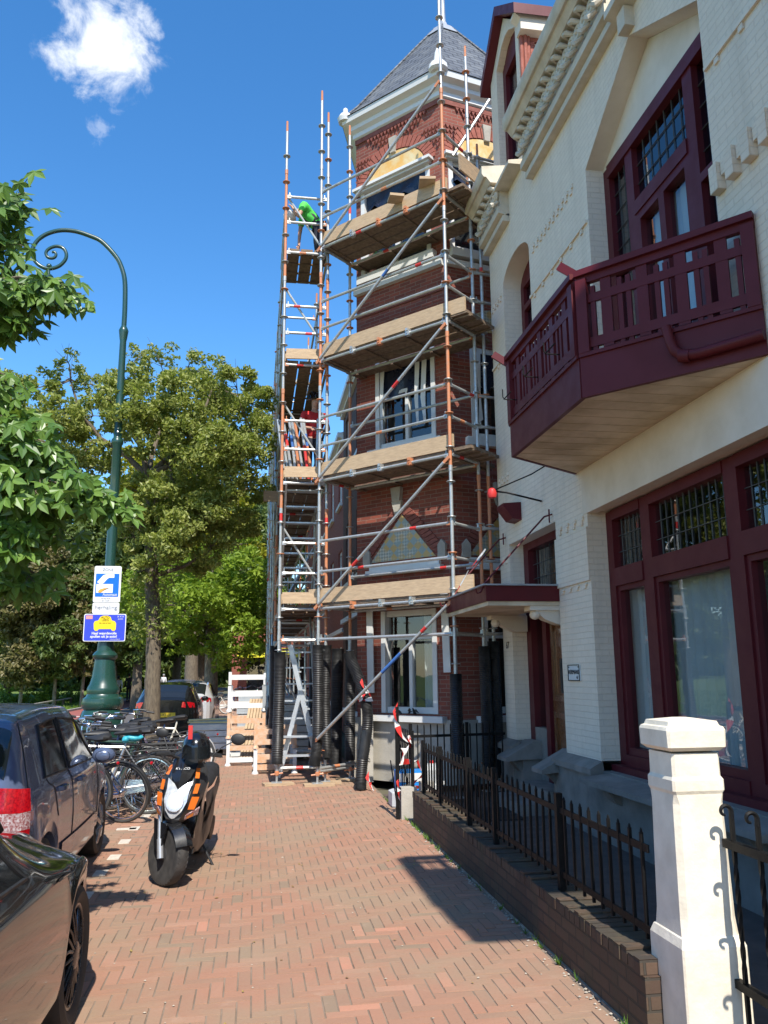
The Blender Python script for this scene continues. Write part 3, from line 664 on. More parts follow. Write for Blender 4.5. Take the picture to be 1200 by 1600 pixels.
    for yy, z in ((8.90, 3.40), (10.70, 3.42)):
        rd = MB(); rd.tube([(3.395, yy, z), (3.30, yy, z-.03), (2.62, yy-.02, 2.66), (2.55, yy-.02, 2.58), (2.50, yy-.02, 2.48), (2.46, yy-.02, 2.47), (2.44, yy-.02, 2.52)], .011, 6)
        rd.tube([(3.36, yy, z-.1), (3.36, yy, z+.06)], .009, 6); rd.build('canopy_rod', 'maroon', co)
    for yy in (10.42, 8.86):
        cp = MB(); cp.prism([(3.12, yy, 2.33), (3.14, yy, 2.26), (3.24, yy, 2.18), (3.40, yy, 2.12), (3.56, yy, 2.12), (3.56, yy, 2.33)], (0, .16, 0)); cp.ball((3.15, yy+.08, 2.24), (.06, .1, .06), 10, 6); cp.box(3.06, 3.5, yy-.03, yy+.19, 2.28, 2.328); cp.build('canopy_bracket', 'white_stucco', co)
    # number and name plate
    t = MB(); t.box(3.385, 3.398, 8.30, 8.62, 1.50, 1.67); pl = t.build('name_plate', mat('enamel_plate', (0.66, 0.69, 0.68), 0.3, var=0.1), H)
    t = MB()
    for pc in ((8.30, 8.62, 1.50, 1.508), (8.30, 8.62, 1.662, 1.67), (8.30, 8.308, 1.508, 1.662), (8.612, 8.62, 1.508, 1.662)): t.box(3.379, 3.3848, *pc)
    for yy in (8.33, 8.59): t.ball((3.383, yy, 1.645), .007, 8, 6)
    t.build('plate_border', 'iron', pl)
    rz = (rad(90), 0, rad(-90))
    text_obj('lettering', 'HERMANS', 'iron', pl, (3.381, 8.46, 1.59), rz, 0.066)
    text_obj('lettering', '67', 'iron', pl, (3.381, 8.36, 1.535), rz, 0.045)
    text_obj('house_number', '67', 'iron', H, (3.388, 10.78, 1.95), rz, 0.13)
    # wall vent hood and a red lamp on a rod under the balcony
    v = MB(); v.prism([(3.16, 10.0, 3.76), (3.16, 10.0, 3.72), (3.28, 10.0, 3.56), (3.40, 10.0, 3.54), (3.40, 10.0, 3.78)], (0, .3, 0)); v.build('vent_hood', 'maroon', H)
    lm = MB(); lm.tube([(3.39, 9.2, 3.62), (3.0, 9.35, 3.75), (2.86, 9.42, 3.78)], .012, 6); lm.tube([(3.39, 8.6, 4.0), (3.2, 9.0, 3.9), (2.86, 9.42, 3.79)], .008, 6); lr = lm.build('lamp_arm', 'iron', H)
    lm = MB(); lm.lathe([(.0, -.06), (.05, -.05), (.062, .0), (.05, .05), (0.02, .07)], (2.84, 9.43, 3.75), 12); lm.build('red_lamp', 'red_mark', lr)
    # --- balconies
    def balcony(y_off=0.0, fx=2.5, dz=0.0):
        W1, P, Q, W2 = V((3.4, 8.14+y_off, 0)), V((fx, 7.53+y_off, 0)), V((fx, 5.75+y_off, 0)), V((3.4, (4.73 if not dz else 5.70)+y_off, 0))
        if dz: W1, P, Q, W2 = V((3.4, 2.12, 0)), V((fx, 2.10, 0)), V((fx, .61, 0)), V((3.4, .60, 0))
        pl = [W1, P, Q, W2]
        s = MB(); s.prism([(p.x+(.012 if p.x < 3.3 else 0), p.y, 3.70) for p in pl], (0, 0, .03)); so = s.xf(Matrix.Translation((0, 0, dz))).build('balcony', 'soffit', H)
        # board joints in the soffit as narrow battens
        k = MB()
        for i in range(14):
            y = 5.0+y_off+i*0.2 if not dz else .65+i*.1; x0 = fx+max(0, (5.75+y_off-y)*.88)+max(0, (y-7.53-y_off)*1.47)
            if x0 < 3.3: k.box(x0+.03, 3.39, y-.006, y+.006, 3.6965, 3.699)
        k.xf(Matrix.Translation((0, 0, dz))).build('soffit_batten', 'soffit', so)
        f = MB()
        for a, b in zip(pl, pl[1:]):
            f.bar(a+V((0, 0, 3.86)), b+V((0, 0, 3.86)), .04, .33)
            f.bar(a+V((0, 0, 4.035)), b+V((0, 0, 4.035)), .08, .03)
        f.xf(Matrix.Translation((0, 0, dz))).build('fascia', 'maroon', so)
        dk = MB(); dk.prism([(p.x+(.03 if p.x < 3.3 else 0), p.y, 3.96) for p in pl], (0, 0, .04)); dk.xf(Matrix.Translation((0, 0, dz))).build('balcony_floor', 'deck_dark', so)
        for a, b, far in ((W1, P, 1), (P, Q, 0), (Q, W2, 0)):
            r = MB(); d = (b-a); L = d.length; u = d/L; nrm = V((-u.y, u.x, 0))
            def at(t, z): return a+d*t+V((0, 0, z))
            r.bar(at(0, 4.72), at(1.0, 4.72), .12, .05); r.bar(at(0, 4.665), at(1, 4.665), .05, .06)
            r.bar(at(0.02, 4.50), at(.98, 4.50), .03, .07); r.bar(at(.02, 4.13), at(.98, 4.13), .03, .08)
            for t in (0.035, 0.965): r.obox(at(t, 4.36), u*.045, nrm*.045, V((0, 0, .31)))
            k = max(3, int(L/.335))
            for i in range(k):
                t0 = .07+.86*(i+.5)/k
                r.obox(at(t0, 4.35), u*.043, nrm*.012, V((0, 0, .285)))
                for o in (-.112, .112):
                    r.obox(at(t0+o/L, 4.33)+nrm*.004, u*.019, nrm*.012, V((0, 0, .27)))
            r.xf(Matrix.Translation((0, 0, dz))).build('railing', 'maroon', so)
        if dz: return
        e = MB()
        e.bar((fx-.16, 7.56+y_off, 4.78), (fx+.05, 7.50+y_off, 4.62), .03, .07); e.xf(Matrix.Translation((0, 0, dz))).build('rail_end', 'maroon', so); e = MB(); e.bar((fx-.10, 5.85+y_off, 4.86), (fx+.06, 5.70+y_off, 4.66), .03, .07); e.xf(Matrix.Translation((0, 0, dz))).build('rail_end', 'maroon', so)
        if y_off == 0:
            nn = V((-.75, -.66, 0)).normalized()*.07
            dp = MB(); dp.tube([V((2.97, 5.22, 4.06))+nn, V((2.985, 5.20, 3.93))+nn, V((3.0, 5.18, 3.86))+nn, V((3.04, 5.14, 3.81))+nn, V((3.12, 5.05, 3.80))+nn, V((3.4, 4.73, 3.82))+nn], .038, 10); dp.tube([V((3.02, 5.16, 3.815))+nn, V((3.07, 5.105, 3.80))+nn], .046, 10); dp.xf(Matrix.Translation((0, 0, dz))).build('drain_pipe', 'maroon', so)
            hk = MB()
            for t in (.15, .5, .8):
                p0 = P.lerp(Q, t)+V((-.03, 0, 4.2)); hk.tube([p0, p0+V((-.12, 0, 0)), p0+V((-.14, 0, .02)), p0+V((-.14, 0, .10))], .006, 5); hk.tube([p0+V((-.13, 0, .0)), p0+V((-.13, -.22, .0))], .006, 5)
            hk.xf(Matrix.Translation((0, 0, dz))).build('flower_box_hook', 'iron', so)
    balcony(); balcony(-5.1, 1.53, 2.0)
house()

# ---------------------------------------------------------------- garden wall, railings, gate, pillar
def garden():
    w = MB(); w.box(1.735, 1.93, 3.70, 9.12, -0.05, 0.27)
    rg = random.Random(5)
    y = 3.72
    while y < 9.05:      # coping of bricks on edge, a few lifted
        dz = rg.choice((0, 0, 0, .004, .008, .016)); w.box(1.722+rg.uniform(0, .01), 1.945, y, y+.062, .272, .328+dz); y += .070
    tag(w.build('garden_wall', 'wall_brick'), 'low brown brick garden wall along the pavement under the black railing', 'wall')
    def bars(name, label, p, q, z0, z1, n, posts, zr, hgt=0.12, xb=False):
        T = thing(name, label, 'fence', (p[0], p[1], 0))
        p, q = V((*p, 0)), V((*q, 0)); d = q-p
        r = MB()
        for z in zr: r.bar(p+V((0, 0, z)), q+V((0, 0, z)), .012, .034, up=(0, 0, 1))
        r.build('rail', 'iron', T)
        b = MB()
        for i in range(n):
            t = (i+.5)/n; c = p+d*t; lean = V((rg.uniform(-.003, .003), rg.uniform(-.004, .004), 0))
            b.obox(c+V((0, 0, (z0+z1)/2)), V((.0075, 0, 0)), V((0, .0075, 0)), lean+V((0, 0, (z1-z0)/2)))
            b.lathe([(.0075, 0), (.006, .012), (0, .022)], c+lean+V((0, 0, z1)), 6)
        b.build('bars', 'iron', T)
        for t in posts:
            k = MB(); c = p+d*t; k.obox(c+V((0, 0, (z1+.03)/2)), V((.02, 0, 0)), V((0, .02, 0)), V((0, 0, (z1+.03)/2))); k.build('post', 'iron', T)
        return T
    bars('railing', 'black iron railing with plain square bars on the brick wall', (1.83, 9.0), (1.83, 3.78), .38, .85, 42, (0.005, .16, .37, .52, .78), (.425, .785))
    bars('railing', 'black iron side railing between the two front gardens', (1.95, 10.55), (3.3, 10.75), .02, .93, 15, (0.03, .6), (.16, .80))
    # gate
    G = thing('garden_gate', 'black iron garden gate wrapped in red and white tape', 'gate', (1.64, 9.42, 0))
    f = MB(); f.bar((1.80, 9.42, .10), (1.80, 10.42, .10), .02, .04); f.bar((1.80, 9.42, .80), (1.80, 10.42, .80), .02, .04)
    f.bar((1.80, 9.44, .10), (1.80, 9.44, .95), .03, .03); f.bar((1.80, 10.40, .10), (1.80, 10.40, .92), .03, .03); f.bar((1.80, 9.5, .12), (1.80, 10.36, .78), .012, .02); f.build('frame', 'iron', G)
    b = MB()
    for i in range(8): y = 9.53+i*.11; b.box(1.793, 1.807, y-.007, y+.007, .10, .94)
    b.build('bars', 'iron', G)
    f = MB(); f.box(1.60, 1.64, 9.40, 9.44, 0, 1.22); f.bar((1.62, 9.46, .12), (1.62, 9.9, .58), .012, .012); f.build('post', 'iron', G)
    f = MB(); f.box(1.65, 1.83, 9.36, 9.50, -.05, .34); f2 = f
    tag(f.build('gate_stone', 'concrete'), 'pale concrete block at the foot of the open iron gate', 'stone block', 'gate stones')
    f = MB(); f.box(1.96, 2.12, 9.75, 9.92, -.05, .34); tag(f.build('gate_stone', 'concrete'), 'pale concrete block behind the iron gate bars', 'stone block', 'gate stones')
    # pillar, square with moulded shaft
    P = thing('gate_pillar', 'white painted masonry pillar with moulded cap beside the wrought railing', 'pillar', (1.965, 3.78, 0))
    cx, cy = 1.962, 3.635
    def ring(h, z, ch): return [V((cx+x, cy+y, z)) for x, y in ((-h+ch, -h), (h-ch, -h), (h, -h+ch), (h, h-ch), (h-ch, h), (-h+ch, h), (-h, h-ch), (-h, -h+ch))]
    s = MB(); prof = ((.152, -.1, .008), (.150, .44, .008), (.138, .475, .01), (.132, .48, .018), (.128, .55, .024), (.119, 1.02, .022), (.118, 1.06, .010), (.124, 1.075, .01), (.124, 1.12, .01), (.116, 1.135, .012), (.115, 1.235, .012))
    s.loft([ring(*q) for q in prof], smooth=False); s.build('shaft', 'white_post', P)
    s = MB(); s.loft([ring(*q) for q in ((.12, 1.245, .008), (.140, 1.262, .010), (.143, 1.335, .012), (.136, 1.350, .010), (.125, 1.354, .01), (.118, 1.374, .01), (.04, 1.386, .02))], smooth=False); s.build('cap', 'white_post', P)
    # wrought iron railing right of the pillar: twisted bars with scrolled heads
    Wt = thing('wrought_railing', 'black wrought iron railing with twisted bars and scrolled tops beside the pillar', 'fence', (2.1, 3.3, 0))
    p0, p1 = V((2.05, 3.49, 0)), V((2.05, 1.8, 0))
    r = MB(); r.bar(p0+V((0, 0, .86)), p1+V((0, 0, .86)), .03, .035); r.bar(p0+V((0, 0, .30)), p1+V((0, 0, .30)), .03, .035); r.build('rail', 'iron', Wt)
    for i in range(9):
        c = p0.lerp(p1, (i+.35)/9); b = MB()
        # twisted square bar
        rings = []
        for j in range(41):
            z = .05+.93*j/40; tw = rad(45)+max(0, min(1, (z-.35)/.45))*math.pi*3
            rings.append([c+V((math.cos(tw+k*math.pi/2)*.0115, math.sin(tw+k*math.pi/2)*.0115, z)) for k in range(4)])
        b.loft(rings, smooth=False)
        pts = []; 
        for j in range(16):
            a = -.3+j*.33; rr = .030*(1-j*.035); pts.append(c+V((-.028+math.cos(a)*rr, 0, 1.0+math.sin(a)*rr)))
        b.tube([c+V((0, 0, .97))]+pts, [.011]+[.0105-.0003*j for j in range(16)], 6)
        b.build('bar', 'iron', Wt)
garden()
# ---------------------------------------------------------------- brick corner tower and the row of houses behind the scaffold
def facade(mb, O, u, n, cuts, length, z0, z1, depth):
    """wall of boxes on local frame (s along u, outward normal n) leaving the rectangles in cuts open"""
    ss = sorted({0, length} | {c[0] for c in cuts} | {c[1] for c in cuts}); zs = sorted({z0, z1} | {c[2] for c in cuts} | {c[3] for c in cuts})
    for a, b in zip(ss, ss[1:]):
        run = None
        for c, d in zip(zs, zs[1:]):
            hole = any(q[0] <= a+1e-6 and q[1] >= b-1e-6 and q[2] <= c+1e-6 and q[3] >= d-1e-6 for q in cuts)
            if hole:
                if run: boxf(mb, O, u, n, a, b, run[0], run[1], -depth, 0); run = None
            else: run = (run[0], d) if run else (c, d)
        if run: boxf(mb, O, u, n, a, b, run[0], run[1], -depth, 0)
def boxf(mb, O, u, n, s0, s1, z0, z1, d0, d1):
    c = V(O)+u*((s0+s1)/2)+n*((d0+d1)/2)+V((0, 0, (z0+z1)/2))
    mb.obox(c, u*((s1-s0)/2), n*((d1-d0)/2), V((0, 0, (z1-z0)/2)))
C0 = V((2.88, 11.79, 0)); C1 = V((1.63, 13.13, 0)); HEX = 1.833
HC = V((3.41, 13.54, 0))
def hexpt(k, r=1.833):
    a = math.atan2(C0.y-HC.y, C0.x-HC.x)+k*math.pi/3; return HC+V((math.cos(a)*r, math.sin(a)*r, 0))
def tower():
    T = thing('brick_tower', 'red brick corner tower with pointed slate roof behind the scaffold', 'tower', (3.41, 13.54, 0))
    faces = []
    for k in range(6):
        a, b = hexpt(k), hexpt(k+1); u = (b-a).normalized(); n = V((u.y, -u.x, 0)); faces.append((a, u, n))
    # face 5 runs from C1 round to C0 (left in the photo), face 0 from C0 to the right
    wm = MB(); L = HEX; base = MB()
    for k, (O, u, n) in enumerate(faces):
        cuts = []
        if k in (5, 0): cuts = [(.5, 1.55, 1.0, 2.55), (.42, 1.62, 5.2, 6.72), (.12, 1.60, 8.35, 9.98)]
        facade(wm, O, u, n, cuts, L, 0.92, 11.1, .30)
        boxf(base, O, u, n, -.03, L+.03, 0, .92, -.3, .045)
    wm.build('wall', 'red_brick', T); base.build('plinth', 'concrete', T)
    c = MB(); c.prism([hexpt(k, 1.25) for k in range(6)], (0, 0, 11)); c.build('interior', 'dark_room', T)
    for k in (5, 0):
        O, u, n = faces[k]
        def B(mb, *q): boxf(mb, O, u, n, *q)
        def P(s, z, d): return V(O)+u*s+n*d+V((0, 0, z))
        # windows of the three storeys with white frames
        for (s0, s1, z0, z1, mid) in ((.5, 1.55, 1.0, 2.55, 2.1), (.42, 1.62, 5.2, 6.72, 6.1), (.12, 1.60, 8.35, 9.98, 9.3)):
            f = MB()
            B(f, s0, s0+.08, z0, z1, -.14, .02); B(f, s1-.08, s1, z0, z1, -.14, .02); B(f, s0+.09, s1-.09, z1-.09, z1, -.14, -.02); B(f, s0+.09, s1-.09, z0, z0+.09, -.14, -.02)
            B(f, s0+.09, s1-.09, mid, mid+.06, -.12, -.04); B(f, (s0+s1)/2-.03, (s0+s1)/2+.03, z0+.09, mid, -.12, -.04)
            fo = f.build('window', 'white_paint', T)
            g = MB(); g.poly([P(s0, z0, -.09), P(s1, z0, -.09), P(s1, z1, -.09), P(s0, z1, -.09)]); g.build('pane', 'glass', fo)
            if z0 > 3:   # navy plastic sheeting taped across the upper lights
                sh = MB(); nn, mm = 14, 6; vs = []; zl = mid-.05 if z0 < 8 else 9.62
                for i in range(nn+1):
                    for j in range(mm+1):
                        s = lerp(s0+.10, s1-.10, i/nn); z = lerp(z1-.05, zl+.06*math.sin(i*1.7+k), j/mm); vs.append(P(s, z, -.03+.025*math.sin(i*1.1+j*.8)*j/mm))
                sh.add(vs, [(i*(mm+1)+j, (i+1)*(mm+1)+j, (i+1)*(mm+1)+j+1, i*(mm+1)+j+1) for i in range(nn) for j in range(mm)], True); sh.build('plastic_sheet', 'sheet', fo, sharp=0)
                fl = MB()
                for q, ss in enumerate((s1-.2, s1-.34, s0+.14)):
                    fl.loft([[P(ss-.05, z1-.1, .0), P(ss+.05, z1-.1, .01)], [P(ss-.06+.02*q, mid-.2, .05), P(ss+.02, mid-.2, .03)], [P(ss-.02, z0+.25, .02), P(ss+.04, z0+.3, .05)]], closed=False, cap=False); 
                if z0 < 8: fl.build('plastic_strip', 'white_paint' if q else 'sheet', fo, sharp=0)
        cu = MB(); nn = 30; vs = []
        for i in range(nn+1):
            s = lerp(1.18, 1.48, i/nn); vs += [P(s, 1.08, -.2+.02*math.sin(i*1.4)), P(s, 2.5, -.2+.02*math.sin(i*1.4))]
        cu.add(vs, [(2*i, 2*i+2, 2*i+3, 2*i+1) for i in range(nn)], True); cu.build('curtain', 'curtain', T, sharp=0)
        for q in ((.35, 1.7, .88, .97, -.1, .13), (.3, 1.75, 5.06, 5.19, -.1, .10), (.1, 1.7, 8.2, 8.34, -.1, .12)): s_ = MB(); B(s_, *q); s_.build('sill', 'white_paint', T)
        s_ = MB(); B(s_, .25, 1.7, 3.12, 3.2, -.02, .10); B(s_, .3, 1.65, 3.2, 3.3, -.02, .06); s_.build('moulding', 'white_paint', T)
        lt = MB(); B(lt, .02, 1.68, 10.0, 10.05, -.1, .14); B(lt, .06, 1.64, 9.96, 9.998, -.1, .09); lt.build('lintel', 'white_paint', T); lt = MB(); B(lt, 0, L, 8.04, 8.14, -.02, .09); lt.build('string_course', 'white_paint', T)
        # arched tympanum of ochre plaster, brick voussoirs and keystone
        sc, rr = .86, .56
        ty = MB(); ty.poly([P(sc+rr*1.15*math.cos(math.pi*i/16), 10.052+.46*math.sin(math.pi*i/16), .012) for i in range(17)]); ty.build('tympanum', 'plaster_arch', T)
        tb = MB(); tb.poly([P(sc+.30*math.cos(math.pi*i/8)*1.5, 7.0+.40*math.sin(math.pi*i/8), .012) for i in range(9)]); tb.build('tympanum', 'tiles', T)
        vo = MB()
        for i in range(24):
            a0 = math.pi*(i+.08)/24; a1 = math.pi*(i+.92)/24
            q = [P(sc+rx*math.cos(a), 10.052+rz*math.sin(a), .0) for (rx, rz, a) in ((.66, .48, a0), (.86, .68, a0), (.86, .68, a1), (.66, .48, a1))]
            vo.prism(q, n*.022)
        vo.build('brick_arch', 'red_brick_trim', T)
        ks = MB(); ks.prism([P(sc-.05, 10.48, 0), P(sc+.05, 10.48, 0), P(sc+.08, 10.78, 0), P(sc-.08, 10.78, 0)], n*.06); ks.build('keystone', 'concrete', T); ks = MB(); ks.prism([P(sc-.07, 4.28, 0), P(sc+.07, 4.28, 0), P(sc+.10, 4.5, 0), P(sc-.10, 4.5, 0)], n*.08); ks.prism([P(sc-.03, 4.05, 0), P(sc+.03, 4.05, 0), P(sc+.1, 4.28, 0), P(sc-.1, 4.28, 0)], n*.06); ks.build('corbel', 'concrete', T)
        # stepped saw-tooth brickwork under the cornice
        st = MB()
        for row, (w, z) in enumerate(((1.30, 10.98), (1.06, 10.89), (.80, 10.80))):
            c_ = int(w/.075)
            for i in range(c_):
                s = sc+.06-w/2+w*(i+.5)/c_
                if abs(s-sc) < .1 and row: continue
                p = [P(s-.03, z, 0), P(s+.03, z, 0), P(s, z-.07, 0)]; st.prism(p, n*.04)
        for row, (s0, m_) in enumerate(((.06, 5), (.05, 4), (.05, 3), (.05, 2), (.05, 1))):
            for i in range(m_):
                for sg in (0, 1):
                    s = .04+i*.075 if sg == 0 else L-.04-i*.075; z = 10.62-row*.09
                    st.prism([P(s-.03, z, 0), P(s+.03, z, 0), P(s, z-.07, 0)], n*.035)
        B(st, 0, L, 11.0, 11.09, -.02, .03); st.build('sawtooth_brickwork', 'dark_red_trim', T)
        # triangular tile panel between the storeys, brick relieving gable over it
        tr = MB(); tr.prism([P(.30, 3.34, -.02), P(1.56, 3.34, -.02), P(.93, 4.06, -.02)], n*.03); tr.build('tile_panel', 'tiles', T)
        rl = MB()
        for i in range(13):
            for sg in (-1, 1):
                t0 = i/13; t1 = (i+.86)/13; e0 = lerp(.70, .0, t0); e1 = lerp(.70, .0, t1); z_0 = lerp(3.34, 4.10, t0); z_1 = lerp(3.34, 4.10, t1)
                rl.prism([P(.93+sg*e0, z_0, 0), P(.93+sg*(e0+.16), z_0+.06, 0), P(.93+sg*(e1+.16), z_1+.06, 0), P(.93+sg*e1, z_1, 0)], n*.026)
        rl.build('brick_gable', 'dark_red_trim', T)
        for (z, hh) in ((4.62, .06), (7.62, .06), (2.9, .06)): rl = MB(); B(rl, .0, L, z, z+hh, -.02, .028); rl.build('brick_band', 'dark_red_trim', T)
        bl = MB()
        for sx in (.24, 1.70): bl.prism([P(sx-.07, 3.3, 0), P(sx+.07, 3.3, 0), P(sx+.07, 3.5, 0), P(sx, 3.58, 0), P(sx-.07, 3.5, 0)], n*.06)
        bl.build('springer', 'concrete', T)
    # white cornice
    for (r0, r1, z0, z1) in ((1.88, 1.93, 11.1, 11.17), (1.94, 2.02, 11.17, 11.30), (2.08, 2.14, 11.30, 11.42), (2.16, 2.16, 11.42, 11.47)):
        pass
    rings = [[hexpt(k, r)+V((0, 0, z)) for k in range(6)] for (r, z) in ((1.86, 11.10), (1.90, 11.12), (1.90, 11.2), (1.98, 11.24), (1.98, 11.32), (2.10, 11.36), (2.12, 11.46), (2.0, 11.50))]
    cm = MB(); cm.loft(rings, smooth=False); cm.build('cornice', 'white_paint', T)
    dn = MB()
    for k in range(6):
        a, b = hexpt(k, 1.93), hexpt(k+1, 1.93); u = (b-a).normalized(); n = V((u.y, -u.x, 0))
        for i in range(9): boxf(dn, a, u, n, .08+i*.22, .17+i*.22, 11.245, 11.33, 0, .045)
    dn.build('cornice_bracket', 'white_paint', T)
    rr = [(2.14, 11.47), (1.98, 11.60), (1.80, 11.80), (1.2, 12.62), (.55, 13.5), (.16, 14.02)]
    rm = MB(); rm.loft([[hexpt(k, r)+V((0, 0, z)) for k in range(6)] for r, z in rr], smooth=False); ro = rm.build('roof', 'slate', T)
    ld = MB(); ld.loft([[hexpt(k, r)+V((0, 0, z)) for k in range(6)] for r, z in ((.36, 13.80), (.20, 14.03), (.10, 14.12), (.07, 14.2))], smooth=False); ld.lathe([(.07, 14.18), (.055, 14.3), (.045, 14.9), (.06, 14.95), (.0, 15.1)], HC, 10); ld.build('finial', 'lead', ro)
    hp = MB()
    for k in range(6): hp.tube([hexpt(k, r+.01)+V((0, 0, z+.01)) for r, z in rr], .025, 6)
    hp.build('hip_flashing', 'slate', ro)
    for k in (0, 5, 1):
        p = hexpt(k, 2.04); f = MB(); f.lathe([(.13, 11.42), (.15, 11.5), (.10, 11.58), (.05, 11.62), (.045, 11.70), (.0, 11.74)] if k else [(.13, 11.42), (.17, 11.46), (.15, 11.56), (.08, 11.62), (.055, 11.8), (.0, 11.95)], p, 10); f.build('corner_ball', 'white_paint', T)
    # body of the building behind the tower
    b = MB(); O = V((3.5, 15.2, 0)); facade(b, V((3.5, 12.5, 0)), V((0, 1, 0)), V((-1, 0, 0)), [], 3.2, 0, 10.4, .3); b.box(4.4, 11, 12.3, 12.6, 0, 10.4); b.box(10.7, 11, 12.6, 15.7, 0, 10.4)
    b.build('rear_wall', 'red_brick', T)
    r = MB(); r.poly([(3.4, 12.2, 10.4), (7.5, 12.2, 13.2), (7.5, 15.8, 13.2), (3.4, 15.8, 10.4)]); r.poly([(11, 12.2, 10.4), (7.5, 12.2, 13.2), (7.5, 15.8, 13.2), (11, 15.8, 10.4)]); r.poly([(3.5, 12.31, 10.4), (11, 12.31, 10.4), (7.5, 12.31, 13.1)]); r.build('rear_roof', 'slate', T)
tower()
def row_house(y0, y1, x, h, wallm, label, seed):
    H = thing('town_house', label, 'house', (x, (y0+y1)/2, 0), 'houses behind the scaffold')
    rg = random.Random(seed); L = y1-y0; O = V((x, y1, 0)); u = V((0, -1, 0)); n = V((-1, 0, 0))
    cuts = []; n_w = 3; fl = h/3
    for f in range(3):
        for i in range(n_w):
            s = L*(i+.5)/n_w; cuts.append((s-.55, s+.55, f*fl+(.9 if f else .7), f*fl+fl-.5))
    w = MB(); facade(w, O, u, n, cuts, L, 0, h, .3); w.box(x+.3, x+8, y0, y0+.2, 0, h); w.box(x+.3, x+8, y1-.2, y1, 0, h); w.box(x+8, x+8.3, y0, y1, 0, h)
    w.build('wall', wallm, H)
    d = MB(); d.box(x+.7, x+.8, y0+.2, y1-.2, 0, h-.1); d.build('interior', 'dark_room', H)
    for (s0, s1, z0, z1) in cuts:
        f = MB()
        for q in ((s0, s0+.09, z0, z1), (s1-.09, s1, z0, z1), (s0+.09, s1-.09, z0, z0+.1), (s0+.09, s1-.09, z1-.1, z1), (s0+.09, s1-.09, z0+(z1-z0)*.66, z0+(z1-z0)*.66+.07)): boxf(f, O, u, n, *q, -.2, -.06)
        boxf(f, O, u, n, s0-.08, s1+.08, z0-.1, z0-.002, -.1, .08)
        fo = f.build('window', 'white_paint', H)
        p = [V(O)+u*s+n*-.13+V((0, 0, z)) for s, z in ((s0, z0), (s1, z0), (s1, z1), (s0, z1))]
        g = MB(); g.poly(p); g.build('pane', 'glass', fo)
    c = MB()
    for (z, e, t) in ((h-.25, .10, .1), (h-.15, .22, .15)): boxf(c, O, u, n, 0.01, L-.01, z, z+t, -.05, e)
    c.build('cornice', 'white_paint', H); c = MB(); boxf(c, O, u, n, 0.01, L-.01, fl-.12, fl, -.05, .08); c.build('string_course', 'white_paint', H)
    r = MB(); r.poly([(x-.1, y0, h), (x+4, y0, h+1.2), (x+4, y1, h+1.2), (x-.1, y1, h)]); r.poly([(x+8.3, y0, h), (x+4, y0, h+1.2), (x+4, y1, h+1.2), (x+8.3, y1, h)]); r.build('roof', 'slate', H)
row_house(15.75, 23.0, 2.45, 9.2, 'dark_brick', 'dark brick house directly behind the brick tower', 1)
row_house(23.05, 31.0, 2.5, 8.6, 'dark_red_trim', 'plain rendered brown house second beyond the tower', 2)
row_house(31.05, 42.0, 2.5, 9.0, 'red_brick', 'red brick house beyond the plain rendered brown one', 3)
# shop awning far down the street, yellow
aw = thing('shop_awning', 'bright yellow awning far down the street under the trees', 'awning', (1.5, 46, 0))
q = MB(); q.loft([[V((-.6, 45, 2.95)), V((2.4, 45, 2.95))], [V((-.9, 43.6, 2.7)), V((2.4, 43.6, 2.7))], [V((-.9, 43.6, 2.45)), V((2.4, 43.6, 2.45))]], closed=False, cap=False); q.build('canvas', mat('yellow_canvas', (.62, .58, .03), .8, var=.1), aw)
q = MB(); q.tube([(-.8, 43.7, 2.6), (-.5, 45.2, 1.9)], .02, 6); q.tube([(2.3, 43.7, 2.6), (2.3, 45.2, 1.9)], .02, 6); q.build('strut', 'iron', aw)
kb = thing('shop_building', 'dark shop building under the yellow awning far down the street', 'shop', (2, 47, 0))
q = MB(); facade(q, V((4, 45.3, 0)), V((-1, 0, 0)), V((0, -1, 0)), [(.8, 2.6, .4, 2.5), (3.0, 4.4, .1, 2.5)], 5.2, 0, 4.2, .3); q.box(3.7, 4, 45.6, 50, 0, 4.2); q.build('wall', 'dark_red_trim', kb)
q = MB(); q.poly([(3.2, 45.5, .4), (1.4, 45.5, .4), (1.4, 45.5, 2.5), (3.2, 45.5, 2.5)]); q.poly([(1.0, 45.5, .1), (-.4, 45.5, .1), (-.4, 45.5, 2.5), (1.0, 45.5, 2.5)]); q.build('window', 'glass', kb)
q = MB(); q.box(-1.2, 3.7, 46.4, 46.5, 0, 4.1); q.build('interior', 'dark_room', kb)
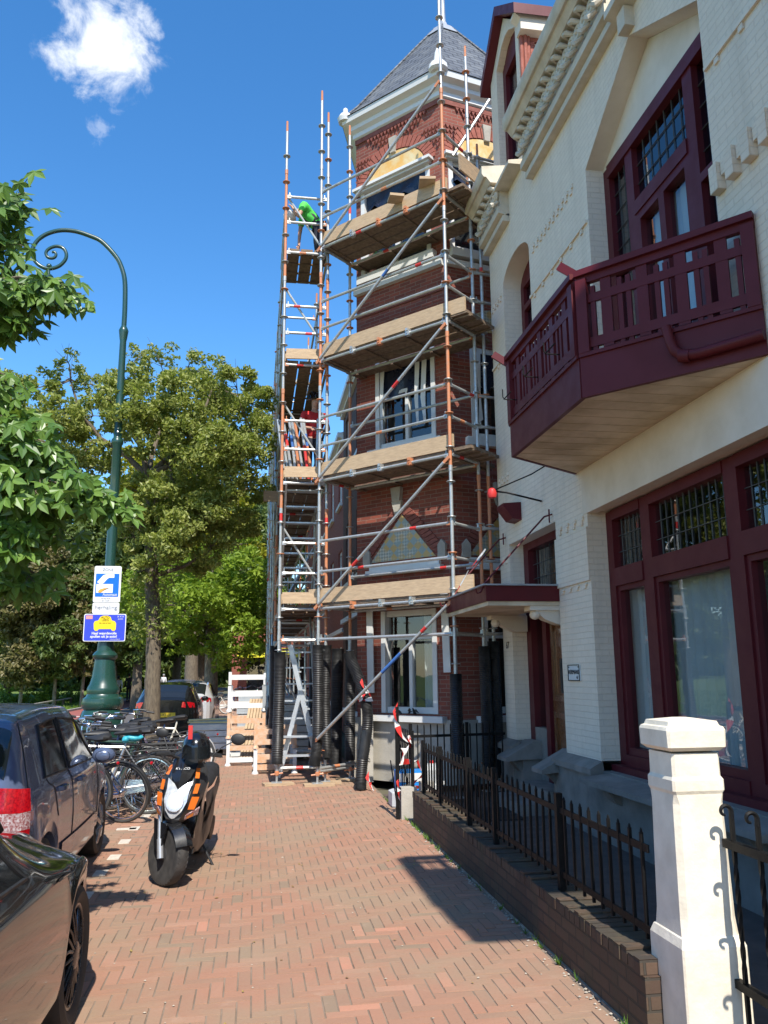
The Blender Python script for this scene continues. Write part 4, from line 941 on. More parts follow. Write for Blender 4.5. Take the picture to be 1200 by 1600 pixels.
# ---------------------------------------------------------------- system scaffold round the tower
P1 = V((0.94, 12.34, 0)); P2 = V((2.60, 10.55, 0)); PN = V((.733, .68, 0))
P1i = P1+PN*.73; P2i = P2+PN*.73
SY = [12.55, 15.1, 17.65, 20.2, 22.75, 25.3, 27.85]
SO = [V((.36, y, 0)) for y in SY]; SI = [V((1.07, y, 0)) for y in SY]
Q1 = V((3.30, 11.12, 0)); Q2 = V((4.05, 11.30, 0))
DECK = (2.62, 4.60, 6.57, 8.55)
def scaffold():
    S = thing('scaffold', 'tall galvanised tube scaffold with plank decks wrapped round the brick tower', 'scaffold', (1.8, 11.4, 0))
    rg = random.Random(21); TM = ['galv', 'orange_steel', 'red_mark', 'blue_mark']
    def standard(p, z0, z1, oseg=()):
        m = MB(); z = z0
        while z < z1-.05:
            e = min(z+1.96, z1); k = int((z-z0)/1.96+.5); m.m = 1 if k in oseg else 0
            m.tube([p+V((0, 0, z)), p+V((0, 0, e))], .0245, 10); 
            if e < z1-.1: m.m = 1 if k in oseg else 0; m.tube([p+V((0, 0, e-.06)), p+V((0, 0, e+.02))], .029, 10)
            z = e
        m.m = 1; m.tube([p+V((0, 0, z1)), p+V((0, 0, z1+.20))], [.021, .018], 8)
        zz = z0+.28
        while zz < z1:
            m.m = rg.choice((0, 0, 1))
            m.lathe([(.03, -.006), (.062, -.005), (.064, 0), (.062, .005), (.03, .006)], p+V((0, 0, zz)), 10); zz += .49
        if rg.random() < .5: m.m = 2; zz = rg.uniform(3, z1-1); m.tube([p+V((0, 0, zz)), p+V((0, 0, zz+.12))], .0255, 10)
        m.build('standard', TM, S)
        j = MB(); j.box(p.x-.075, p.x+.075, p.y-.075, p.y+.075, 0.036, .045); j.tube([p+V((0, 0, .045)), p+V((0, 0, z0+.05))], .017, 8); j.m = 1; j.tube([p+V((-.09, 0, z0-.05)), p+V((.09, 0, z0-.03))], .012, 6); j.lathe([(.03, -.03), (.036, 0), (.03, .03)], p+V((0, 0, z0-.03)), 8)
        j.build('base_jack', TM, S)
    standard(P1, .20, 11.25, (3,)); standard(P2, .45, 12.0, (2, 4)); standard(P1i, .20, 11.0, (1, 2)); standard(P2i, .45, 11.3, (1,))
    standard(Q1, .45, 9.6, (1,)); standard(Q2, .45, 11.7)
    for i, (a, b) in enumerate(zip(SO, SI)):
        standard(a, .2, (10.75, 9.0, 9.1, 8.9, 8.9, 8.6, 8.6)[i], ((2, 4), (1,), (3,), (), (2,), (), ())[i]); standard(b, .2, (11.0, 8.85, 9.0, 8.8, 8.6, 8.6, 8.6)[i], ((1, 3), (), (2,), (1,), (), (), ())[i])
    far = MB()
    def tube(a, b, name='ledger', r=.0225, orange=0.3, far_=False):
        m = far if far_ else MB(); d = (b-a).normalized(); a2, b2 = a+d*.045, b-d*.045
        m.m = 0; m.tube([a2, b2], r, 8)
        L = (b-a).length
        for p, s in ((a, 1), (b, -1)):
            m.m = 1 if rg.random() < orange else 0
            m.obox(p+d*s*.055, d*.03, d.cross(V((0, 0, 1))).normalized()*.014, V((0, 0, .028))); m.obox(p+d*s*.06+V((0, 0, .03)), d*.006, d.cross(V((0, 0, 1))).normalized()*.012, V((0, 0, .045)))
        if rg.random() < .4 and L > .6:
            m.m = rg.choice((1, 2, 2)); t = rg.uniform(.2, .85); c = a.lerp(b, t); m.tube([c, c+d*.11], r+.001, 8)
        if not far_: m.build(name, TM, S)
    Z = lambda p, z: p+V((0, 0, z))
    rails = [.24, 2.10]; 
    for dz in DECK: rails += [dz+.50, dz+.97]
    for z in rails[1:]: tube(Z(P1, z), Z(P2, z))
    tube(Z(P1, .24), Z(P1, .24)+V((.62, .55, .01)), 'ledger'); 
    for z in (.24,)+DECK:
        tube(Z(P1, z-.06), Z(P2, z-.06)) if z > 1 else None
        tube(Z(P1i, z-.06), Z(P2i, z-.06)) if z > 1 else None
        tube(Z(P1, z-.04), Z(P1i, z-.04), 'transom')
        if z > 1: tube(Z(P2, z-.04), Z(P2i, z-.04), 'transom')
    for z in rails[1:]: tube(Z(P2, z), Z(P2i, z), 'end_rail'); tube(Z(P2i, z+.02), Z(Q2, z+.04), 'ledger')
    for z in (3.1, 5.6, 7.5): tube(Z(P1i, z), Z(P2i, z), 'ledger')
    # street run
    for z in rails: tube(Z(SO[0], z), Z(SI[0], z), 'end_rail')
    for z in DECK: tube(Z(SO[0], z-.05), Z(SI[0], z-.05), 'transom'); tube(Z(SI[0], z-.03), Z(P1, z-.03), 'transom')
    for i in range(6):
        fr = i >= 2
        for z in rails:
            if z > 9.2 and i > 0: continue
            tube(Z(SO[i], z), Z(SO[i+1], z), far_=fr)
        for z in DECK:
            tube(Z(SO[i], z-.05), Z(SO[i+1], z-.05), far_=fr); tube(Z(SI[i], z-.05), Z(SI[i+1], z-.05), far_=fr)
            tube(Z(SO[i+1], z-.05), Z(SI[i+1], z-.05), 'transom', far_=fr)
        for z in (.24, 2.1): tube(Z(SO[i+1], z), Z(SI[i+1], z), far_=fr)
        for z in (3.1, 3.6, 5.1, 5.55, 7.05): tube(Z(SI[i], z), Z(SI[i+1], z), far_=True)
        k = i % 2
        for q, z in enumerate((.5, 2.55, 4.5, 6.5)):
            a, b = (SO[i], SO[i+1]) if (q+k) % 2 else (SO[i+1], SO[i])
            if i in (1, 3): tube(Z(a, z), Z(b, z+1.95), far_=True)
            a, b = (SO[i+1], SI[i+1]) if q % 2 else (SI[i+1], SO[i+1])
            tube(Z(a, z+.05), Z(b, z+1.4), far_=True)
    o = far.build('ledger', TM, S); o['kind'] = 'stuff'
    # diagonal braces on the front bay
    out = -PN*.07
    for k in range(5):
        m = MB(); a = Z(P1, .62+1.955*k)+out; b = Z(P2, 2.52+1.955*k)+out; d = (b-a).normalized()
        m.tube([a+d*.08, b-d*.08], .0235, 10); m.m = 1; m.obox(a+d*.03, d*.06, d.cross(PN).normalized()*.022, PN*.006); m.obox(b-d*.03, d*.06, d.cross(PN).normalized()*.022, PN*.006)
        m.tube([Z(P1, .62+1.955*k), a], .018, 6); m.tube([Z(P2, 2.52+1.955*k), b], .018, 6)
        m.m = (3, 2, 2, 3, 0)[k]; c = a.lerp(b, (.52, .3, .62, .55, .5)[k]); m.tube([c, c+d*(.42 if k == 0 else .13)], .0245, 10)
        if k == 0: m.m = 2; c = a.lerp(b, .8); m.tube([c, c+d*.1], .0246, 10)
        m.build('brace', TM, S)
    m = MB(); m.tube([Z(Q2, 11.55), Z(P2i, 9.5)+V((-.25, 0, .0))], .0235, 8); m.build('brace', TM, S)
    for k, z in enumerate((2.7, 4.7, 6.7, 8.4)):
        m = MB(); m.tube([Z(SO[0], z+1.2)+V((0, .06, 0)), Z(SI[0], z+.1)+V((0, .06, 0))], .018, 8); m.build('brace', TM, S)
    # decks: three boards each with gaps, dark underneath
    def deck(a, b, inn, z, name='deck', nb=3, mt='deck_dark', ov=.06):
        a, b, inn = V(a), V(b), V(inn); d = (b-a).normalized(); L = (b-a).length; w = (inn.length)/nb; nrm = inn.normalized(); m = MB()
        for i in range(nb):
            m.r = rg.uniform(.1, .9); c = a+d*(L/2)+nrm*(w*(i+.5))+V((0, 0, z+rg.uniform(-.004, .004))); m.obox(c, d*(L/2-.01+ov), nrm*(w/2-.012), V((0, 0, .022)))
        for t in (.04, .34, .66, .96):
            m.r = 0; c = a+d*L*t+nrm*(inn.length/2)+V((0, 0, z-.035)); m.obox(c, d*.02, nrm*(inn.length/2-.005), V((0, 0, .012)))
        m.build(name, mt, S)
    def toe(a, b, z, h=.21, off=V((0, 0, 0)), mt='toe'):
        a, b = V(a)+off, V(b)+off; d = (b-a).normalized(); m = MB(); m.r = rg.uniform(.2, .9)
        m.obox((a+b)/2+V((0, 0, z+h/2)), (b-a)/2, d.cross(V((0, 0, 1)))*.018, V((0, 0, h/2))); m.build('toe_board', mt, S)
    dirP = (P2-P1).normalized()
    for i, z in enumerate(DECK):
        deck(P1+PN*.05, P2+PN*.05, PN*.66, z)
        deck(P1i+PN*.06, P2i+PN*.06, PN*.34, z-.02, nb=1)
        toe(P1-dirP*(.0 if i else .25), P2+dirP*(.02 if i % 2 else .28), z+.03, .22, PN*.06)
        deck(P2+dirP*.02+PN*.1, P2+dirP*.02+PN*.75, dirP*.30, z+.02, nb=1)
        deck(SI[0]+V((-.68, .05, 0)), SI[1]+V((-.68, -.05, 0)), V((.66, 0, 0)), z) if i != 3 else deck(SI[0]+V((-.68, .05, 0)), SI[0]+V((-.68, 1.1, 0)), V((.66, 0, 0)), z)
        if i < 3: toe(V((.40, 12.5, 0)), V((.98, 12.46, 0)), z+.03, .17)
        if i < 3: toe(V((.40, 12.6, 0)), V((.40, 15.05, 0)), z+.03, .17)
        for k in range(1, 4):
            if i < 3: toe(SO[k]+V((.04, .05, 0)), SO[k+1]+V((.04, -.05, 0)), z+.03, .17); toe(SI[k]+V((-.02, .05, 0)), SI[k+1]+V((-.02, -.05, 0)), z+.03, .15, mt='plank')
        for k in range(1, 5):
            if i < 3: deck(SI[k]+V((-.68, .05, 0)), SI[k+1]+V((-.68, -.05, 0)), V((.66, 0, 0)), z)
    # tube clamps under the decks
    for i, z in enumerate(DECK):
        for t in (.28, .50, .72):
            m = MB(); c = P1.lerp(P2, t)+V((0, 0, z-.06)); m.m = rg.choice((0, 1)); m.obox(c, dirP*.035, PN*.035, V((0, 0, .035))); m.obox(c+V((0, 0, .05)), dirP*.02, PN*.05, V((0, 0, .02))); m.tube([c-PN*.05, c+PN*.06], .012, 6); m.build('clamp', TM, S)
    # aluminium stair flights zigzagging up the street run
    for i, z in enumerate((.25,)+DECK[:1]):
        m = MB(); z1 = DECK[i]; ya, yb = (12.75, 14.9) if i % 2 == 0 else (14.9, 12.75)
        for x in (.44, .98): m.bar((x, ya, z), (x, yb, z1), .03, .12)
        for k in range(9): t = (k+.5)/9; y = lerp(ya, yb, t); zz = lerp(z, z1, t); m.box(.455, .965, y-.08, y+.08, zz-.012, zz+.012)
        m.build('stair_flight', 'alu', S)
    # sole boards
    for p in (P1, SO[0], P1i, SI[0], SO[1]):
        m = MB(); a = rg.uniform(-.3, .3); u = V((math.cos(a), math.sin(a), 0)); m.obox(p+V((.02, .0, .018)), u*.22, V((-u.y, u.x, 0))*.11, V((0, 0, .017))); m.build('sole_board', 'toe', S)
scaffold()
# loose planks on the top deck
def plank(a, b, w, t, label, mt='toe'):
    a, b = V(a), V(b); m = MB(); m.r = .5; m.bar(a, b, w, t); o = m.build('plank', mt); tag(o, label, 'plank', 'loose planks on the scaffold')
d_ = (P2-P1).normalized()
plank(P1.lerp(P2, .62)+PN*.02+V((0, 0, 8.74)), P1.lerp(P2, .70)-PN*.16+V((0, 0, 8.72)), .22, .04, 'short loose plank poking out from the top deck, the lower and farther of two')
plank(P1.lerp(P2, .80)+PN*.25+V((0, 0, 8.83)), P1.lerp(P2, .92)-PN*.12+V((0, 0, 8.80)), .24, .04, 'short loose plank lying beside the corner tube of the top deck')
plank(P2+d_*.3+PN*-.02+V((0, 0, 8.90)), P2i+d_*.30+PN*.1+V((0, 0, 8.92)), .03, .26, 'upright plank on edge at the house end of the top deck', 'plank')
plank((.1, 15.0, 4.86), (.95, 15.06, 4.86), .04, .2, 'plank end sticking out towards the elm above the second deck')
# bundle of spare tubes leaning on the second deck
rg = random.Random(4)
for i in range(9):
    a = V((.42+.062*i, 12.68+.03*(i % 2), 4.64)); b = a+V((-.13-.02*(i % 3)+(.2 if i > 7 else 0), .10, 1.0+.06*rg.random()))
    m = MB(); m.m = (0, 0, 0, 0, 1, 0, 2, 1, 0)[i]; m.tube([a, a.lerp(b, .55)], .024, 8); m.m = (0, 0, 2, 3, 0, 1, 0, 3, 0)[i]; m.tube([a.lerp(b, .55), a.lerp(b, .75)], .0245, 8); m.m = (0, 0, 0, 0, 0, 1, 0, 0, 0)[i]; m.tube([a.lerp(b, .75), b], .024, 8)
    tag(m.build('scaffold_tube', ['galv', 'orange_steel', 'red_mark', 'blue_mark']), {2: 'grey spare tube with a red band', 3: 'grey spare tube with a blue band', 4: 'spare tube with an orange lower half', 5: 'grey spare tube with an orange upper end', 6: 'spare tube with a red lower half', 7: 'orange spare tube with a blue band'}.get(i, 'plain grey spare tube')+' in the bundle leaning on the second deck', 'tube', 'spare tubes on the second deck')
# black corrugated sleeves round the feet of the poles
def sleeve(pts, label, r=.078, split=False):
    pts = [V(p) for p in pts]; L = sum((b-a).length for a, b in zip(pts, pts[1:])); n = int(L/.011); P_ = []; R_ = []
    for i in range(n+1):
        t = i/n*(len(pts)-1); k = min(int(t), len(pts)-2); f = t-k
        p0 = pts[max(k-1, 0)]; p1 = pts[k]; p2 = pts[k+1]; p3 = pts[min(k+2, len(pts)-1)]
        P_.append(.5*((2*p1)+(p2-p0)*f+(2*p0-5*p1+4*p2-p3)*f*f+(3*p1-p0-3*p2+p3)*f**3)); R_.append(r+(.005 if i % 2 else -.004))
    m = MB(); m.tube(P_, R_, 14, cap=False); m.tube(P_, [q-.012 for q in R_], 14, cap=False)
    tag(m.build('pipe_sleeve', 'black_plastic', sharp=60), label, 'pipe sleeve', 'black corrugated pipe sleeves at the scaffold foot')
Zp = lambda p, z, dx=0, dy=0: (p.x+dx, p.y+dy, z)
sleeve([Zp(SO[0], .30, .0), Zp(SO[0], .9, .01), Zp(SO[0], 1.5, .02), Zp(SO[0], 1.92, .02)], 'black corrugated sleeve on the street corner pole beside the orange rack', .085)
sleeve([Zp(P1, .28, -.05), Zp(P1, .7, .0), Zp(P1, 1.4, .0), Zp(P1, 2.02, -.01)], 'torn black corrugated sleeve behind the foot of the lowest diagonal brace', .08)
sleeve([Zp(SI[0], .35, .03), Zp(SI[0], 1.2, .0), Zp(SI[0], 2.02, .02)], 'slim black corrugated sleeve touching the torn one', .07)
sleeve([Zp(P1i, .30, 0), Zp(P1i, 1.1, 0), Zp(P1i, 1.82, .01)], 'black corrugated sleeve on the inner pole between torn and bent sleeves', .08)
sleeve([Zp(P2, .42, .0), Zp(P2, 1.0, .0), Zp(P2, 1.58, -.0)], 'straight black corrugated sleeve on the pole behind the garden gate', .078)
sleeve([Zp(P2i, .2, 0), Zp(P2i, 1.0, .01), Zp(P2i, 1.95, 0)], 'black corrugated sleeve between the gate sleeve and the house corner', .08)
sleeve([Zp(Q1, .2, .02), Zp(Q1, 1.0, .0), Zp(Q1, 2.02, -.01)], 'black corrugated sleeve closest to the white house corner', .085)
sleeve([Zp(SO[1], .3, 0), Zp(SO[1], 1.2, 0), Zp(SO[1], 2.1, 0)], 'black corrugated sleeve on the second street side pole, behind the corner one', .085)
sleeve([Zp(SI[1], .3, 0), Zp(SI[1], 1.2, 0), Zp(SI[1], 2.1, 0)], 'black corrugated sleeve on the second inner pole, in shade', .085)
sleeve([(1.33, 13.6, .1), (1.34, 13.6, 1.0), (1.36, 13.6, 2.0)], 'loose black corrugated sleeve standing in the shade of the decks', .10)
sleeve([(1.5, 11.75, .02), (1.52, 11.75, .35), (1.60, 11.76, .9), (1.57, 11.78, 1.25), (1.44, 11.8, 1.62), (1.32, 11.82, 1.9)], 'bent black corrugated sleeve leaning loose and tied with tape', .078)
# ---------------------------------------------------------------- cars
def paint(name, c, c2=None, metal=0.4, rough=0.22):
    return mat(name, c, rough, metal=metal, var=0.06, scale=2, c2=c2 or tuple(q*.8 for q in c), spec=.4, coat=.65, world=False)
M['car_glass'] = mat('tinted_car_glass', (0.012, 0.014, 0.015), 0.04, var=0.1, coat=0.6, world=False)
M['red_lens'] = mat('red_lamp_lens', (0.50, 0.008, 0.012), 0.12, var=0.5, scale=70, c2=(0.22, 0.0, 0.005), coat=0.8, world=False)
M['clear_lens'] = mat('clear_lamp_lens', (0.55, 0.5, 0.5), 0.15, var=0.7, scale=80, c2=(0.25, 0.08, 0.08), coat=0.8, world=False)
M['orange_lens'] = mat('orange_lens', (0.75, 0.22, 0.03), 0.2, var=0.3, scale=60, coat=0.5, world=False)
M['plate_yellow'] = mat('yellow_plate', (0.75, 0.50, 0.02), 0.5, var=0.1)
M['alloy'] = mat('alloy_wheel', (0.45, 0.45, 0.46), 0.3, metal=0.8, var=0.2, scale=20, world=False)
M['dark_alloy'] = mat('dark_alloy_wheel', (0.10, 0.10, 0.105), 0.25, metal=0.8, var=0.2, scale=20, world=False)
def car(name, label, cat, cx, y0, yaw, S, paintm, full=True):
    """S: dict with L, hw, zs, zr, rw tables over x, wheels, R. local x forward, y left; world forward is +Y"""
    Lc, R = S['L'], S['R']; zb0 = S.get('zb', .22)
    T = thing(name, label, cat, (cx, y0, 0), 'cars parked along the kerb')
    rot = Matrix.Translation((cx, y0, 0)) @ Matrix.Rotation(rad(90)+yaw, 4, 'Z')
    def sec(x):
        zs, zr, hw, rw = interp(S['zs'], x), interp(S['zr'], x), interp(S['hw'], x), interp(S['rw'], x); zb = zb0; ar = 0
        for xw in S['wheels']:
            Ra = R*S.get('arch', 1.16); d = abs(x-xw)
            if d < Ra: zb = max(zb, R+math.sqrt(Ra*Ra-d*d)*.98); ar = 1
        cab = min(1, max(0, (zr-zs)/.35)); tk = interp(S['tk'], x) if 'tk' in S else 0
        pts = [(hw*.93 if not ar else hw*.985, zb), (hw*(.985 if not ar else 1.0), zb+.06), (hw, max(lerp(zb0, zs, .62), zb+.09)), (hw*.972, max(zs-.02, zb+.11))]
        pts += [(lerp(hw*.93, lerp(hw*.95, rw, .10), cab), zs+max(.006, .05*cab)), (rw+.015*cab, zr-lerp(.016, .10, cab)), (rw*.82, zr-lerp(.006, .022, cab)), (0, zr)]
        return pts
    def cr(p, v):
        k = min(int(v), len(p)-2); f = v-k
        a, b = p[k], p[k+1]; o = p[k-1] if k else (2*a[0]-b[0], 2*a[1]-b[1]); e = p[k+2] if k+2 < len(p) else (-p[k][0], p[k][1])
        g = lambda q: .5*(2*a[q]+(b[q]-o[q])*f*.8+(2*o[q]*.8-4.6*a[q]+3.8*b[q]-.8*e[q]+(.6*a[q]-.6*b[q])*0)*f*f*0+0)
        def h(q):
            m0, m1 = (b[q]-o[q])*.42, (e[q]-a[q])*.42; f2, f3 = f*f, f*f*f
            return (2*f3-3*f2+1)*a[q]+(f3-2*f2+f)*m0+(-2*f3+3*f2)*b[q]+(f3-f2)*m1
        return h(0), h(1)
    def P(x, v, sd=-1): y, z = cr(sec(x), v); return V((x, sd*y, z))
    def surf(x, v, off, sd=-1):
        e = .02; a = P(min(Lc, x+e), v, sd)-P(max(0, x-e), v, sd); b = P(x, min(7, v+e), sd)-P(x, max(0, v-e), sd); n = a.cross(b)
        if n.length < 1e-9: n = V((0, 0, 1))
        n.normalize()
        c = P(x, v, sd); ref = V((0, c.y, c.z-.5 if v > 4 else 0.0))
        if v >= 6.5: ref = V((0, 0, 1))
        if n.dot(ref) < 0: n = -n
        return c+n*off
    xs = sorted(set([0, .015, .05, .10]+[i*(.04 if full else .09) for i in range(1, int(Lc/(.04 if full else .09)))]+[Lc-.10, Lc-.05, Lc-.015, Lc])); xs = [x for x in xs if x <= Lc]
    nv = 28 if full else 14; rings = []
    for x in xs:
        s = sec(x); half = [cr(s, 7*i/nv) for i in range(nv+1)]
        rings.append([V((x, -y, z)) for y, z in half]+[V((x, y, z)) for y, z in reversed(half[:-1])])
    b = MB(); b.loft(rings, closed=True, cap=True); body = b.xf(rot).build('body', paintm, T, sharp=40)
    u = MB(); hw = interp(S['hw'], Lc/2); u.box(.25, Lc-.25, -hw*.72, hw*.72, .16, .55); u.xf(rot).build('underbody', 'matt_black', T)
    def patch(q, off, n=8, m=5, sd=-1, mb=None):
        """q four corners (x, v): lower back, lower front, upper front, upper back"""
        g = mb or MB(); vs = []
        for i in range(n+1):
            for j in range(m+1):
                s, t = i/n, j/m
                x = lerp(lerp(q[0][0], q[1][0], s), lerp(q[3][0], q[2][0], s), t); v = lerp(lerp(q[0][1], q[1][1], s), lerp(q[3][1], q[2][1], s), t)
                vs.append(surf(x, v, off, sd))
        g.add(vs, [(i*(m+1)+j, (i+1)*(m+1)+j, (i+1)*(m+1)+j+1, i*(m+1)+j+1) for i in range(n) for j in range(m)], True); return g
    for q in S['side_glass']:
        for sd in ((-1, 1) if full else (-1,)):
            patch(q, .004, 8, 5, sd).xf(rot).build('side_window', 'car_glass', T, sharp=0)
            e = MB()
            qq = [surf(x, v, .006, sd) for x, v in q]
            for i in range(4):
                a, c_ = q[i], q[(i+1) % 4]; e.tube([surf(lerp(a[0], c_[0], t/6), lerp(a[1], c_[1], t/6), .005, sd) for t in range(7)], .009, 5)
            e.xf(rot).build('window_seal', 'matt_black', T)
    for nm, q in (('rear_window', S.get('rear_glass')), ('windscreen', S.get('front_glass'))):
        if q:
            g = MB()
            for sd in (-1, 1): patch(q, .005, 8, 8, sd, g)
            g.xf(rot).build(nm, 'car_glass', T, sharp=0)
    # door seams and sill trim
    sm = MB()
    for (xa, va, xb, vb) in S.get('seams', ()):
        sm.tube([surf(lerp(xa, xb, i/14), lerp(va, vb, i/14), .0005) for i in range(15)], .0045, 4)
    if S.get('seams'): sm.xf(rot).build('panel_gap', 'matt_black', T)
    if S.get('strip'): 
        a, c_, v0, v1 = S['strip']; g = patch(((a, v0), (c_, v0), (c_, v1), (a, v1)), .012, 14, 3); g.xf(rot).build('rubbing_strip', paintm, T)
    for hx in S.get('handles', ()):
        k = MB(); p0 = surf(hx, 2.86, 0); k.loft([[p0+V((dx, -o, dz)) for dx, o, dz in ((t, h, -.016), (t, h+.012, -.012), (t, h+.012, .012), (t, h, .016))] for t, h in ((-.09, -.01), (-.08, .02), (-.02, .032), (.05, .030), (.085, .014), (.09, -.01))]); k.xf(rot).build('door_handle', paintm, T)
    # wheels
    for xw in S['wheels']:
        for sd in ((-1, 1) if full else (-1,)):
            hw_ = interp(S['hw'], xw); yc = sd*(hw_-.115); X = Matrix.Translation((xw, yc, R)) @ Matrix.Rotation(rad(90)*(1 if sd < 0 else -1), 4, 'X')
            rr = S['rim']; 
            ty = MB(); ty.lathe([(rr, -.09), (R-.03, -.10), (R-.004, -.085), (R, -.05), (R, .05), (R-.004, .085), (R-.03, .10), (rr+.005, .092), (rr-.012, .075)], (0, 0, 0), 40, X); 
            w = ty.xf(rot).build('wheel', 'tyre', T)
            rm = MB(); rm.lathe([(rr-.012, .075), (rr-.03, .08), (rr-.035, .03), (.0, .02)], (0, 0, 0), 36, X); rm.xf(rot).build('rim_barrel', 'matt_black', w)
            sp = MB(); ns = S['spokes']
            for i in range(ns):
                a = 2*math.pi*i/ns; tw = S.get('twist', 0)
                for o in ((-.5, .5) if S.get('double') else (0,)):
                    a0 = a+o*.18; a1 = a+o*.42+tw
                    wd = S.get('spw', .018); 
                    p = [X @ V((math.cos(a0)*.05, math.sin(a0)*.05, .085)), X @ V((math.cos((a0+a1)/2)*rr*.55, math.sin((a0+a1)/2)*rr*.55, .08)), X @ V((math.cos(a1)*(rr-.02), math.sin(a1)*(rr-.02), .07))]
                    sp.tube(p, [wd, wd*.85, wd*.8], 6)
            sp.lathe([(.065, .06), (.065, .09), (.05, .098), (0, .10)], (0, 0, 0), 16, X)
            sp.torus(X @ V((0, 0, .072)), rr-.016, .012, (X.to_3x3() @ V((0, 0, 1))), 36, 6)
            sp.xf(rot).build('rim', S['rim_m'], w)
    # mirrors
    for sd in ((-1, 1) if full else (-1,)):
        if 'mirror' in S:
            mx, mz = S['mirror']; y = sd*(interp(S['hw'], mx)+.06)
            k = MB(); k.ball((mx, y, mz), (.06, .10, .068), 14, 10); k.bar((mx, sd*(interp(S['hw'], mx)-.06), mz-.04), (mx, y, mz-.02), .05, .03); mm = k.xf(rot).build('wing_mirror', S.get('mirror_m', paintm), T)
            k = MB(); k.lathe([(.0, .0), (.056, 0)], (0, 0, 0), 18, Matrix.Translation((mx-.047, y, mz)) @ Matrix.Rotation(rad(-90), 4, 'Y') @ Matrix.Diagonal((.8, 1.1, 1, 1))); k.xf(rot).build('mirror_glass', 'chrome', mm)
    for (kind, boxes) in S.get('lamps', ()):
        for sd in (-1, 1):
            for poly, m_ in boxes:    # poly [(x, y, z)...] extruded quads
                k = MB(); n_ = len(poly)//2; k.loft([[V((x, sd*y, z)) for x, y, z in poly[:n_]], [V((x, sd*y, z)) for x, y, z in poly[n_:]]], closed=False, cap=False, smooth=True)
                k.xf(rot).build(kind, m_, T, sharp=0)
    if 'plate' in S:
        x, z = S['plate']; k = MB(); k.box(x-.012, x, -.26, .26, z-.055, z+.055); pl = k.xf(rot).build('licence_plate', 'plate_yellow', T)
        p = rot @ V((x-.013, 0, z)); text_obj('lettering', S.get('reg', '38-TD-NB'), 'matt_black', pl, p, (rad(90), 0, yaw), .085)
    for bx in S.get('trim', ()):
        k = MB(); k.box(*bx[1]); k.xf(rot).build(bx[0], bx[2], T)
    return T, rot, surf, patch
BLUE = paint('dark_blue_car_paint', (0.095, 0.125, 0.21), metal=0.25, rough=.26)
BLACK = paint('black_car_paint', (0.007, 0.0075, 0.007), metal=0.0, rough=.12)
WHITE = paint('silver_white_car_paint', (0.55, 0.56, 0.57), metal=0.3)
# dark blue hatchback
Lb = 3.5
B = dict(L=Lb, R=.275, rim=.19, wheels=(.60, 2.83), zb=.20, spokes=7, spw=.03, rim_m='alloy',
    zs=[(0, .80), (.1, .84), (.5, .87), (2.4, .84), (2.9, .78), (3.3, .62), (3.5, .48)],
    zr=[(0, .93), (.04, .97), (.10, 1.05), (.22, 1.24), (.34, 1.345), (.5, 1.375), (1.2, 1.40), (1.9, 1.385), (2.25, 1.27), (2.65, 1.03), (2.8, .95), (3.2, .82), (3.42, .66), (3.5, .52)],
    hw=[(0, .70), (.03, .735), (.10, .755), (.3, .768), (1.5, .768), (2.9, .735), (3.3, .66), (3.5, .50)],
    rw=[(0, .60), (.10, .60), (.4, .575), (1.4, .56), (2.0, .56), (2.6, .60), (3.3, .56), (3.5, .42)],
    side_glass=[((.62, 4.06), (1.28, 4.04), (1.30, 4.93), (.78, 4.90)), ((1.38, 4.04), (2.42, 4.02), (2.02, 4.86), (1.38, 4.93))],
    rear_glass=((.085, 5.15), (.085, 7), (.29, 7), (.29, 5.35)), front_glass=((2.02, 5.2), (2.02, 7), (2.62, 7), (2.66, 5.2)),
    seams=((1.33, .9, 1.33, 4.0), (2.46, .9, 2.46, 4.0), (.86, 2.2, .66, 4.0), (.10, 3.3, .42, 5.3)), strip=(.98, 2.44, 1.25, 1.55), handles=(.98, 1.62), mirror=(2.26, .92),
    lamps=[('tail_lamp', [([(-.004, .545, .95), (-.004, .715, .94), (.09, .755, .93), (-.004, .50, .80), (-.006, .728, .80), (.09, .768, .80)], 'red_lens'), ([(-.005, .50, .799), (-.007, .728, .799), (.09, .768, .799), (-.005, .475, .70), (-.006, .73, .70), (.085, .77, .70)], 'clear_lens'), ([(-.005, .475, .699), (-.007, .73, .699), (.085, .77, .699), (-.004, .455, .60), (-.005, .725, .60), (.08, .768, .60)], 'red_lens')])],
    plate=(-.004, .48), reg='55-TZ-GL', trim=[('rear_bumper', (-.05, .02, -.64, .64, .24, .44), BLUE), ('rear_wiper', (.10, .12, -.02, .30, 1.03, 1.045), 'matt_black')])
car('parked_hatchback', 'dark blue hatchback parked with its nose to the bicycle row', 'car', -2.085, 5.36, 0, B, BLUE)
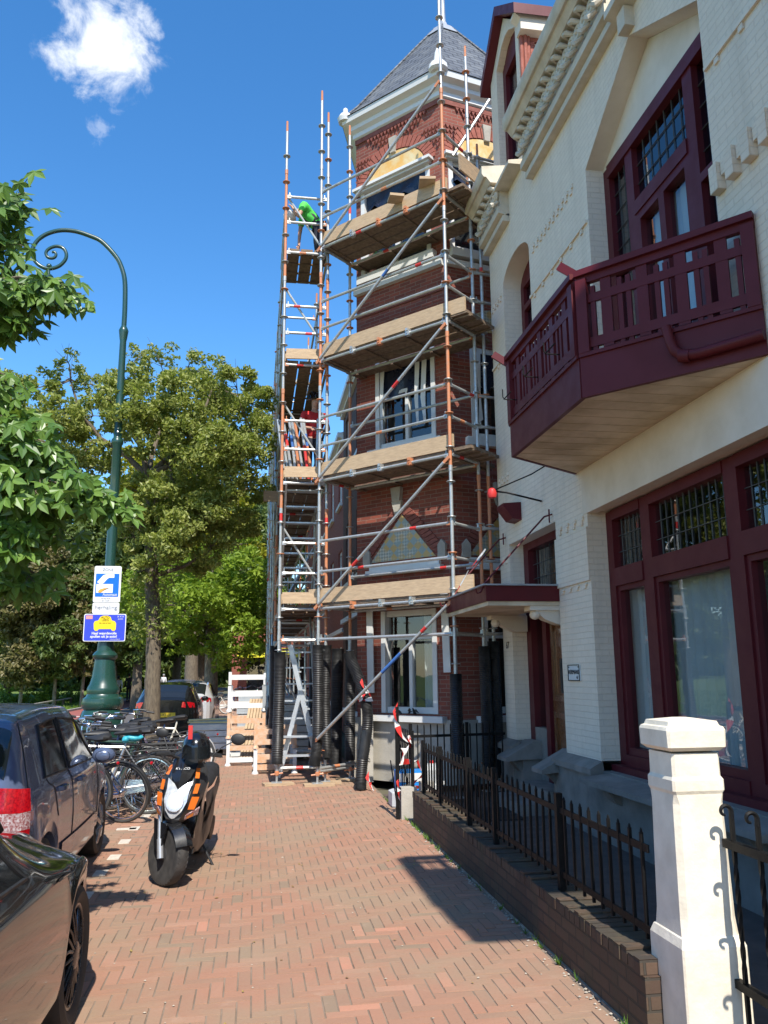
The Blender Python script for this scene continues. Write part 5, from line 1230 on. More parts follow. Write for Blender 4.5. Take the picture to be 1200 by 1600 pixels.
# black saloon nearest the camera, its boot and left rear wing in the picture; it faces the camera side
A = dict(L=4.6, R=.305, rim=.235, arch=1.09, wheels=(.95, 3.65), zb=.20, spokes=10, spw=.010, double=True, twist=.15, rim_m='dark_alloy',
    zs=[(0, .44), (.10, .50), (.35, .58), (.8, .705), (1.5, .755), (2.6, .80), (3.6, .84), (4.2, .74), (4.6, .5)],
    zr=[(0, .51), (.05, .60), (.2, .72), (.5, .805), (.9, .865), (1.25, .92), (1.75, 1.20), (2.2, 1.37), (2.7, 1.42), (3.0, 1.38), (3.6, .96), (4.2, .80), (4.6, .52)],
    hw=[(0, .44), (.10, .60), (.30, .73), (.6, .83), (.95, .885), (2.0, .875), (3.6, .88), (4.2, .78), (4.6, .46)],
    rw=[(0, .30), (.15, .44), (.5, .54), (1.2, .60), (1.8, .58), (2.6, .58), (3.4, .66), (4.2, .6), (4.6, .36)],
    side_glass=[((1.75, 4.06), (2.45, 4.04), (2.45, 4.9), (2.0, 4.86)), ((2.55, 4.04), (3.4, 4.02), (3.1, 4.86), (2.55, 4.9))],
    rear_glass=((1.30, 5.15), (1.30, 7), (2.05, 7), (2.05, 5.3)), front_glass=((3.1, 5.2), (3.1, 7), (3.6, 7), (3.6, 5.2)),
    seams=((2.0, .9, 1.62, 3.0), (1.62, 3.0, 1.55, 3.9), (2.5, .9, 2.5, 4.0), (.10, 4.55, 1.25, 4.75), (.30, 2.0, .42, 3.9)), handles=(2.25, 3.2), mirror=(3.45, .95), mirror_m='black_gloss',
    lamps=[('tail_lamp', [([(-.004, .24, .47), (-.004, .44, .46), (-.006, .24, .40), (-.006, .46, .39)], 'red_lens')])], plate=(-.006, .42), reg='71-NX-FP')
T_, rot_, surf_, patch_ = car('parked_saloon', 'glossy black saloon parked tail to tail with the dark blue hatchback', 'car', -1.665, 5.30, rad(180), A, BLACK)
for sd in (1, -1):
    g = patch_(((1.00, 3.02), (1.42, 3.02), (1.40, 3.16), (1.06, 3.16)), .006, 8, 3, sd); vt = g.xf(rot_).build('side_vent', 'matt_black', T_, sharp=0)
    g = patch_(((1.05, 3.06), (1.36, 3.06), (1.34, 3.11), (1.08, 3.11)), .010, 8, 2, sd); g.xf(rot_).build('vent_trim', 'chrome', vt, sharp=0)
g = patch_(((.62, 5.35), (.74, 5.35), (.74, 5.75), (.62, 5.75)), .003, 4, 3, 1); g.xf(rot_).build('sticker', mat('sticker', (.62, .60, .42), .6, var=.8, scale=45, c2=(.15, .2, .35)), T_, sharp=0)
g = MB(); g.tube([(1.30, .575, .935), (1.5, .585, 1.05), (1.8, .575, 1.21), (2.1, .565, 1.33)], .016, 6); g.tube([(1.30, .575, .93), (1.25, .35, .93), (1.24, 0, .935)], .014, 6); g.xf(rot_).build('window_trim', 'matt_black', T_)
# small black hatchback farther on
C = dict(L=3.5, R=.28, rim=.18, wheels=(.58, 2.85), zb=.20, spokes=6, spw=.03, rim_m='alloy',
    zs=[(0, .82), (.3, .90), (2.3, .88), (3.0, .76), (3.5, .5)], zr=[(0, .98), (.06, 1.04), (.2, 1.2), (.45, 1.36), (1.0, 1.415), (1.7, 1.40), (2.5, 1.02), (3.1, .84), (3.5, .52)],
    hw=[(0, .60), (.08, .70), (.4, .79), (2.6, .79), (3.2, .70), (3.5, .45)], rw=[(0, .52), (.5, .56), (2, .56), (3.5, .4)],
    side_glass=[((.6, 4.05), (1.2, 4.03), (1.2, 4.9), (.8, 4.85)), ((1.3, 4.03), (2.3, 4.0), (1.9, 4.85), (1.3, 4.9))], rear_glass=((.06, 5.0), (.06, 7), (.40, 7), (.40, 5.35)), front_glass=((1.8, 5.2), (1.8, 7), (2.5, 7), (2.5, 5.2)),
    mirror=(2.15, .95), lamps=[('tail_lamp', [([(-.004, .42, .93), (.008, .60, .93), (.12, .708, .90), (-.006, .40, .80), (.006, .615, .79), (.14, .728, .79)], 'red_lens')])], plate=(-.006, .62), reg='22-RT-JX')
car('parked_hatchback', 'small black hatchback with yellow plate parked behind the tree trunk', 'car', -2.18, 21.4, 0, C, BLACK)
car('parked_hatchback', 'pale silver hatchback parked just beyond the small black one', 'car', -2.0, 25.8, rad(-2), C, WHITE)
D_ = dict(C); D_['mirror'] = (2.1, 1.0)
car('parked_car', 'dark blue car parked beyond the pale silver hatchback', 'car', -2.9, 33.5, 0, D_, BLUE, full=False)
# ---------------------------------------------------------------- motor scooter
def scooter():
    O = V((-.665, 6.93, 0)); R0 = V((-.50, 8.15, 0)); d = (R0-O).normalized()
    ang = math.atan2(-d.y, -d.x)   # local +x points from rear to front
    T = thing('motor_scooter', 'black motor scooter with orange graphics on its side stand on the pavement', 'scooter', (O.x, O.y, 0))
    W = Matrix.Translation(O) @ Matrix.Rotation(ang, 4, 'Z') @ Matrix.Rotation(rad(-8), 4, 'X') @ Matrix.Diagonal((.94, .90, .945, 1))
    # local: front axle at x=0, rear at x=-1.25; y left
    BP = mat('scooter_black', (.012, .012, .013), .2, var=.1, coat=.6, world=False); MG = mat('scooter_matt_grey', (.045, .045, .046), .42, var=.15, world=False); ORG = mat('orange_graphic', (.70, .16, .02), .3, var=.1, coat=.3, world=False)
    M['sc_clear'] = mat('headlamp_glass', (.72, .74, .76), .08, metal=.35, var=.5, scale=26, c2=(.40, .42, .44), coat=1, world=False)
    M['sc_refl'] = mat('lamp_reflector', (.78, .79, .80), .30, metal=.5, var=.5, scale=40, c2=(.5, .52, .54), world=False)
    st = Matrix.Rotation(rad(46), 4, 'Z')     # handlebar turned slightly
    def wheel(x, r, w, parent_name, turn):
        X = Matrix.Translation((x, 0, r)) @ turn @ Matrix.Rotation(rad(90), 4, 'X'); h = w/2
        t = MB(); t.lathe([(r*.60, -h*.75), (r*.80, -h), (r*.94, -h*.85), (r*.99, -h*.5), (r, 0), (r*.99, h*.5), (r*.94, h*.85), (r*.80, h), (r*.60, h*.75)], (0, 0, 0), 48, X)
        for k in range(40):
            a = 2*math.pi*k/40
            for sg in (-1, 1):
                p = X @ V((math.cos(a)*r*.992, math.sin(a)*r*.992, sg*h*.28)); q = X @ V((math.cos(a+.12)*r*.955, math.sin(a+.12)*r*.955, sg*h*.8)); t.tube([p, q], .0035, 4)
        wo = t.xf(W).build('wheel', 'tyre', T)
        k = MB(); k.lathe([(r*.62, -h*.7), (r*.56, -h*.5), (r*.55, 0), (r*.56, h*.5), (r*.62, h*.7)], (0, 0, 0), 40, X); k.lathe([(.05, -h*.8), (.055, 0), (.05, h*.8), (0, h*.85)], (0, 0, 0), 16, X)
        for q in range(5):
            a = 2*math.pi*q/5; k.tube([X @ V((math.cos(a)*.04, math.sin(a)*.04, 0)), X @ V((math.cos(a+.15)*r*.57, math.sin(a+.15)*r*.57, 0))], [.022, .014], 8)
        k.xf(W).build('rim', MG, wo)
        k = MB(); k.lathe([(.045, h*.62), (.10, h*.62), (.10, h*.68), (.045, h*.68)], (0, 0, 0), 28, X); k.xf(W).build('brake_disc', 'chrome', wo)
    wheel(0, .245, .125, 'w', st); wheel(-1.25, .24, .13, 'w', Matrix.Identity(4))
    f = MB()
    for s in (-1, 1):
        f.tube([st @ V((.0, s*.088, .245)), st @ V((-.10, s*.088, .56)), st @ V((-.15, s*.08, .70))], [.019, .019, .024], 10); f.tube([st @ V((.025, s*.088, .22)), st @ V((-.03, s*.088, .36))], .028, 10)
    f.xf(W).build('fork', 'silver', T)
    g = MB()   # front mudguard
    rings = []
    for i in range(13):
        a = rad(25+i*9.5); rr = .285; rings.append([st @ V((math.cos(a)*(rr-abs(q)*.04), q*.085, .245+math.sin(a)*(rr-abs(q)*.045))) for q in (-1, -.8, -.4, 0, .4, .8, 1)])
    g.loft(rings, closed=False, cap=False)
    for s in (-1, 1): g.prism([st @ V((.05, s*.082, .48)), st @ V((-.17, s*.082, .50)), st @ V((-.10, s*.082, .30)), st @ V((.0, s*.088, .24))], st.to_3x3() @ V((0, s*.012, 0)))
    g.xf(W).build('mudguard', BP, T)
    def shell(rows, name, m, parent=None, sharp=32, thick=True):
        k = MB(); k.loft([[V(p) for p in r] for r in rows], closed=False, cap=False)
        return k.xf(W).build(name, m, parent or T, sharp=sharp)
    # front apron: horizontal rows from under the lamp to the top of the cowl
    def row(z, x, w, bulge, xs_):
        return [(x-xs_, -w, z+.0), (x-xs_*.45, -w*.92, z), (x+bulge*.55, -w*.55, z), (x+bulge, 0, z), (x+bulge*.55, w*.55, z), (x-xs_*.45, w*.92, z), (x-xs_, w, z)]
    ap = shell([row(.50, .03, .075, .05, .10), row(.53, .045, .105, .06, .14), row(.60, .035, .15, .055, .18), row(.70, .005, .185, .05, .20), row(.80, -.05, .195, .045, .20), row(.90, -.12, .17, .04, .18), row(.965, -.18, .12, .03, .15)], 'front_apron', MG)
    k = MB()   # dark opening and inner shield behind the wheel
    k.prism([(-.14, -.17, .36), (-.14, .17, .36), (-.14, .15, .60), (-.14, -.15, .60)], (-.03, 0, 0)); k.prism([(-.17, -.16, .28), (-.17, .16, .28), (-.22, .19, .80), (-.22, -.19, .80)], (-.12, 0, 0)); k.xf(W).build('inner_shield', BP, T)
    hl = shell([[(.106, -.02, .545), (.112, 0, .54), (.106, .02, .545)], [(.105, -.07, .60), (.118, 0, .60), (.105, .07, .60)], [(.085, -.10, .68), (.105, 0, .68), (.085, .10, .68)], [(.045, -.098, .76), (.075, 0, .75), (.045, .098, .76)], [(.005, -.11, .84), (.05, 0, .78), (.005, .11, .84)]], 'headlamp', 'sc_clear')
    k = MB(); X = Matrix.Translation((.098, 0, .665)) @ Matrix.Rotation(rad(72), 4, 'Y'); k.lathe([(.078, .0), (.074, .012), (.045, .018), (.02, .014), (0, .016)], (0, 0, 0), 24, X); k.xf(W).build('reflector', M['sc_refl'], hl)
    shell([[(.055, -.012, .775), (.065, 0, .765), (.055, .012, .775)], [(.015, -.085, .86), (.045, 0, .85), (.015, .085, .86)], [(-.06, -.11, .95), (-.02, 0, .96), (-.06, .11, .95)], [(-.13, -.10, 1.03), (-.09, 0, 1.05), (-.13, .10, 1.03)]], 'cowl', BP)
    text_obj('lettering', 'KYMCO', 'white_paint', T, W @ V((-.005, 0, .925)), (rad(40), 0, ang+rad(90)), .032)
    for s in (-1, 1):
        shell([[(.07, s*.115, .62), (.03, s*.165, .62)], [(.055, s*.125, .69), (.01, s*.18, .69)], [(.045, s*.13, .72), (.0, s*.185, .72)]], 'graphic', ORG)
        shell([[(.04, s*.13, .745), (.01, s*.165, .745)], [(.0, s*.135, .82), (-.03, s*.17, .82)]], 'graphic', ORG)
        shell([[(-.02, s*.118, .86), (-.04, s*.150, .86)], [(-.075, s*.105, .935), (-.10, s*.135, .935)]], 'graphic', ORG)
        k = MB(); k.loft([[V((.075, s*.10, .535)), V((.085, s*.105, .57)), V((.08, s*.115, .585)), V((.06, s*.11, .55))], [V((-.03, s*.19, .575)), V((-.02, s*.20, .63)), V((-.04, s*.195, .64)), V((-.06, s*.18, .60))]]); k.xf(W).build('indicator', 'clear_lens', T)
        k = MB(); k.loft([[V((.066, s*.118, .545)), V((.075, s*.118, .565)), V((.06, s*.125, .56))], [V((.02, s*.158, .565)), V((.028, s*.16, .595)), V((.01, s*.165, .59))]]); k.xf(W).build('indicator_lens', 'orange_lens', T)
        # side fairing, belly and rear body
        shell([[(-.12, s*.15, .30), (-.17, s*.185, .60), (-.20, s*.17, .88)], [(-.28, s*.16, .22), (-.30, s*.185, .30), (-.33, s*.165, .80)], [(-.45, s*.17, .20), (-.48, s*.20, .27), (-.50, s*.17, .36)], [(-.75, s*.17, .21), (-.75, s*.20, .30), (-.70, s*.18, .46)], [(-.95, s*.13, .30), (-.95, s*.18, .42), (-.95, s*.165, .66)]], 'side_panel', MG)
        shell([[(-.62, s*.15, .40), (-.60, s*.16, .55), (-.58, s*.13, .66)], [(-.95, s*.155, .42), (-.95, s*.165, .56), (-.95, s*.14, .68)], [(-1.35, s*.11, .56), (-1.38, s*.12, .66), (-1.4, s*.09, .75)], [(-1.60, s*.04, .72), (-1.62, s*.05, .77), (-1.62, s*.03, .80)]], 'tail_panel', MG)
    fl = MB(); fl.box(-.72, -.22, -.17, .17, .22, .27); fl.xf(W).build('footboard', 'matt_black', T)
    se = MB(); rings = []
    for x, z, w, h in ((-.56, .66, .09, .05), (-.70, .69, .12, .06), (-.95, .71, .13, .065), (-1.15, .76, .125, .07), (-1.40, .79, .09, .055), (-1.52, .79, .05, .03)): rings.append([V((x, w*math.cos(t), z+h*math.sin(t)*(.9 if math.sin(t) > 0 else .9))) for t in [2*math.pi*i/14 for i in range(14)]])
    se.loft(rings); se.xf(W).build('seat', 'matt_black', T)
    hb = MB(); hb.tube([st @ V(p)+V((-.18, 0, 0)) for p in ((0, -.34, 1.02), (0, -.24, 1.03), (.02, -.10, .99), (.02, .10, .99), (0, .24, 1.03), (0, .34, 1.02))], .013, 8)
    for s in (-1, 1): hb.tube([st @ V((0, s*.22, 1.03))+V((-.18, 0, 0)), st @ V((0, s*.35, 1.02))+V((-.18, 0, 0))], .018, 8); hb.tube([st @ V((.03, s*.17, 1.03))+V((-.16, 0, 0)), st @ V((.06, s*.33, 1.02))+V((-.16, 0, 0))], .006, 6)
    hb.loft([[V((x, w*math.cos(t), z+h*math.sin(t))) for t in [2*math.pi*i/12 for i in range(12)]] for x, z, w, h in ((-.08, .99, .03, .02), (-.12, 1.0, .12, .05), (-.20, 1.0, .14, .06), (-.27, .99, .10, .04))])
    hb.xf(W).build('handlebar', 'matt_black', T)
    mr = MB(); mr.tube([(-.19, .20, 1.03), (-.20, .28, 1.12), (-.22, .36, 1.17)], .006, 6); mr.ball((-.22, .41, 1.20), (.02, .07, .05), 14, 8); mr.xf(W).build('mirror', 'matt_black', T); mr = MB()
    mr.tube([(-.19, -.20, 1.03), (-.20, -.24, 1.10), (-.22, -.27, 1.14)], .006, 6); mr.ball((-.22, -.29, 1.17), (.02, .06, .045), 14, 8); mr.xf(W).build('mirror', 'matt_black', T)
    ex = MB(); ex.tube([(-.7, -.16, .24), (-1.0, -.19, .28), (-1.45, -.20, .38)], [.03, .05, .055], 12); ex.xf(W).build('exhaust', 'chrome', T)
    sk = MB(); sk.tube([(-.78, .12, .22), (-.72, .30, .02)], .012, 8); sk.tube([(-.76, .28, .02), (-.66, .32, .02)], .012, 8); sk.tube([(-.70, -.1, .25), (-.64, -.22, .06), (-.62, -.30, .04)], .010, 6); sk.xf(W).build('stand', 'matt_black', T)
    en = MB(); en.box(-1.15, -.75, -.12, .10, .22, .42); en.lathe([(.0, -.16), (.11, -.15), (.12, .14), (0, .15)], (0, 0, 0), 20, Matrix.Translation((-1.2, 0, .26)) @ Matrix.Rotation(rad(90), 4, 'X')); en.xf(W).build('engine', 'matt_black', T)
    # helmet hung on the handlebar
    h = MB(); c = W @ V((-.34, .02, 1.07)); h.ball(c, (.12, .14, .13), 24, 16); h.torus(c+V((0, 0, -.085)), .10, .014, (0, 0, 1), 24, 6)
    hm = h.build('helmet', 'black_gloss'); tag(hm, 'shiny black crash helmet hung on the scooter handlebars', 'helmet')
    h = MB(); h.loft([[c+V(((.114*math.cos(a)), .136*math.sin(a), z))*1.03 for a in [rad(200+i*12) for i in range(13)]] for z in (-.03, .02, .06)], closed=False, cap=False); h.v = [tuple(c+(V(p)-c*1.03)+V((0, 0, 0))) for p in h.v]; h.build('visor', 'car_glass', hm)
    rt = MB(); rt.m = 0; rt.box(c.x-.06, c.x-.025, c.y-.15, c.y-.14, c.z+.08, c.z+.19); tag(rt.build('red_strap', 'red_mark'), 'red strap tag sticking up behind the black helmet', 'strap')
scooter()
# ---------------------------------------------------------------- bicycles parked across the strip
def bicycle(x, y, yaw, lean, label, fm, seat_m='matt_black', R=.335, crate=False, white=False, step=False, front=True, hb_turn=25, grips=None, bag=None, rack=True):
    """local x forward, wheels at +-.53"""
    T = thing('bicycle', label, 'bicycle', (x, y, 0), 'bicycles in the parking strip')
    W = Matrix.Translation((x, y, 0)) @ Matrix.Rotation(yaw, 4, 'Z') @ Matrix.Rotation(lean, 4, 'X')
    turn = Matrix.Translation((.40, 0, 0)) @ Matrix.Rotation(rad(hb_turn), 4, 'Z') @ Matrix.Translation((-.40, 0, 0))
    for xw, tm in ((-.53, Matrix.Identity(4)), (.56, turn)):
        if xw > 0 and not front: continue
        c = V((xw, 0, R)); t = MB(); t.torus(c, R-.018, .019, (0, 1, 0), 40, 8); wo = t.xf(W @ tm).build('wheel', 'tyre', T)
        r = MB(); r.torus(c, R-.042, .011, (0, 1, 0), 40, 6); r.lathe([(.018, -.045), (.03, -.03), (.018, 0), (.03, .03), (.018, .045)], c, 10, Matrix.Rotation(rad(90), 4, 'X'))
        for k in range(28):
            a = 2*math.pi*k/28; s = (1 if k % 2 else -1); b = a+(.35 if k % 4 < 2 else -.35)
            r.tube([c+V((math.cos(b)*.025, s*.03, math.sin(b)*.025)), c+V((math.cos(a)*(R-.045), 0, math.sin(a)*(R-.045)))], .0016, 3, cap=False)
        r.xf(W @ tm).build('rim', 'white_paint' if white else 'chrome', wo)
        g = MB(); rings = []
        a0, a1 = (rad(20), rad(200)) if xw < 0 else (rad(30), rad(170))
        for i in range(15):
            a = lerp(a0, a1, i/14); rings.append([c+V((math.cos(a)*(R+.022-abs(q)*.012), q*.028, math.sin(a)*(R+.022-abs(q)*.012))) for q in (-1, -.5, 0, .5, 1)])
        g.loft(rings, closed=False, cap=False); g.xf(W @ tm).build('mudguard', 'white_paint' if white else 'matt_black', T, sharp=0)
    bb = V((-.06, 0, .29)); sc = V((-.25, 0, .80)); hd0, hd1 = V((.405, 0, .60)), V((.36, 0, .84)); ra = V((-.53, 0, R))
    f = MB()
    f.tube([bb, V((-.24, 0, .78))], .017, 8); f.tube([V((-.24, 0, .78)), V((-.262, 0, .88))], .013, 8)
    if step: f.tube([V((.40, 0, .64)), V((.2, 0, .45)), V((-.02, 0, .32)), bb], .020, 8); f.tube([V((.38, 0, .73)), V((.15, 0, .53)), V((-.18, 0, .50))], .014, 8)
    else: f.tube([hd1+V((.01, 0, -.04)), V((-.235, 0, .765))], .017, 8); f.tube([hd0+V((0, 0, .03)), bb], .019, 8)
    f.tube([hd0, hd1], .021, 8)
    for s in (-1, 1): f.tube([bb+V((0, s*.03, 0)), ra+V((0, s*.055, 0))], .010, 6); f.tube([V((-.235, s*.02, .76)), ra+V((0, s*.055, 0))], .008, 6)
    f.xf(W).build('frame', fm, T)
    if front:
        k = MB()
        for s in (-1, 1): k.tube([V((.405, s*.01, .62)), V((.415, s*.045, .58)), V((.50, s*.05, .42)), V((.56, s*.05, R))], .011, 6)
        k.xf(W @ turn).build('fork', fm, T)
    h = MB(); h.tube([hd1, V((.345, 0, .98))], .012, 8)
    h.tube([V((.16, -.29, 1.03)), V((.26, -.29, 1.05)), V((.36, -.24, 1.05)), V((.38, -.10, .99)), V((.36, 0, .98)), V((.38, .10, .99)), V((.36, .24, 1.05)), V((.26, .29, 1.05)), V((.16, .29, 1.03))], .011, 8)
    ho = h.xf(W @ turn).build('handlebar', 'chrome', T)
    gp = MB()
    for s in (-1, 1): gp.tube([V((.15, s*.29, 1.03)), V((.27, s*.29, 1.05))], .017, 8)
    gp.xf(W @ turn).build('grip', grips or 'matt_black', ho)
    lm = MB(); lm.ball((.45, 0, .86), (.05, .035, .035), 10, 8); lm.xf(W @ turn).build('headlight', 'chrome', T)
    s_ = MB(); s_.loft([[W @ V((xx, w*math.cos(t), z+hh*math.sin(t))) for t in [2*math.pi*i/12 for i in range(12)]] for xx, w, z, hh in ((-.42, .03, .935, .02), (-.38, .095, .94, .04), (-.31, .10, .935, .042), (-.22, .055, .93, .03), (-.12, .022, .925, .02), (-.10, .008, .92, .01))]); s_.build('saddle', seat_m, T)
    if rack:
        r = MB()
        for s in (-1, 1): r.tube([V((-.30, s*.05, .70)), V((-.42, s*.06, .72)), V((-.85, s*.06, .72)), V((-.87, 0, .72))], .006, 6); r.tube([V((-.70, s*.06, .72)), ra+V((0, s*.06, 0))], .005, 6)
        for q in range(3): r.tube([V((-.5-.13*q, -.06, .72)), V((-.5-.13*q, .06, .72))], .004, 5)
        ro = r.xf(W).build('carrier', 'matt_black', T)
        r = MB(); r.ball((-.90, 0, .66), (.018, .03, .02), 8, 6); r.xf(W).build('rear_light', 'red_lens', ro)
    c = MB(); c.torus(bb, .085, .006, (0, 1, 0), 24, 5)
    for s, a in ((1, rad(200)), (-1, rad(20))): e = bb+V((math.cos(a)*.17, s*.075, math.sin(a)*.17)); c.tube([bb+V((0, s*.07, 0)), e], .009, 6); c.obox(e+V((0, s*.05, 0)), V((.045, 0, 0)), V((0, .045, 0)), V((0, 0, .012)))
    c.loft([[bb+V((-.47+.0, -.045, .10)), bb+V((-.02, -.045, .11)), bb+V((.11, -.045, .02)), bb+V((.05, -.045, -.10)), bb+V((-.47, -.045, -.02))], [bb+V((-.47, -.055, .10)), bb+V((-.02, -.055, .11)), bb+V((.11, -.055, .02)), bb+V((.05, -.055, -.10)), bb+V((-.47, -.055, -.02))]], smooth=False)
    c.xf(W).build('crankset', 'chrome' if not white else 'white_paint', T)
    k = MB(); k.tube([V((-.16, .05, .25)), V((-.20, .14, .12)), V((-.22, .20, .012)), V((-.15, .22, .008))], .008, 6); k.xf(W).build('kickstand', 'chrome', T)
    if bag:
        k = MB(); k.ball((-.33, 0, .875), (.11, .07, .045), 14, 10); k.ball((-.24, .02, .85), (.05, .05, .05), 10, 8)
        for i, p in enumerate(k.v): q = V(p)*9; k.v[i] = tuple(V(p)+V((noise.noise(q), noise.noise(q+V((5, 0, 0))), noise.noise(q+V((0, 7, 0)))))*.022)
        o = k.xf(W).build('plastic_bag', mat('turquoise_plastic', (.05, .42, .52), .35, var=.4, scale=14, bump=.5, bscale=30)); tag(o, 'turquoise plastic bag tied over the saddle of the silver bicycle', 'bag')
    if crate:
        k = MB(); 
        for z in (.66, .72, .78, .84):
            k.bar((.44, -.18, z), (.44, .18, z), .01, .035); k.bar((.74, -.18, z), (.74, .18, z), .01, .035); k.bar((.44, -.18, z), (.74, -.18, z), .01, .035); k.bar((.44, .18, z), (.74, .18, z), .01, .035)
        k.box(.44, .74, -.18, .18, .63, .64); k.xf(W @ turn).build('front_crate', 'matt_black', T)
    return T
GR = mat('silver_bicycle_frame', (.42, .43, .44), .3, metal=.7, var=.2, scale=20); BK = mat('black_bicycle_frame', (.012, .012, .014), .25, var=.3, coat=.4); BLF = mat('blue_bicycle_frame', (.02, .04, .12), .3, var=.3, coat=.4); CRM = mat('cream_bicycle_frame', (.62, .58, .48), .35, var=.2); GRN = mat('green_bicycle_frame', (.02, .07, .045), .3, var=.3, coat=.4); PUR = mat('lilac_bicycle_frame', (.35, .28, .48), .3, metal=.3, var=.2)
pi = math.pi
bicycle(-1.72, 10.25, pi+rad(6), rad(5), 'silver framed bicycle with a turquoise bag on its saddle', GR, bag=True, hb_turn=-15)
bicycle(-1.60, 10.75, pi-rad(4), rad(-6), 'black bicycle behind the silver one with a bare rear wheel', BK, rack=True, hb_turn=20)
bicycle(-1.85, 11.15, pi+rad(10), rad(7), 'cream step through bicycle with pale tyres between black ones', CRM, step=True, white=True, hb_turn=30)
bicycle(-1.65, 11.5, pi-rad(8), rad(-5), 'black bicycle with a black front crate, middle of the row', BK, crate=True, hb_turn=-25)
bicycle(-1.95, 11.9, pi+rad(3), rad(6), 'dark green step through bicycle leaning on its neighbours', GRN, step=True, hb_turn=15)
bicycle(-1.75, 12.3, pi-rad(5), rad(-8), 'lilac bicycle whose mudguard catches the sun', PUR, step=True, hb_turn=35)
bicycle(-1.55, 12.75, pi+rad(7), rad(5), 'dark blue bicycle towards the far end of the row', BLF, hb_turn=-20)
bicycle(-1.95, 13.2, pi-rad(2), rad(-4), 'black bicycle at the far end of the row before the tree', BK, step=True, hb_turn=22)
bicycle(-2.15, 10.5, pi+rad(28), rad(-9), 'black bicycle turned askew, front wheel towards the road', BK, hb_turn=40)
bicycle(-2.35, 9.75, pi-rad(14), rad(8), 'black step through bicycle beside the bonnet of the blue hatchback', BK, step=True, hb_turn=28)
bicycle(-2.0, 11.35, pi+rad(16), rad(-11), 'blue bicycle tangled between the cream one and the crate bicycle', BLF, hb_turn=-35)
bicycle(-2.4, 12.1, pi-rad(12), rad(9), 'silver bicycle farther from the pavement than its neighbours', GR, hb_turn=30)
bicycle(-1.45, 13.6, pi+rad(5), rad(6), 'cream bicycle last in the row beside the tree trunk', CRM, white=True, hb_turn=-10)
bicycle(-1.68, 11.0, pi+rad(18), rad(9), 'green bicycle wedged against the cream step through one', GRN, hb_turn=-28)
bicycle(-1.9, 10.0, pi-rad(20), rad(-10), 'dark blue step through bicycle leaning behind the silver one', BLF, step=True, hb_turn=38)
bicycle(-2.25, 11.6, pi+rad(9), rad(-7), 'cream bicycle with white mudguards nearer the road', CRM, white=True, hb_turn=44)
bicycle(-1.62, 35.0, pi*.92, rad(4), 'white bicycle standing alone beyond the silver car', CRM, white=True, hb_turn=10)
for i in range(7):
    bicycle(-.9+i*.52, 38+.7*(i % 3), pi*.5+rad(8*(-1)**i), rad(5*(-1)**i), 'distant bicycle in the dark row beside the far tree trunk', (BLF, BK, BK)[i % 3], hb_turn=15)
for o in bpy.data.objects:
    if o.get('label', '').startswith('distant bicycle'): o['group'] = 'distant bicycles by the shop'
# bent parts, litter under the bikes
lt = MB(); rg = random.Random(8)
for _ in range(130):
    x, y = rg.uniform(-2.3, -1.1), rg.uniform(9.9, 13.5); a = rg.uniform(0, 6.28); u = V((math.cos(a), math.sin(a), rg.uniform(-.2, .4)))*rg.uniform(.02, .05); w = V((-math.sin(a), math.cos(a), rg.uniform(-.2, .2)))*.018; lt.r = rg.random()
    lt.add([V((x, y, .012))-u, V((x, y, .015))+w, V((x, y, .02))+u, V((x, y, .015))-w], [(0, 1, 2, 3)])
for _ in range(60):
    x, y = rg.uniform(-1.1, 1.6), rg.uniform(4.2, 12); a = rg.uniform(0, 6.28); u = V((math.cos(a), math.sin(a), 0))*rg.uniform(.006, .022); w = V((-math.sin(a), math.cos(a), 0))*.008; lt.r = rg.random()
    lt.add([V((x, y, .005))-u, V((x, y, .006))+w, V((x, y, .012))+u, V((x, y, .006))-w], [(0, 1, 2, 3)])
o = lt.build('leaf_litter', leaf_mat('fallen_leaf', (.22, .13, .05), (.36, .26, .08), trans=.1)); o['kind'] = 'stuff'

# weeds and grit along the garden wall, pale specks of mortar on the paving
sp = MB(); rg = random.Random(18)
for _ in range(120):
    x, y = rg.uniform(-1.15, 1.68), 3.4+rg.random()**1.5*9; a = rg.uniform(0, 6.28); q = rg.uniform(.003, .008); sp.add([(x+math.cos(a+k*1.57)*q*(1.5 if k % 2 else 1), y+math.sin(a+k*1.57)*q, .004) for k in range(4)]+[(x, y, .004+q*.7)], [(0, 1, 4), (1, 2, 4), (2, 3, 4), (3, 0, 4)])
for _ in range(220):
    x, y = 1.72-abs(rg.gauss(0, .03)), rg.uniform(3.6, 9.2); q = rg.uniform(.003, .012); a = rg.uniform(0, 6.28); sp.add([(x+math.cos(a+k*1.57)*q, y+math.sin(a+k*1.57)*q, .004) for k in range(4)]+[(x, y, .004+q*.6)], [(0, 1, 4), (1, 2, 4), (2, 3, 4), (3, 0, 4)])
o = sp.build('grit', mat('mortar_grit', (.46, .40, .32), .9, var=.5)); o['kind'] = 'stuff'
wd = MB()
for _ in range(60):
    x, y = 1.715-rg.random()*.02, rg.choice((rg.uniform(3.7, 9.0), rg.uniform(8, 11)))
    for _ in range(6): wd.r = rg.random(); a = rg.uniform(0, 6.28); h = rg.uniform(.02, .06); wd.add([(x-.004, y, 0), (x+.004, y+.003, 0), (x+math.cos(a)*.03, y+math.sin(a)*.03, h)], [(0, 1, 2)])
o = wd.build('weeds', 'leaf_gum'); o['kind'] = 'stuff'
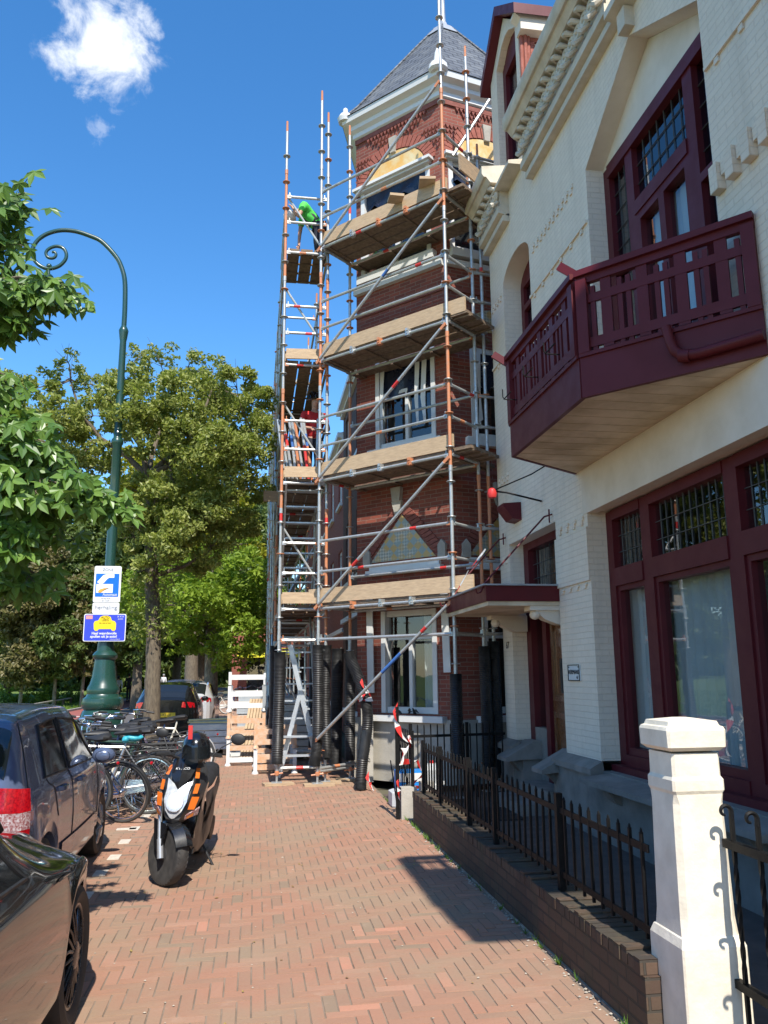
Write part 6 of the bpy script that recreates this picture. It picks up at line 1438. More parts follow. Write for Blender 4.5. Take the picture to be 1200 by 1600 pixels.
# ---------------------------------------------------------------- trees
def rvec(rg):
    while True:
        v = V((rg.uniform(-1, 1), rg.uniform(-1, 1), rg.uniform(-1, 1)))
        if .05 < v.length < 1: return v
def leafquad(mb, p, size, rg, up=.5, droop=0.0):
    n = (rvec(rg).normalized()+V((0, 0, up))).normalized(); u = n.orthogonal().normalized(); a = rg.uniform(0, 6.28); w = n.cross(u); u, w = u*math.cos(a)+w*math.sin(a), w*math.cos(a)-u*math.sin(a)
    L = size*rg.uniform(.7, 1.3); mb.r = rg.random()
    b = n*L*.12
    mb.add([p-u*L*.5, p+w*L*.27+b, p+u*L*.55, p-w*L*.27+b], [(0, 1, 2, 3)])
def crown(mb, blobs, per_m3, size, rg, clumps=9, cr=.34, up=.5, fill=1.0):
    """leaf sized faces gathered in clumps through each blob, with gaps between clumps"""
    for (x, y, z, r) in blobs:
        c = V((x, y, z)); k = max(5, int(clumps*r/.4))
        for _ in range(k):
            d = rvec(rg); d = d.normalized()*(d.length**.6); q = c+V((d.x*r, d.y*r*1.15, d.z*r*.9)); rr = r*cr*rg.uniform(.6, 1.25)
            m = int(per_m3*(rr/.12)**1.7*rg.uniform(.7, 1.2)*fill)
            for _ in range(m):
                e = rvec(rg); leafquad(mb, q+V((e.x*rr, e.y*rr, e.z*rr*.75)), size, rg, up)
def limb(mb, pts, r0, r1, rg, wob=.05, n=8):
    pts = [V(p) for p in pts]; P_ = []; R_ = []; K = 5
    for i in range(len(pts)-1):
        for j in range(K):
            t = j/K; f = (i+t)/(len(pts)-1); P_.append(pts[i].lerp(pts[i+1], t)+rvec(rg)*wob*(1 if i+j else 0)*lerp(r0, r1, f)*3); R_.append(lerp(r0, r1, f**.8))
    P_.append(pts[-1]); R_.append(r1); mb.tube(P_, R_, n)
ELM = [(-3.54, 14.9, 7.32, 0.24), (-3.55, 15.4, 7.16, 0.32), (-3.76, 14.4, 6.6, 0.28), (-3.16, 15.7, 7.13, 0.33), (-2.29, 14.9, 7.44, 0.26), (-2.36, 14.1, 6.73, 0.32), (-1.94, 15.4, 7.57, 0.37), (-1.35, 14.3, 7.08, 0.32), (-0.95, 15.3, 7.32, 0.39), (-0.44, 14.1, 6.68, 0.34), (-0.1, 15.2, 6.71, 0.37), (0.07, 14.4, 5.96, 0.3), (-1.18, 13.9, 6.34, 0.5), (-1.97, 15.9, 7.0, 0.54), (-0.8, 15.7, 6.61, 0.57), (-2.25, 13.9, 6.09, 0.45), (-3.02, 15.2, 6.36, 0.44), (-3.47, 14.3, 6.05, 0.39), (-4.17, 15.4, 6.18, 0.37), (-0.16, 15.5, 5.86, 0.42), (-0.79, 13.7, 5.37, 0.5), (-1.65, 16.1, 6.27, 0.52), (-1.98, 13.9, 5.55, 0.31), (-1.2, 15.1, 5.25, 0.51), (-0.48, 14.1, 4.91, 0.45), (-0.02, 15.4, 5.11, 0.32), (-0.89, 15.8, 4.69, 0.53), (-1.34, 14.4, 4.38, 0.42), (-0.26, 15.1, 4.42, 0.36), (-1.55, 15.4, 3.99, 0.4), (-0.81, 14.6, 3.85, 0.4), (-1.85, 15.7, 4.78, 0.3), (-2.17, 14.5, 3.95, 0.26), (-1.18, 15.3, 3.62, 0.32), (-3.41, 15.5, 6.06, 0.32), (-2.54, 13.7, 6.23, 0.26), (-1.75, 14.1, 4.5, .36), (-2.05, 14.2, 4.1, .30), (-1.55, 14.0, 3.7, .36), (-2.1, 14.3, 4.75, .3), (-1.95, 14.1, 3.3, .24), (-1.2, 14.0, 4.1, .36), (-1.5, 14.1, 4.9, .3), (-4.5, 15, 6.6, .4), (-4.75, 15, 5.9, .45), (-4.4, 15.2, 5.2, .42), (-3.9, 15, 5.4, .4), (-3.4, 14.8, 5.3, .36), (-4.2, 15, 4.5, .4), (-2.95, 15.2, 5.5, .36), (-.3, 14.0, 5.4, .36), (-.9, 14.2, 4.4, .4), (-1.3, 13.9, 5.7, .4), (-1.9, 14.2, 6.0, .36)]
MAPLE = [(-3.46, 27, 4.36, 0.82), (-2.78, 28, 4.9, 0.76), (-2.01, 26, 5.0, 0.63), (-1.49, 28.5, 4.89, 1.01), (-0.42, 26, 4.85, 0.79), (-1.0, 27.5, 3.97, 1.02), (-1.92, 25.5, 3.59, 0.94), (-3.14, 28, 3.53, 0.94), (0.05, 27.6, 3.98, 0.75), (-0.53, 26.2, 2.85, 0.84), (-1.62, 28, 2.94, 0.81), (0.23, 27.2, 3.07, 0.61), (-1.12, 26.5, 2.39, 0.51), (-0.74, 27.4, 2.16, 0.57), (-0.3, 28, 5.99, 0.58), (-3.79, 26, 3.82, 0.63), (-3.56, 27.5, 3.02, 0.57), (0.0, 27.5, 2.29, 0.44), (-2.42, 27.3, 2.7, 0.53)]
YEL = [(-5.36, 34, 9.94, 0.96), (-5.73, 35, 9.2, 0.84), (-2.66, 36, 10.81, 1.16), (-1.56, 33, 10.76, 0.8), (-4.68, 35, 9.22, 0.98), (-3.59, 32, 9.62, 1.03), (-0.84, 35, 11.63, 0.73), (-0.04, 34, 6.66, 0.66), (-0.62, 36, 7.81, 0.87), (-6.65, 34, 10.31, 0.49), (-5.77, 34, 8.17, 0.82), (-3.0, 34.5, 8.2, 1.0), (-1.6, 35, 8.6, 1.1), (-2.3, 33.5, 7.2, .9)]
ROW = [(-12.84, 45, 7.43, 2.17), (-11.85, 47, 6.82, 2.26), (-9.32, 43, 6.72, 1.9), (-12.62, 46, 5.16, 2.03), (-10.33, 44, 4.53, 1.77), (-9.54, 47, 4.9, 1.7), (-12.05, 45, 3.27, 1.45), (-10.85, 46, 2.97, 1.4), (-9.05, 44, 3.07, 1.34), (-8.94, 48, 6.06, 1.54), (-12.47, 43, 3.98, 1.55), (-8.27, 45, 3.93, 1.3), (-12.56, 48, 8.56, 1.93), (-8.3, 49, 7.27, 1.57)]
def trees():
    rg = random.Random(31)
    # elm beside the parking strip
    T = thing('elm_tree', 'tall open tree with small olive leaves and forked trunk before the black hatchback', 'tree', (-1.71, 14.7, 0))
    b = MB(); t0 = [(-1.68, 14.7, -.1), (-1.70, 14.7, .8), (-1.735, 14.7, 2.2), (-1.82, 14.7, 3.3), (-1.87, 14.7, 4.1), (-1.95, 14.72, 4.9), (-1.98, 14.72, 5.15)]
    P_ = []; R_ = []
    for i in range(len(t0)-1):
        for j in range(6): t = j/6; P_.append(V(t0[i]).lerp(V(t0[i+1]), t)+rvec(rg)*.012); R_.append(lerp((.165, .14, .125, .115, .10, .085, .075)[i], (.165, .14, .125, .115, .10, .085, .075)[i+1], t)*rg.uniform(.96, 1.05))
    P_.append(V(t0[-1])); R_.append(.08); b.tube(P_, R_, 14)
    b.build('trunk', 'bark', T)
    fork = V((-1.97, 14.72, 5.1))
    br = MB()
    main = [((-2.10, 14.75, 5.6), (-2.3, 15.0, 6.3), (-2.35, 15.1, 7.2)), ((-1.75, 14.7, 5.35), (-1.45, 14.8, 5.6), (-1.1, 14.9, 6.2), (-.9, 15.1, 7.0)), ((-1.6, 14.6, 5.3), (-1.1, 14.4, 5.45), (-.6, 14.3, 5.6), (-.1, 14.6, 5.9)), ((-2.35, 14.9, 5.5), (-2.9, 15.1, 5.9), (-3.3, 15.1, 6.4), (-3.5, 15.1, 7.0)), ((-2.0, 15.3, 5.6), (-1.9, 15.7, 6.4), (-1.85, 15.5, 7.3))]
    nodes = [fork]
    for m in main: limb(br, (fork,)+m, .065, .018, rg); nodes += [V(p) for p in m]
    low = [((-1.84, 14.7, 3.6), (-1.2, 14.7, 4.1), (-.7, 14.8, 4.6), (-.2, 15.0, 5.0)), ((-1.86, 14.7, 4.0), (-1.4, 15.2, 4.3), (-.8, 15.6, 4.7)), ((-1.8, 14.7, 3.3), (-1.3, 14.9, 3.5), (-.8, 14.7, 3.8))]
    for m in low: limb(br, m, .05, .014, rg); nodes += [V(p) for p in m[1:]]
    for (x, y, z, r) in ELM:
        c = V((x, y, z)); nr = min(nodes, key=lambda p: (p-c).length); mid = nr.lerp(c, .5)+rvec(rg)*.12
        limb(br, (nr, mid, c), .018, .006, rg, n=5)
        for _ in range(7): e = c+rvec(rg)*r*1.25+V((0, 0, r*.2)); limb(br, (c.lerp(mid, rg.random()*.5), e), .007, .002, rg, n=4)
    br.build('branches', 'bark', T)
    l = MB(); crown(l, [q for q in ELM if q[2] < 6.9], 46, .086, rg, clumps=19, cr=.42); crown(l, [q for q in ELM if q[2] >= 6.9], 42, .076, rg, clumps=15, cr=.36); 
    for _ in range(900):   # suckers on the trunk
        z = rg.uniform(2.2, 3.6); leafquad(l, V((-1.78+rg.uniform(-.35, .35), 14.7+rg.uniform(-.35, .35), z)), .07, rg)
    l.build('crown', 'leaf_elm', T)
    # lime green maple and a yellowing tree behind
    T = thing('maple_tree', 'bright lime green leafy tree beyond the parked cars and before the awning', 'tree', (-1.45, 29, 0))
    b = MB(); limb(b, ((-1.42, 29, -.1), (-1.45, 29, 1.2), (-1.5, 28.8, 3.2), (-1.6, 28.2, 5.2)), .30, .14, rg, .02, 14); b.build('trunk', 'pale_bark', T)
    b = MB()
    for (x, y, z, r) in MAPLE: limb(b, ((-1.5, 28.8, min(z, 4.8)*.7+.6), V((x, y, z)).lerp(V((-1.5, 28.5, z)), .5), (x, y, z)), .06, .015, rg, n=5)
    b.build('branches', 'bark', T)
    l = MB(); crown(l, MAPLE, 9, .19, rg, clumps=11, cr=.40, up=.9); l.build('crown', 'leaf_maple', T)
    T = thing('tall_tree', 'high yellowing tree showing through behind the open elm', 'tree', (-2.6, 35, 0))
    b = MB(); limb(b, ((-2.5, 35, -.1), (-2.6, 35, 3), (-2.6, 34.6, 7), (-2.6, 34.4, 10)), .34, .10, rg, .02, 12)
    for (x, y, z, r) in YEL: limb(b, ((-2.6, 34.7, z*.72), (x*.6-1.0, 34.6, z*.9), (x, y, z)), .07, .02, rg, n=5)
    b.build('trunk', 'bark', T)
    l = MB(); crown(l, YEL, 7, .21, rg, clumps=11, cr=.42, up=.7); l.build('crown', 'leaf_yellow', T)
    # dark trees along the lane, each its own
    def simple(name, label, x, y, h, r, lm, bm='bark', trunk=.2, base=2.2, size=.3, dens=6, n=9, grp='trees in the park'):
        T = thing(name, label, 'tree', (x, y, 0), grp); b = MB(); z0 = -.2
        limb(b, ((x, y, z0), (x+rg.uniform(-.1, .1), y, base), (x+rg.uniform(-.2, .2), y, h*.7)), trunk, trunk*.4, rg, .015, 10)
        bl = []
        for i in range(n):
            a = rg.uniform(0, 6.28); q = rg.random()**.6; zz = rg.uniform(base, h)
            pr = math.sin(math.pi*min(1, max(.08, (zz-base+.4)/(h-base+.8))))**.6
            bl.append((x+math.cos(a)*r*q*pr*.7, y+math.sin(a)*r*q*pr*.7, zz, r*rg.uniform(.36, .55)))
        for (bx, by, bz, q) in bl: limb(b, ((x, y, min(bz, h*.7)*.85), (bx, by, bz)), trunk*.3, .02, rg, n=5)
        b.build('trunk', bm, T); l = MB(); crown(l, bl, dens, size, rg, clumps=10, cr=.42); l.build('crown', lm, T)
    for i, (x, y, h, r, lm, lab) in enumerate(((-11.8, 45, 8.2, 2.6, 'leaf_brown', 'young brownish park tree with thin trunk standing over the loose shrub'), (-10.25, 45.5, 7.0, 2.2, 'leaf_dark', 'young dark green park tree with thin trunk between two brownish ones'), (-9.0, 46, 6.6, 1.9, 'leaf_brown', 'young brownish park tree with thin trunk beside the lamp post'))):
        simple('park_tree', lab, x, y, h, r, lm, 'pale_bark', .11, 2.0, .26, 8, 12)
    for x, y, h, r, lm, tr, lab in ((-8.6, 52, 13, 3.4, 'leaf_dark', .5, 'thick trunked park tree close behind the green lamp base'), (-14.5, 52, 13, 4.0, 'leaf_dark', .35, 'dark tall park tree behind the young brownish trees'), (-17.5, 60, 15, 4.6, 'leaf_dark', .4, 'dark tall park tree deep in the park behind the lawn'), (-10.5, 66, 15, 4.2, 'leaf_dark', .4, 'dark park tree behind the thick trunked one'),
          (-5.6, 62, 14, 4.0, 'leaf_dark', .4, 'dark tree over the cycle path behind the elm trunk'), (-3.2, 52, 12, 3.4, 'leaf_dark', .35, 'dark street tree far down the road behind the lime green tree'), (-.6, 58, 13, 3.6, 'leaf_dark', .35, 'dark street tree far down the road by the yellow awning'), (-5.8, 43, 11.0, 2.6, 'leaf_dark', .3, 'dark bushy tree behind the signs on the lamp post'), (1.2, 66, 14, 4.2, 'leaf_dark', .35, 'dark tree closing the end of the street')):
        simple('park_tree', lab, x, y, h, r, lm, 'bark', tr, 3.0, .36, 6, 16)
    # the wood closing the view: uncountable
    w = MB()
    for i in range(150):
        x = rg.uniform(-90, 14); y = rg.uniform(78, 120)+abs(x)*.1; z = rg.uniform(.5, 14); crown(w, [(x, y, z, rg.uniform(2.2, 4.0))], 3.2, .8, rg, clumps=2, cr=.5)
    o = w.build('wood', 'leaf_dark'); o['kind'] = 'stuff'; o['label'] = 'dark wood of tall trees closing the park behind the lawn'
    # shrubs and tall weeds on the lawn edge
    for i, (x, y, r, lab) in enumerate(((-14.2, 48, 1.0, 'loose green shrub out on the lawn before the dark tall tree'), (-12.4, 50, .9, 'loose lime green shrub under a young brownish tree'), (-10.9, 50.5, .8, 'small green shrub under the young dark green tree'), (-16.0, 52, 1.2, 'broad lime green shrub deep on the lawn'))):
        s = MB(); crown(s, [(x+rg.uniform(-r, r), y+rg.uniform(-.5, .5), rg.uniform(.2, .7)*r, r*.55) for _ in range(7)], 10, .16, rg, clumps=8, cr=.45, up=.1); tag(s.build('shrub', 'leaf_maple' if i % 2 else 'leaf_gum'), lab, 'shrub', 'shrubs on the lawn')
    # low wooden rail along the lawn
    T = thing('low_rail_fence', 'low weathered rail fence along the edge of the lawn', 'fence', (-10.2, 45, 0)); rl = MB(); pts = [(-9.1, 30, 0), (-9.6, 36.5, 0), (-10.2, 45.5, 0), (-10.6, 55, 0), (-10.9, 70, 0)]
    for a, c in zip(pts, pts[1:]): rl.bar(V(a)+V((0, 0, .34)), V(c)+V((0, 0, .34)), .09, .06)
    rl.build('rail', 'concrete', T)
    for a, c in zip(pts, pts[1:]):
        k = int((V(c)-V(a)).length/2.2)
        for i in range(k): p = V(a).lerp(V(c), i/k); q = MB(); q.box(p.x-.05, p.x+.05, p.y-.05, p.y+.05, -.1, .31); q.build('post', 'bark', T)
trees()
def sweetgum():
    rg = random.Random(77)
    T = thing('sweetgum_tree', 'near tree with large star shaped glossy leaves hanging over the parked cars', 'tree', (-3.0, 4.6, 0))
    b = MB(); limb(b, ((-3.0, 4.6, -.1), (-3.0, 4.62, 1.5), (-2.95, 4.6, 3.0), (-2.9, 4.6, 5.5)), .17, .10, rg, .02, 14); b.build('trunk', 'bark', T)
    br = MB(); lf = MB()
    def star(p, L, axis, nrm):
        """five pointed leaf blade, tips bent down, hanging from its stalk"""
        u = axis.normalized(); n = (nrm-u*nrm.dot(u)).normalized(); w = n.cross(u); lf.r = rg.random()
        vs = [p]; fs = []
        lobes = ((-118, .62), (-58, .92), (0, 1.0), (58, .92), (118, .62)); ring = []
        for i, (a, q) in enumerate(lobes):
            a = rad(a+rg.uniform(-5, 5)); d = u*math.cos(a)+w*math.sin(a)
            for (da, f, dn) in ((-20, .60, .0), (0, 1.0, -.16), (20, .60, .0)):
                e = a+rad(da); dd = u*math.cos(e)+w*math.sin(e); ring.append(p+dd*L*q*f+n*L*(dn*q*1.2+(-.04 if da else 0)))
            if i < 4: e = rad((lobes[i][0]+lobes[i+1][0])/2); ring.append(p+(u*math.cos(e)+w*math.sin(e))*L*.42+n*L*.03)
        base = p-u*L*.12; ring = ring+[base]
        vs = [p+n*L*.02]+ring; k = len(ring)
        lf.add(vs, [(0, 1+i, 1+(i+1) % k) for i in range(k)], False)
    def twig(a, c, dens, spread):
        a, c = V(a), V(c); limb(br, (a, a.lerp(c, .5)+V((0, 0, .05)), c), .012, .004, rg, n=5)
        d = (c-a)
        for _ in range(int(dens*1.35)):
            t = rg.random()**.7; p = a+d*t+V((rg.uniform(-1, 1)*spread, rg.uniform(-1, 1)*spread*1.2, rg.uniform(-1.0, .6)*spread))
            st = a+d*max(0, t-.12); 
            if rg.random() < .5: br.tube([st, st.lerp(p, .6)+V((0, 0, .02)), p], .0022, 3, cap=False)
            ax = V((d.x*.4+rg.uniform(-.6, .7), rg.uniform(-.8, .5), -rg.uniform(.35, 1.1))); nr = V((rg.uniform(-.5, .7), -rg.uniform(.1, 1.0), rg.uniform(.25, 1.0))); star(p, rg.uniform(.070, .115), ax, nr)
    limb(br, ((-2.95, 4.6, 2.9), (-2.2, 4.6, 3.1), (-1.6, 4.6, 3.0), (-1.15, 4.6, 2.75)), .05, .014, rg); limb(br, ((-2.92, 4.6, 3.6), (-2.2, 4.6, 4.0), (-1.5, 4.6, 4.1)), .04, .012, rg); limb(br, ((-2.9, 4.6, 2.4), (-2.2, 4.6, 2.6), (-1.5, 4.6, 2.5)), .03, .01, rg)
    for tw in (((-1.7, 4.6, 4.15), (-1.38, 4.55, 4.36), 44, .13), ((-1.75, 4.6, 4.05), (-1.42, 4.6, 4.05), 46, .14), ((-1.7, 4.7, 3.95), (-1.42, 4.65, 3.72), 44, .13), ((-1.6, 4.5, 3.75), (-1.12, 4.5, 3.76), 62, .10), ((-1.7, 4.6, 3.6), (-1.32, 4.6, 3.62), 55, .10), ((-1.55, 4.6, 3.72), (-1.05, 4.65, 3.80), 26, .07),
               ((-1.75, 4.5, 3.25), (-1.38, 4.5, 3.22), 40, .14), ((-1.7, 4.6, 3.05), (-1.28, 4.6, 3.02), 60, .14), ((-1.7, 4.45, 2.9), (-1.15, 4.5, 2.85), 75, .14), ((-1.65, 4.7, 2.8), (-1.08, 4.7, 2.75), 75, .14), ((-1.6, 4.5, 2.65), (-.98, 4.5, 2.60), 80, .13), ((-1.3, 4.6, 2.68), (-.78, 4.62, 2.55), 62, .09), ((-1.0, 4.6, 2.58), (-.70, 4.6, 2.50), 30, .05), ((-1.7, 4.7, 2.55), (-1.1, 4.7, 2.45), 85, .12), ((-1.7, 4.6, 2.4), (-1.25, 4.6, 2.32), 80, .11), ((-1.8, 4.8, 2.25), (-1.4, 4.8, 2.12), 60, .10), ((-1.5, 4.9, 2.2), (-1.2, 4.9, 2.15), 40, .09),
               ((-2.6, 4.6, 4.3), (-1.9, 4.6, 4.3), 60, .25), ((-2.6, 4.4, 3.4), (-1.9, 4.4, 3.3), 90, .28), ((-2.6, 4.8, 2.7), (-1.9, 4.8, 2.6), 90, .28), ((-2.9, 4.2, 5.0), (-2.2, 4.2, 5.2), 80, .35), ((-2.9, 5.0, 5.4), (-2.3, 5.0, 5.8), 80, .35), ((-3.2, 4.4, 4.5), (-3.9, 4.3, 4.8), 80, .35), ((-3.1, 4.8, 3.4), (-3.9, 4.8, 3.5), 80, .35)): twig(*tw)
    br.build('branches', 'bark', T); lf.build('crown', 'leaf_gum', T)
sweetgum()
# ---------------------------------------------------------------- lamp post with its signs
def lamp():
    G = mat('green_cast_iron', (.014, .055, .040), .3, var=.25, scale=6, c2=(.010, .038, .030), coat=.4)
    T = thing('street_lamp', 'dark green cast iron lamp post with crozier scroll top', 'street lamp', (-1.72, 10.0, 0)); cx, cy = -1.72, 10.0
    b = MB(); b.lathe([(.30, .38), (.28, .42), (.265, .48), (.26, .55), (.28, .60), (.28, .66), (.25, .72), (.245, 1.02), (.25, 1.08), (.24, 1.13), (.235, 1.15), (.215, 1.20), (.20, 1.215), (.225, 1.24), (.235, 1.29), (.225, 1.34), (.19, 1.36), (.175, 1.39), (.185, 1.43), (.178, 1.46), (.155, 1.50), (.135, 1.58), (.122, 1.70), (.115, 1.78), (.135, 1.80), (.14, 1.83), (.12, 1.86), (.098, 1.88), (.09, 1.98), (.085, 2.1)], (cx, cy, 0), 32); b.build('base', G, T)
    b = MB(); b.lathe([(.082, 2.08), (.066, 2.3), (.060, 3.0), (.056, 3.6), (.054, 4.36), (.068, 4.38), (.074, 4.41), (.064, 4.44), (.048, 4.46), (.044, 5.0), (.040, 5.72), (.046, 5.75), (.056, 5.83), (.060, 5.86), (.048, 5.89), (.034, 5.92)], (cx, cy, 0), 24); b.build('shaft', G, T)
    pts = [(-1.72, 5.90), (-1.722, 6.2), (-1.74, 6.53), (-1.79, 6.72), (-1.87, 6.87), (-2.05, 7.06), (-2.2, 7.13), (-2.38, 7.18), (-2.56, 7.18), (-2.72, 7.12), (-2.83, 7.02), (-2.885, 6.89), (-2.865, 6.77), (-2.79, 6.68), (-2.68, 6.64), (-2.56, 6.68), (-2.485, 6.77), (-2.475, 6.86), (-2.52, 6.935), (-2.60, 6.955), (-2.68, 6.92), (-2.72, 6.86), (-2.70, 6.80), (-2.645, 6.785), (-2.605, 6.81), (-2.60, 6.85), (-2.625, 6.875), (-2.65, 6.865)]
    P_ = []
    for i in range(len(pts)-1):
        p0, p1, p2, p3 = [V((pts[max(0, min(len(pts)-1, i+k))][0], 10, pts[max(0, min(len(pts)-1, i+k))][1])) for k in (-1, 0, 1, 2)]
        for j in range(5): f = j/5; P_.append(.5*((2*p1)+(p2-p0)*f+(2*p0-5*p1+4*p2-p3)*f*f+(3*p1-p0-3*p2+p3)*f**3))
    P_.append(V((pts[-1][0], 10, pts[-1][1]))); n = len(P_)
    b = MB(); b.tube(P_, [lerp(.032, .017, i/n) for i in range(n)], 10); b.build('scroll_arm', G, T)
    b = MB(); b.ball((-2.67, 10, 6.675), .035, 12, 8); b.lathe([(.06, 6.50), (.065, 6.53), (.05, 6.55), (.02, 6.57), (.015, 6.64)], (-2.67, 10, 0), 14); b.lathe([(.03, 6.30), (.035, 6.42), (.045, 6.50)], (-2.67, 10, 0), 14); b.build('hanger', G, T)
    b = MB(); b.lathe([(.03, 6.32), (.10, 6.27), (.15, 6.17), (.165, 6.12), (.16, 6.11)], (-2.67, 10, 0), 24); lo = b.build('lamp_shade', G, T)
    b = MB(); b.lathe([(.0, 6.02), (.06, 6.04), (.09, 6.10), (.085, 6.12)], (-2.67, 10, 0), 20); b.build('bulb_glass', 'white_paint', lo)
    b = MB()
    for z in (2.12, 2.24, 2.38, 2.82): b.torus((cx, cy, z), .068, .008, (0, 0, 1), 20, 5)
    b.build('bracket', 'galv', T)
    # signs: rounded sheets on the post
    def sheet(x0, x1, z0, z1, y, t, r):
        pl = []
        for (cx_, cz_, a0) in ((x1-r, z1-r, 0), (x0+r, z1-r, 90), (x0+r, z0+r, 180), (x1-r, z0+r, 270)):
            for k in range(5): a = rad(a0+k*22.5); pl.append((cx_+math.cos(a)*r, y, cz_+math.sin(a)*r))
        return pl
    WH = mat('white_sign', (.72, .72, .71), .4, var=.06); BL = mat('sign_blue', (.0, .13, .72), .35, var=.05); ROY = mat('sign_royal_blue', (.03, .055, .55), .35, var=.05); YL = mat('sign_yellow', (.80, .58, .01), .4, var=.06); GY = mat('sign_grey_lettering', (.22, .24, .28), .5, var=.05); PK = mat('sign_pink', (.75, .30, .30), .5, var=.3, scale=60); OR = mat('sign_orange', (.78, .38, .05), .5, var=.3, scale=30)
    yy = 9.88; R_ = (rad(90), 0, 0)
    S = thing('parking_sign', 'white parking zone sign with blue picture of a hand at a pay machine', 'sign', (-1.72, yy, 2.6))
    m = MB(); m.prism(sheet(-1.872, -1.568, 2.435, 2.86, yy, .01, .02), (0, .008, 0)); m.build('panel', WH, S)
    m = MB(); m.poly(sheet(-1.853, -1.590, 2.50, 2.77, yy-.002, 0, .004)); m.build('picture_ground', BL, S)
    m = MB(); f = lambda pts: m.poly([(x, yy-.004, z) for x, z in pts])
    f([(-1.838, 2.67), (-1.77, 2.752), (-1.735, 2.765), (-1.645, 2.765), (-1.645, 2.722), (-1.70, 2.722), (-1.725, 2.705), (-1.765, 2.655), (-1.80, 2.645)]); f([(-1.842, 2.545), (-1.655, 2.545), (-1.655, 2.648), (-1.842, 2.648)]); m.build('hand_picture', WH, S)
    m = MB(); f([(-1.82, 2.562), (-1.81, 2.548), (-1.79, 2.545), (-1.755, 2.572), (-1.705, 2.605), (-1.70, 2.60), (-1.75, 2.60), (-1.80, 2.585)]); m.v = [(x, yy-.006, z) for x, y, z in m.v]; m.build('coin_picture', OR, S)
    text_obj('lettering', 'ZONE', GY, S, (-1.72, yy-.003, 2.815), R_, .045); text_obj('lettering', 'Automaat', WH, S, (-1.685, yy-.0045, 2.524), R_, .045, sx=.9); text_obj('lettering', 'ma-za 9-24 u', GY, S, (-1.72, yy-.003, 2.48), R_, .024); text_obj('lettering', 'zo 12-24 u', GY, S, (-1.72, yy-.003, 2.455), R_, .024)
    S = thing('sign_plate', 'small white plate reading herhaling under the parking sign', 'sign', (-1.72, yy, 2.36))
    m = MB(); m.prism(sheet(-1.872, -1.572, 2.305, 2.43, yy, .01, .015), (0, .008, 0)); m.build('panel', WH, S); text_obj('lettering', 'herhaling', GY, S, (-1.72, yy-.003, 2.375), R_, .068)
    S = thing('warning_sign', 'royal blue sign with a yellow car warning about valuables', 'sign', (-1.72, yy, 2.14))
    m = MB(); m.prism(sheet(-1.955, -1.485, 1.985, 2.30, yy-.01, .01, .02), (0, .008, 0)); m.build('border', WH, S); m = MB(); m.prism(sheet(-1.946, -1.494, 1.994, 2.291, yy-.0125, .01, .016), (0, .002, 0)); m.build('panel', ROY, S)
    m = MB(); m.poly([(x, yy-.014, z) for x, z in ((-1.84, 2.125), (-1.825, 2.105), (-1.80, 2.105), (-1.785, 2.125), (-1.65, 2.125), (-1.635, 2.105), (-1.61, 2.105), (-1.595, 2.125), (-1.595, 2.19), (-1.61, 2.215), (-1.645, 2.225), (-1.66, 2.265), (-1.69, 2.28), (-1.745, 2.28), (-1.775, 2.265), (-1.795, 2.225), (-1.835, 2.215), (-1.845, 2.19))]); m.build('car_picture', YL, S)
    text_obj('lettering', 'AUTO', 'iron', S, (-1.718, yy-.0155, 2.258), R_, .034); text_obj('lettering', 'LEEG', 'iron', S, (-1.718, yy-.0155, 2.228), R_, .036); text_obj('lettering', 'kijk, niets te halen', 'iron', S, (-1.718, yy-.0155, 2.195), R_, .018)
    text_obj('lettering', 'Haal waardevolle', WH, S, (-1.722, yy-.0145, 2.076), R_, .040, bold=.0008); text_obj('lettering', 'spullen uit je auto!', WH, S, (-1.726, yy-.0145, 2.040), R_, .040, bold=.0008); text_obj('lettering', 'www.autoleeg.nl', WH, S, (-1.60, yy-.0145, 2.010), R_, .017)
    m = MB(); m.poly([(x, yy-.014, z) for x, z in ((-1.935, 2.24), (-1.86, 2.24), (-1.86, 2.282), (-1.935, 2.282))]); m.build('red_badge', PK, S); text_obj('lettering', 'X X X', WH, S, (-1.548, yy-.0145, 2.268), R_, .028); text_obj('lettering', 'politie', WH, S, (-1.548, yy-.0145, 2.242), R_, .022)
_before = set(bpy.data.objects)
lamp()
for _o in set(bpy.data.objects)-_before:      # drawn at a third of its distance, stands behind the bicycles at full size
    _k = 1.36; _c = V((0, 0, 1.6))
    if _o.parent is None: _o.location = _c+(_o.location-_c)*_k
    else:
        _o.location = _o.location*_k
        if _o.type == 'MESH':
            for _v in _o.data.vertices: _v.co = _v.co*_k
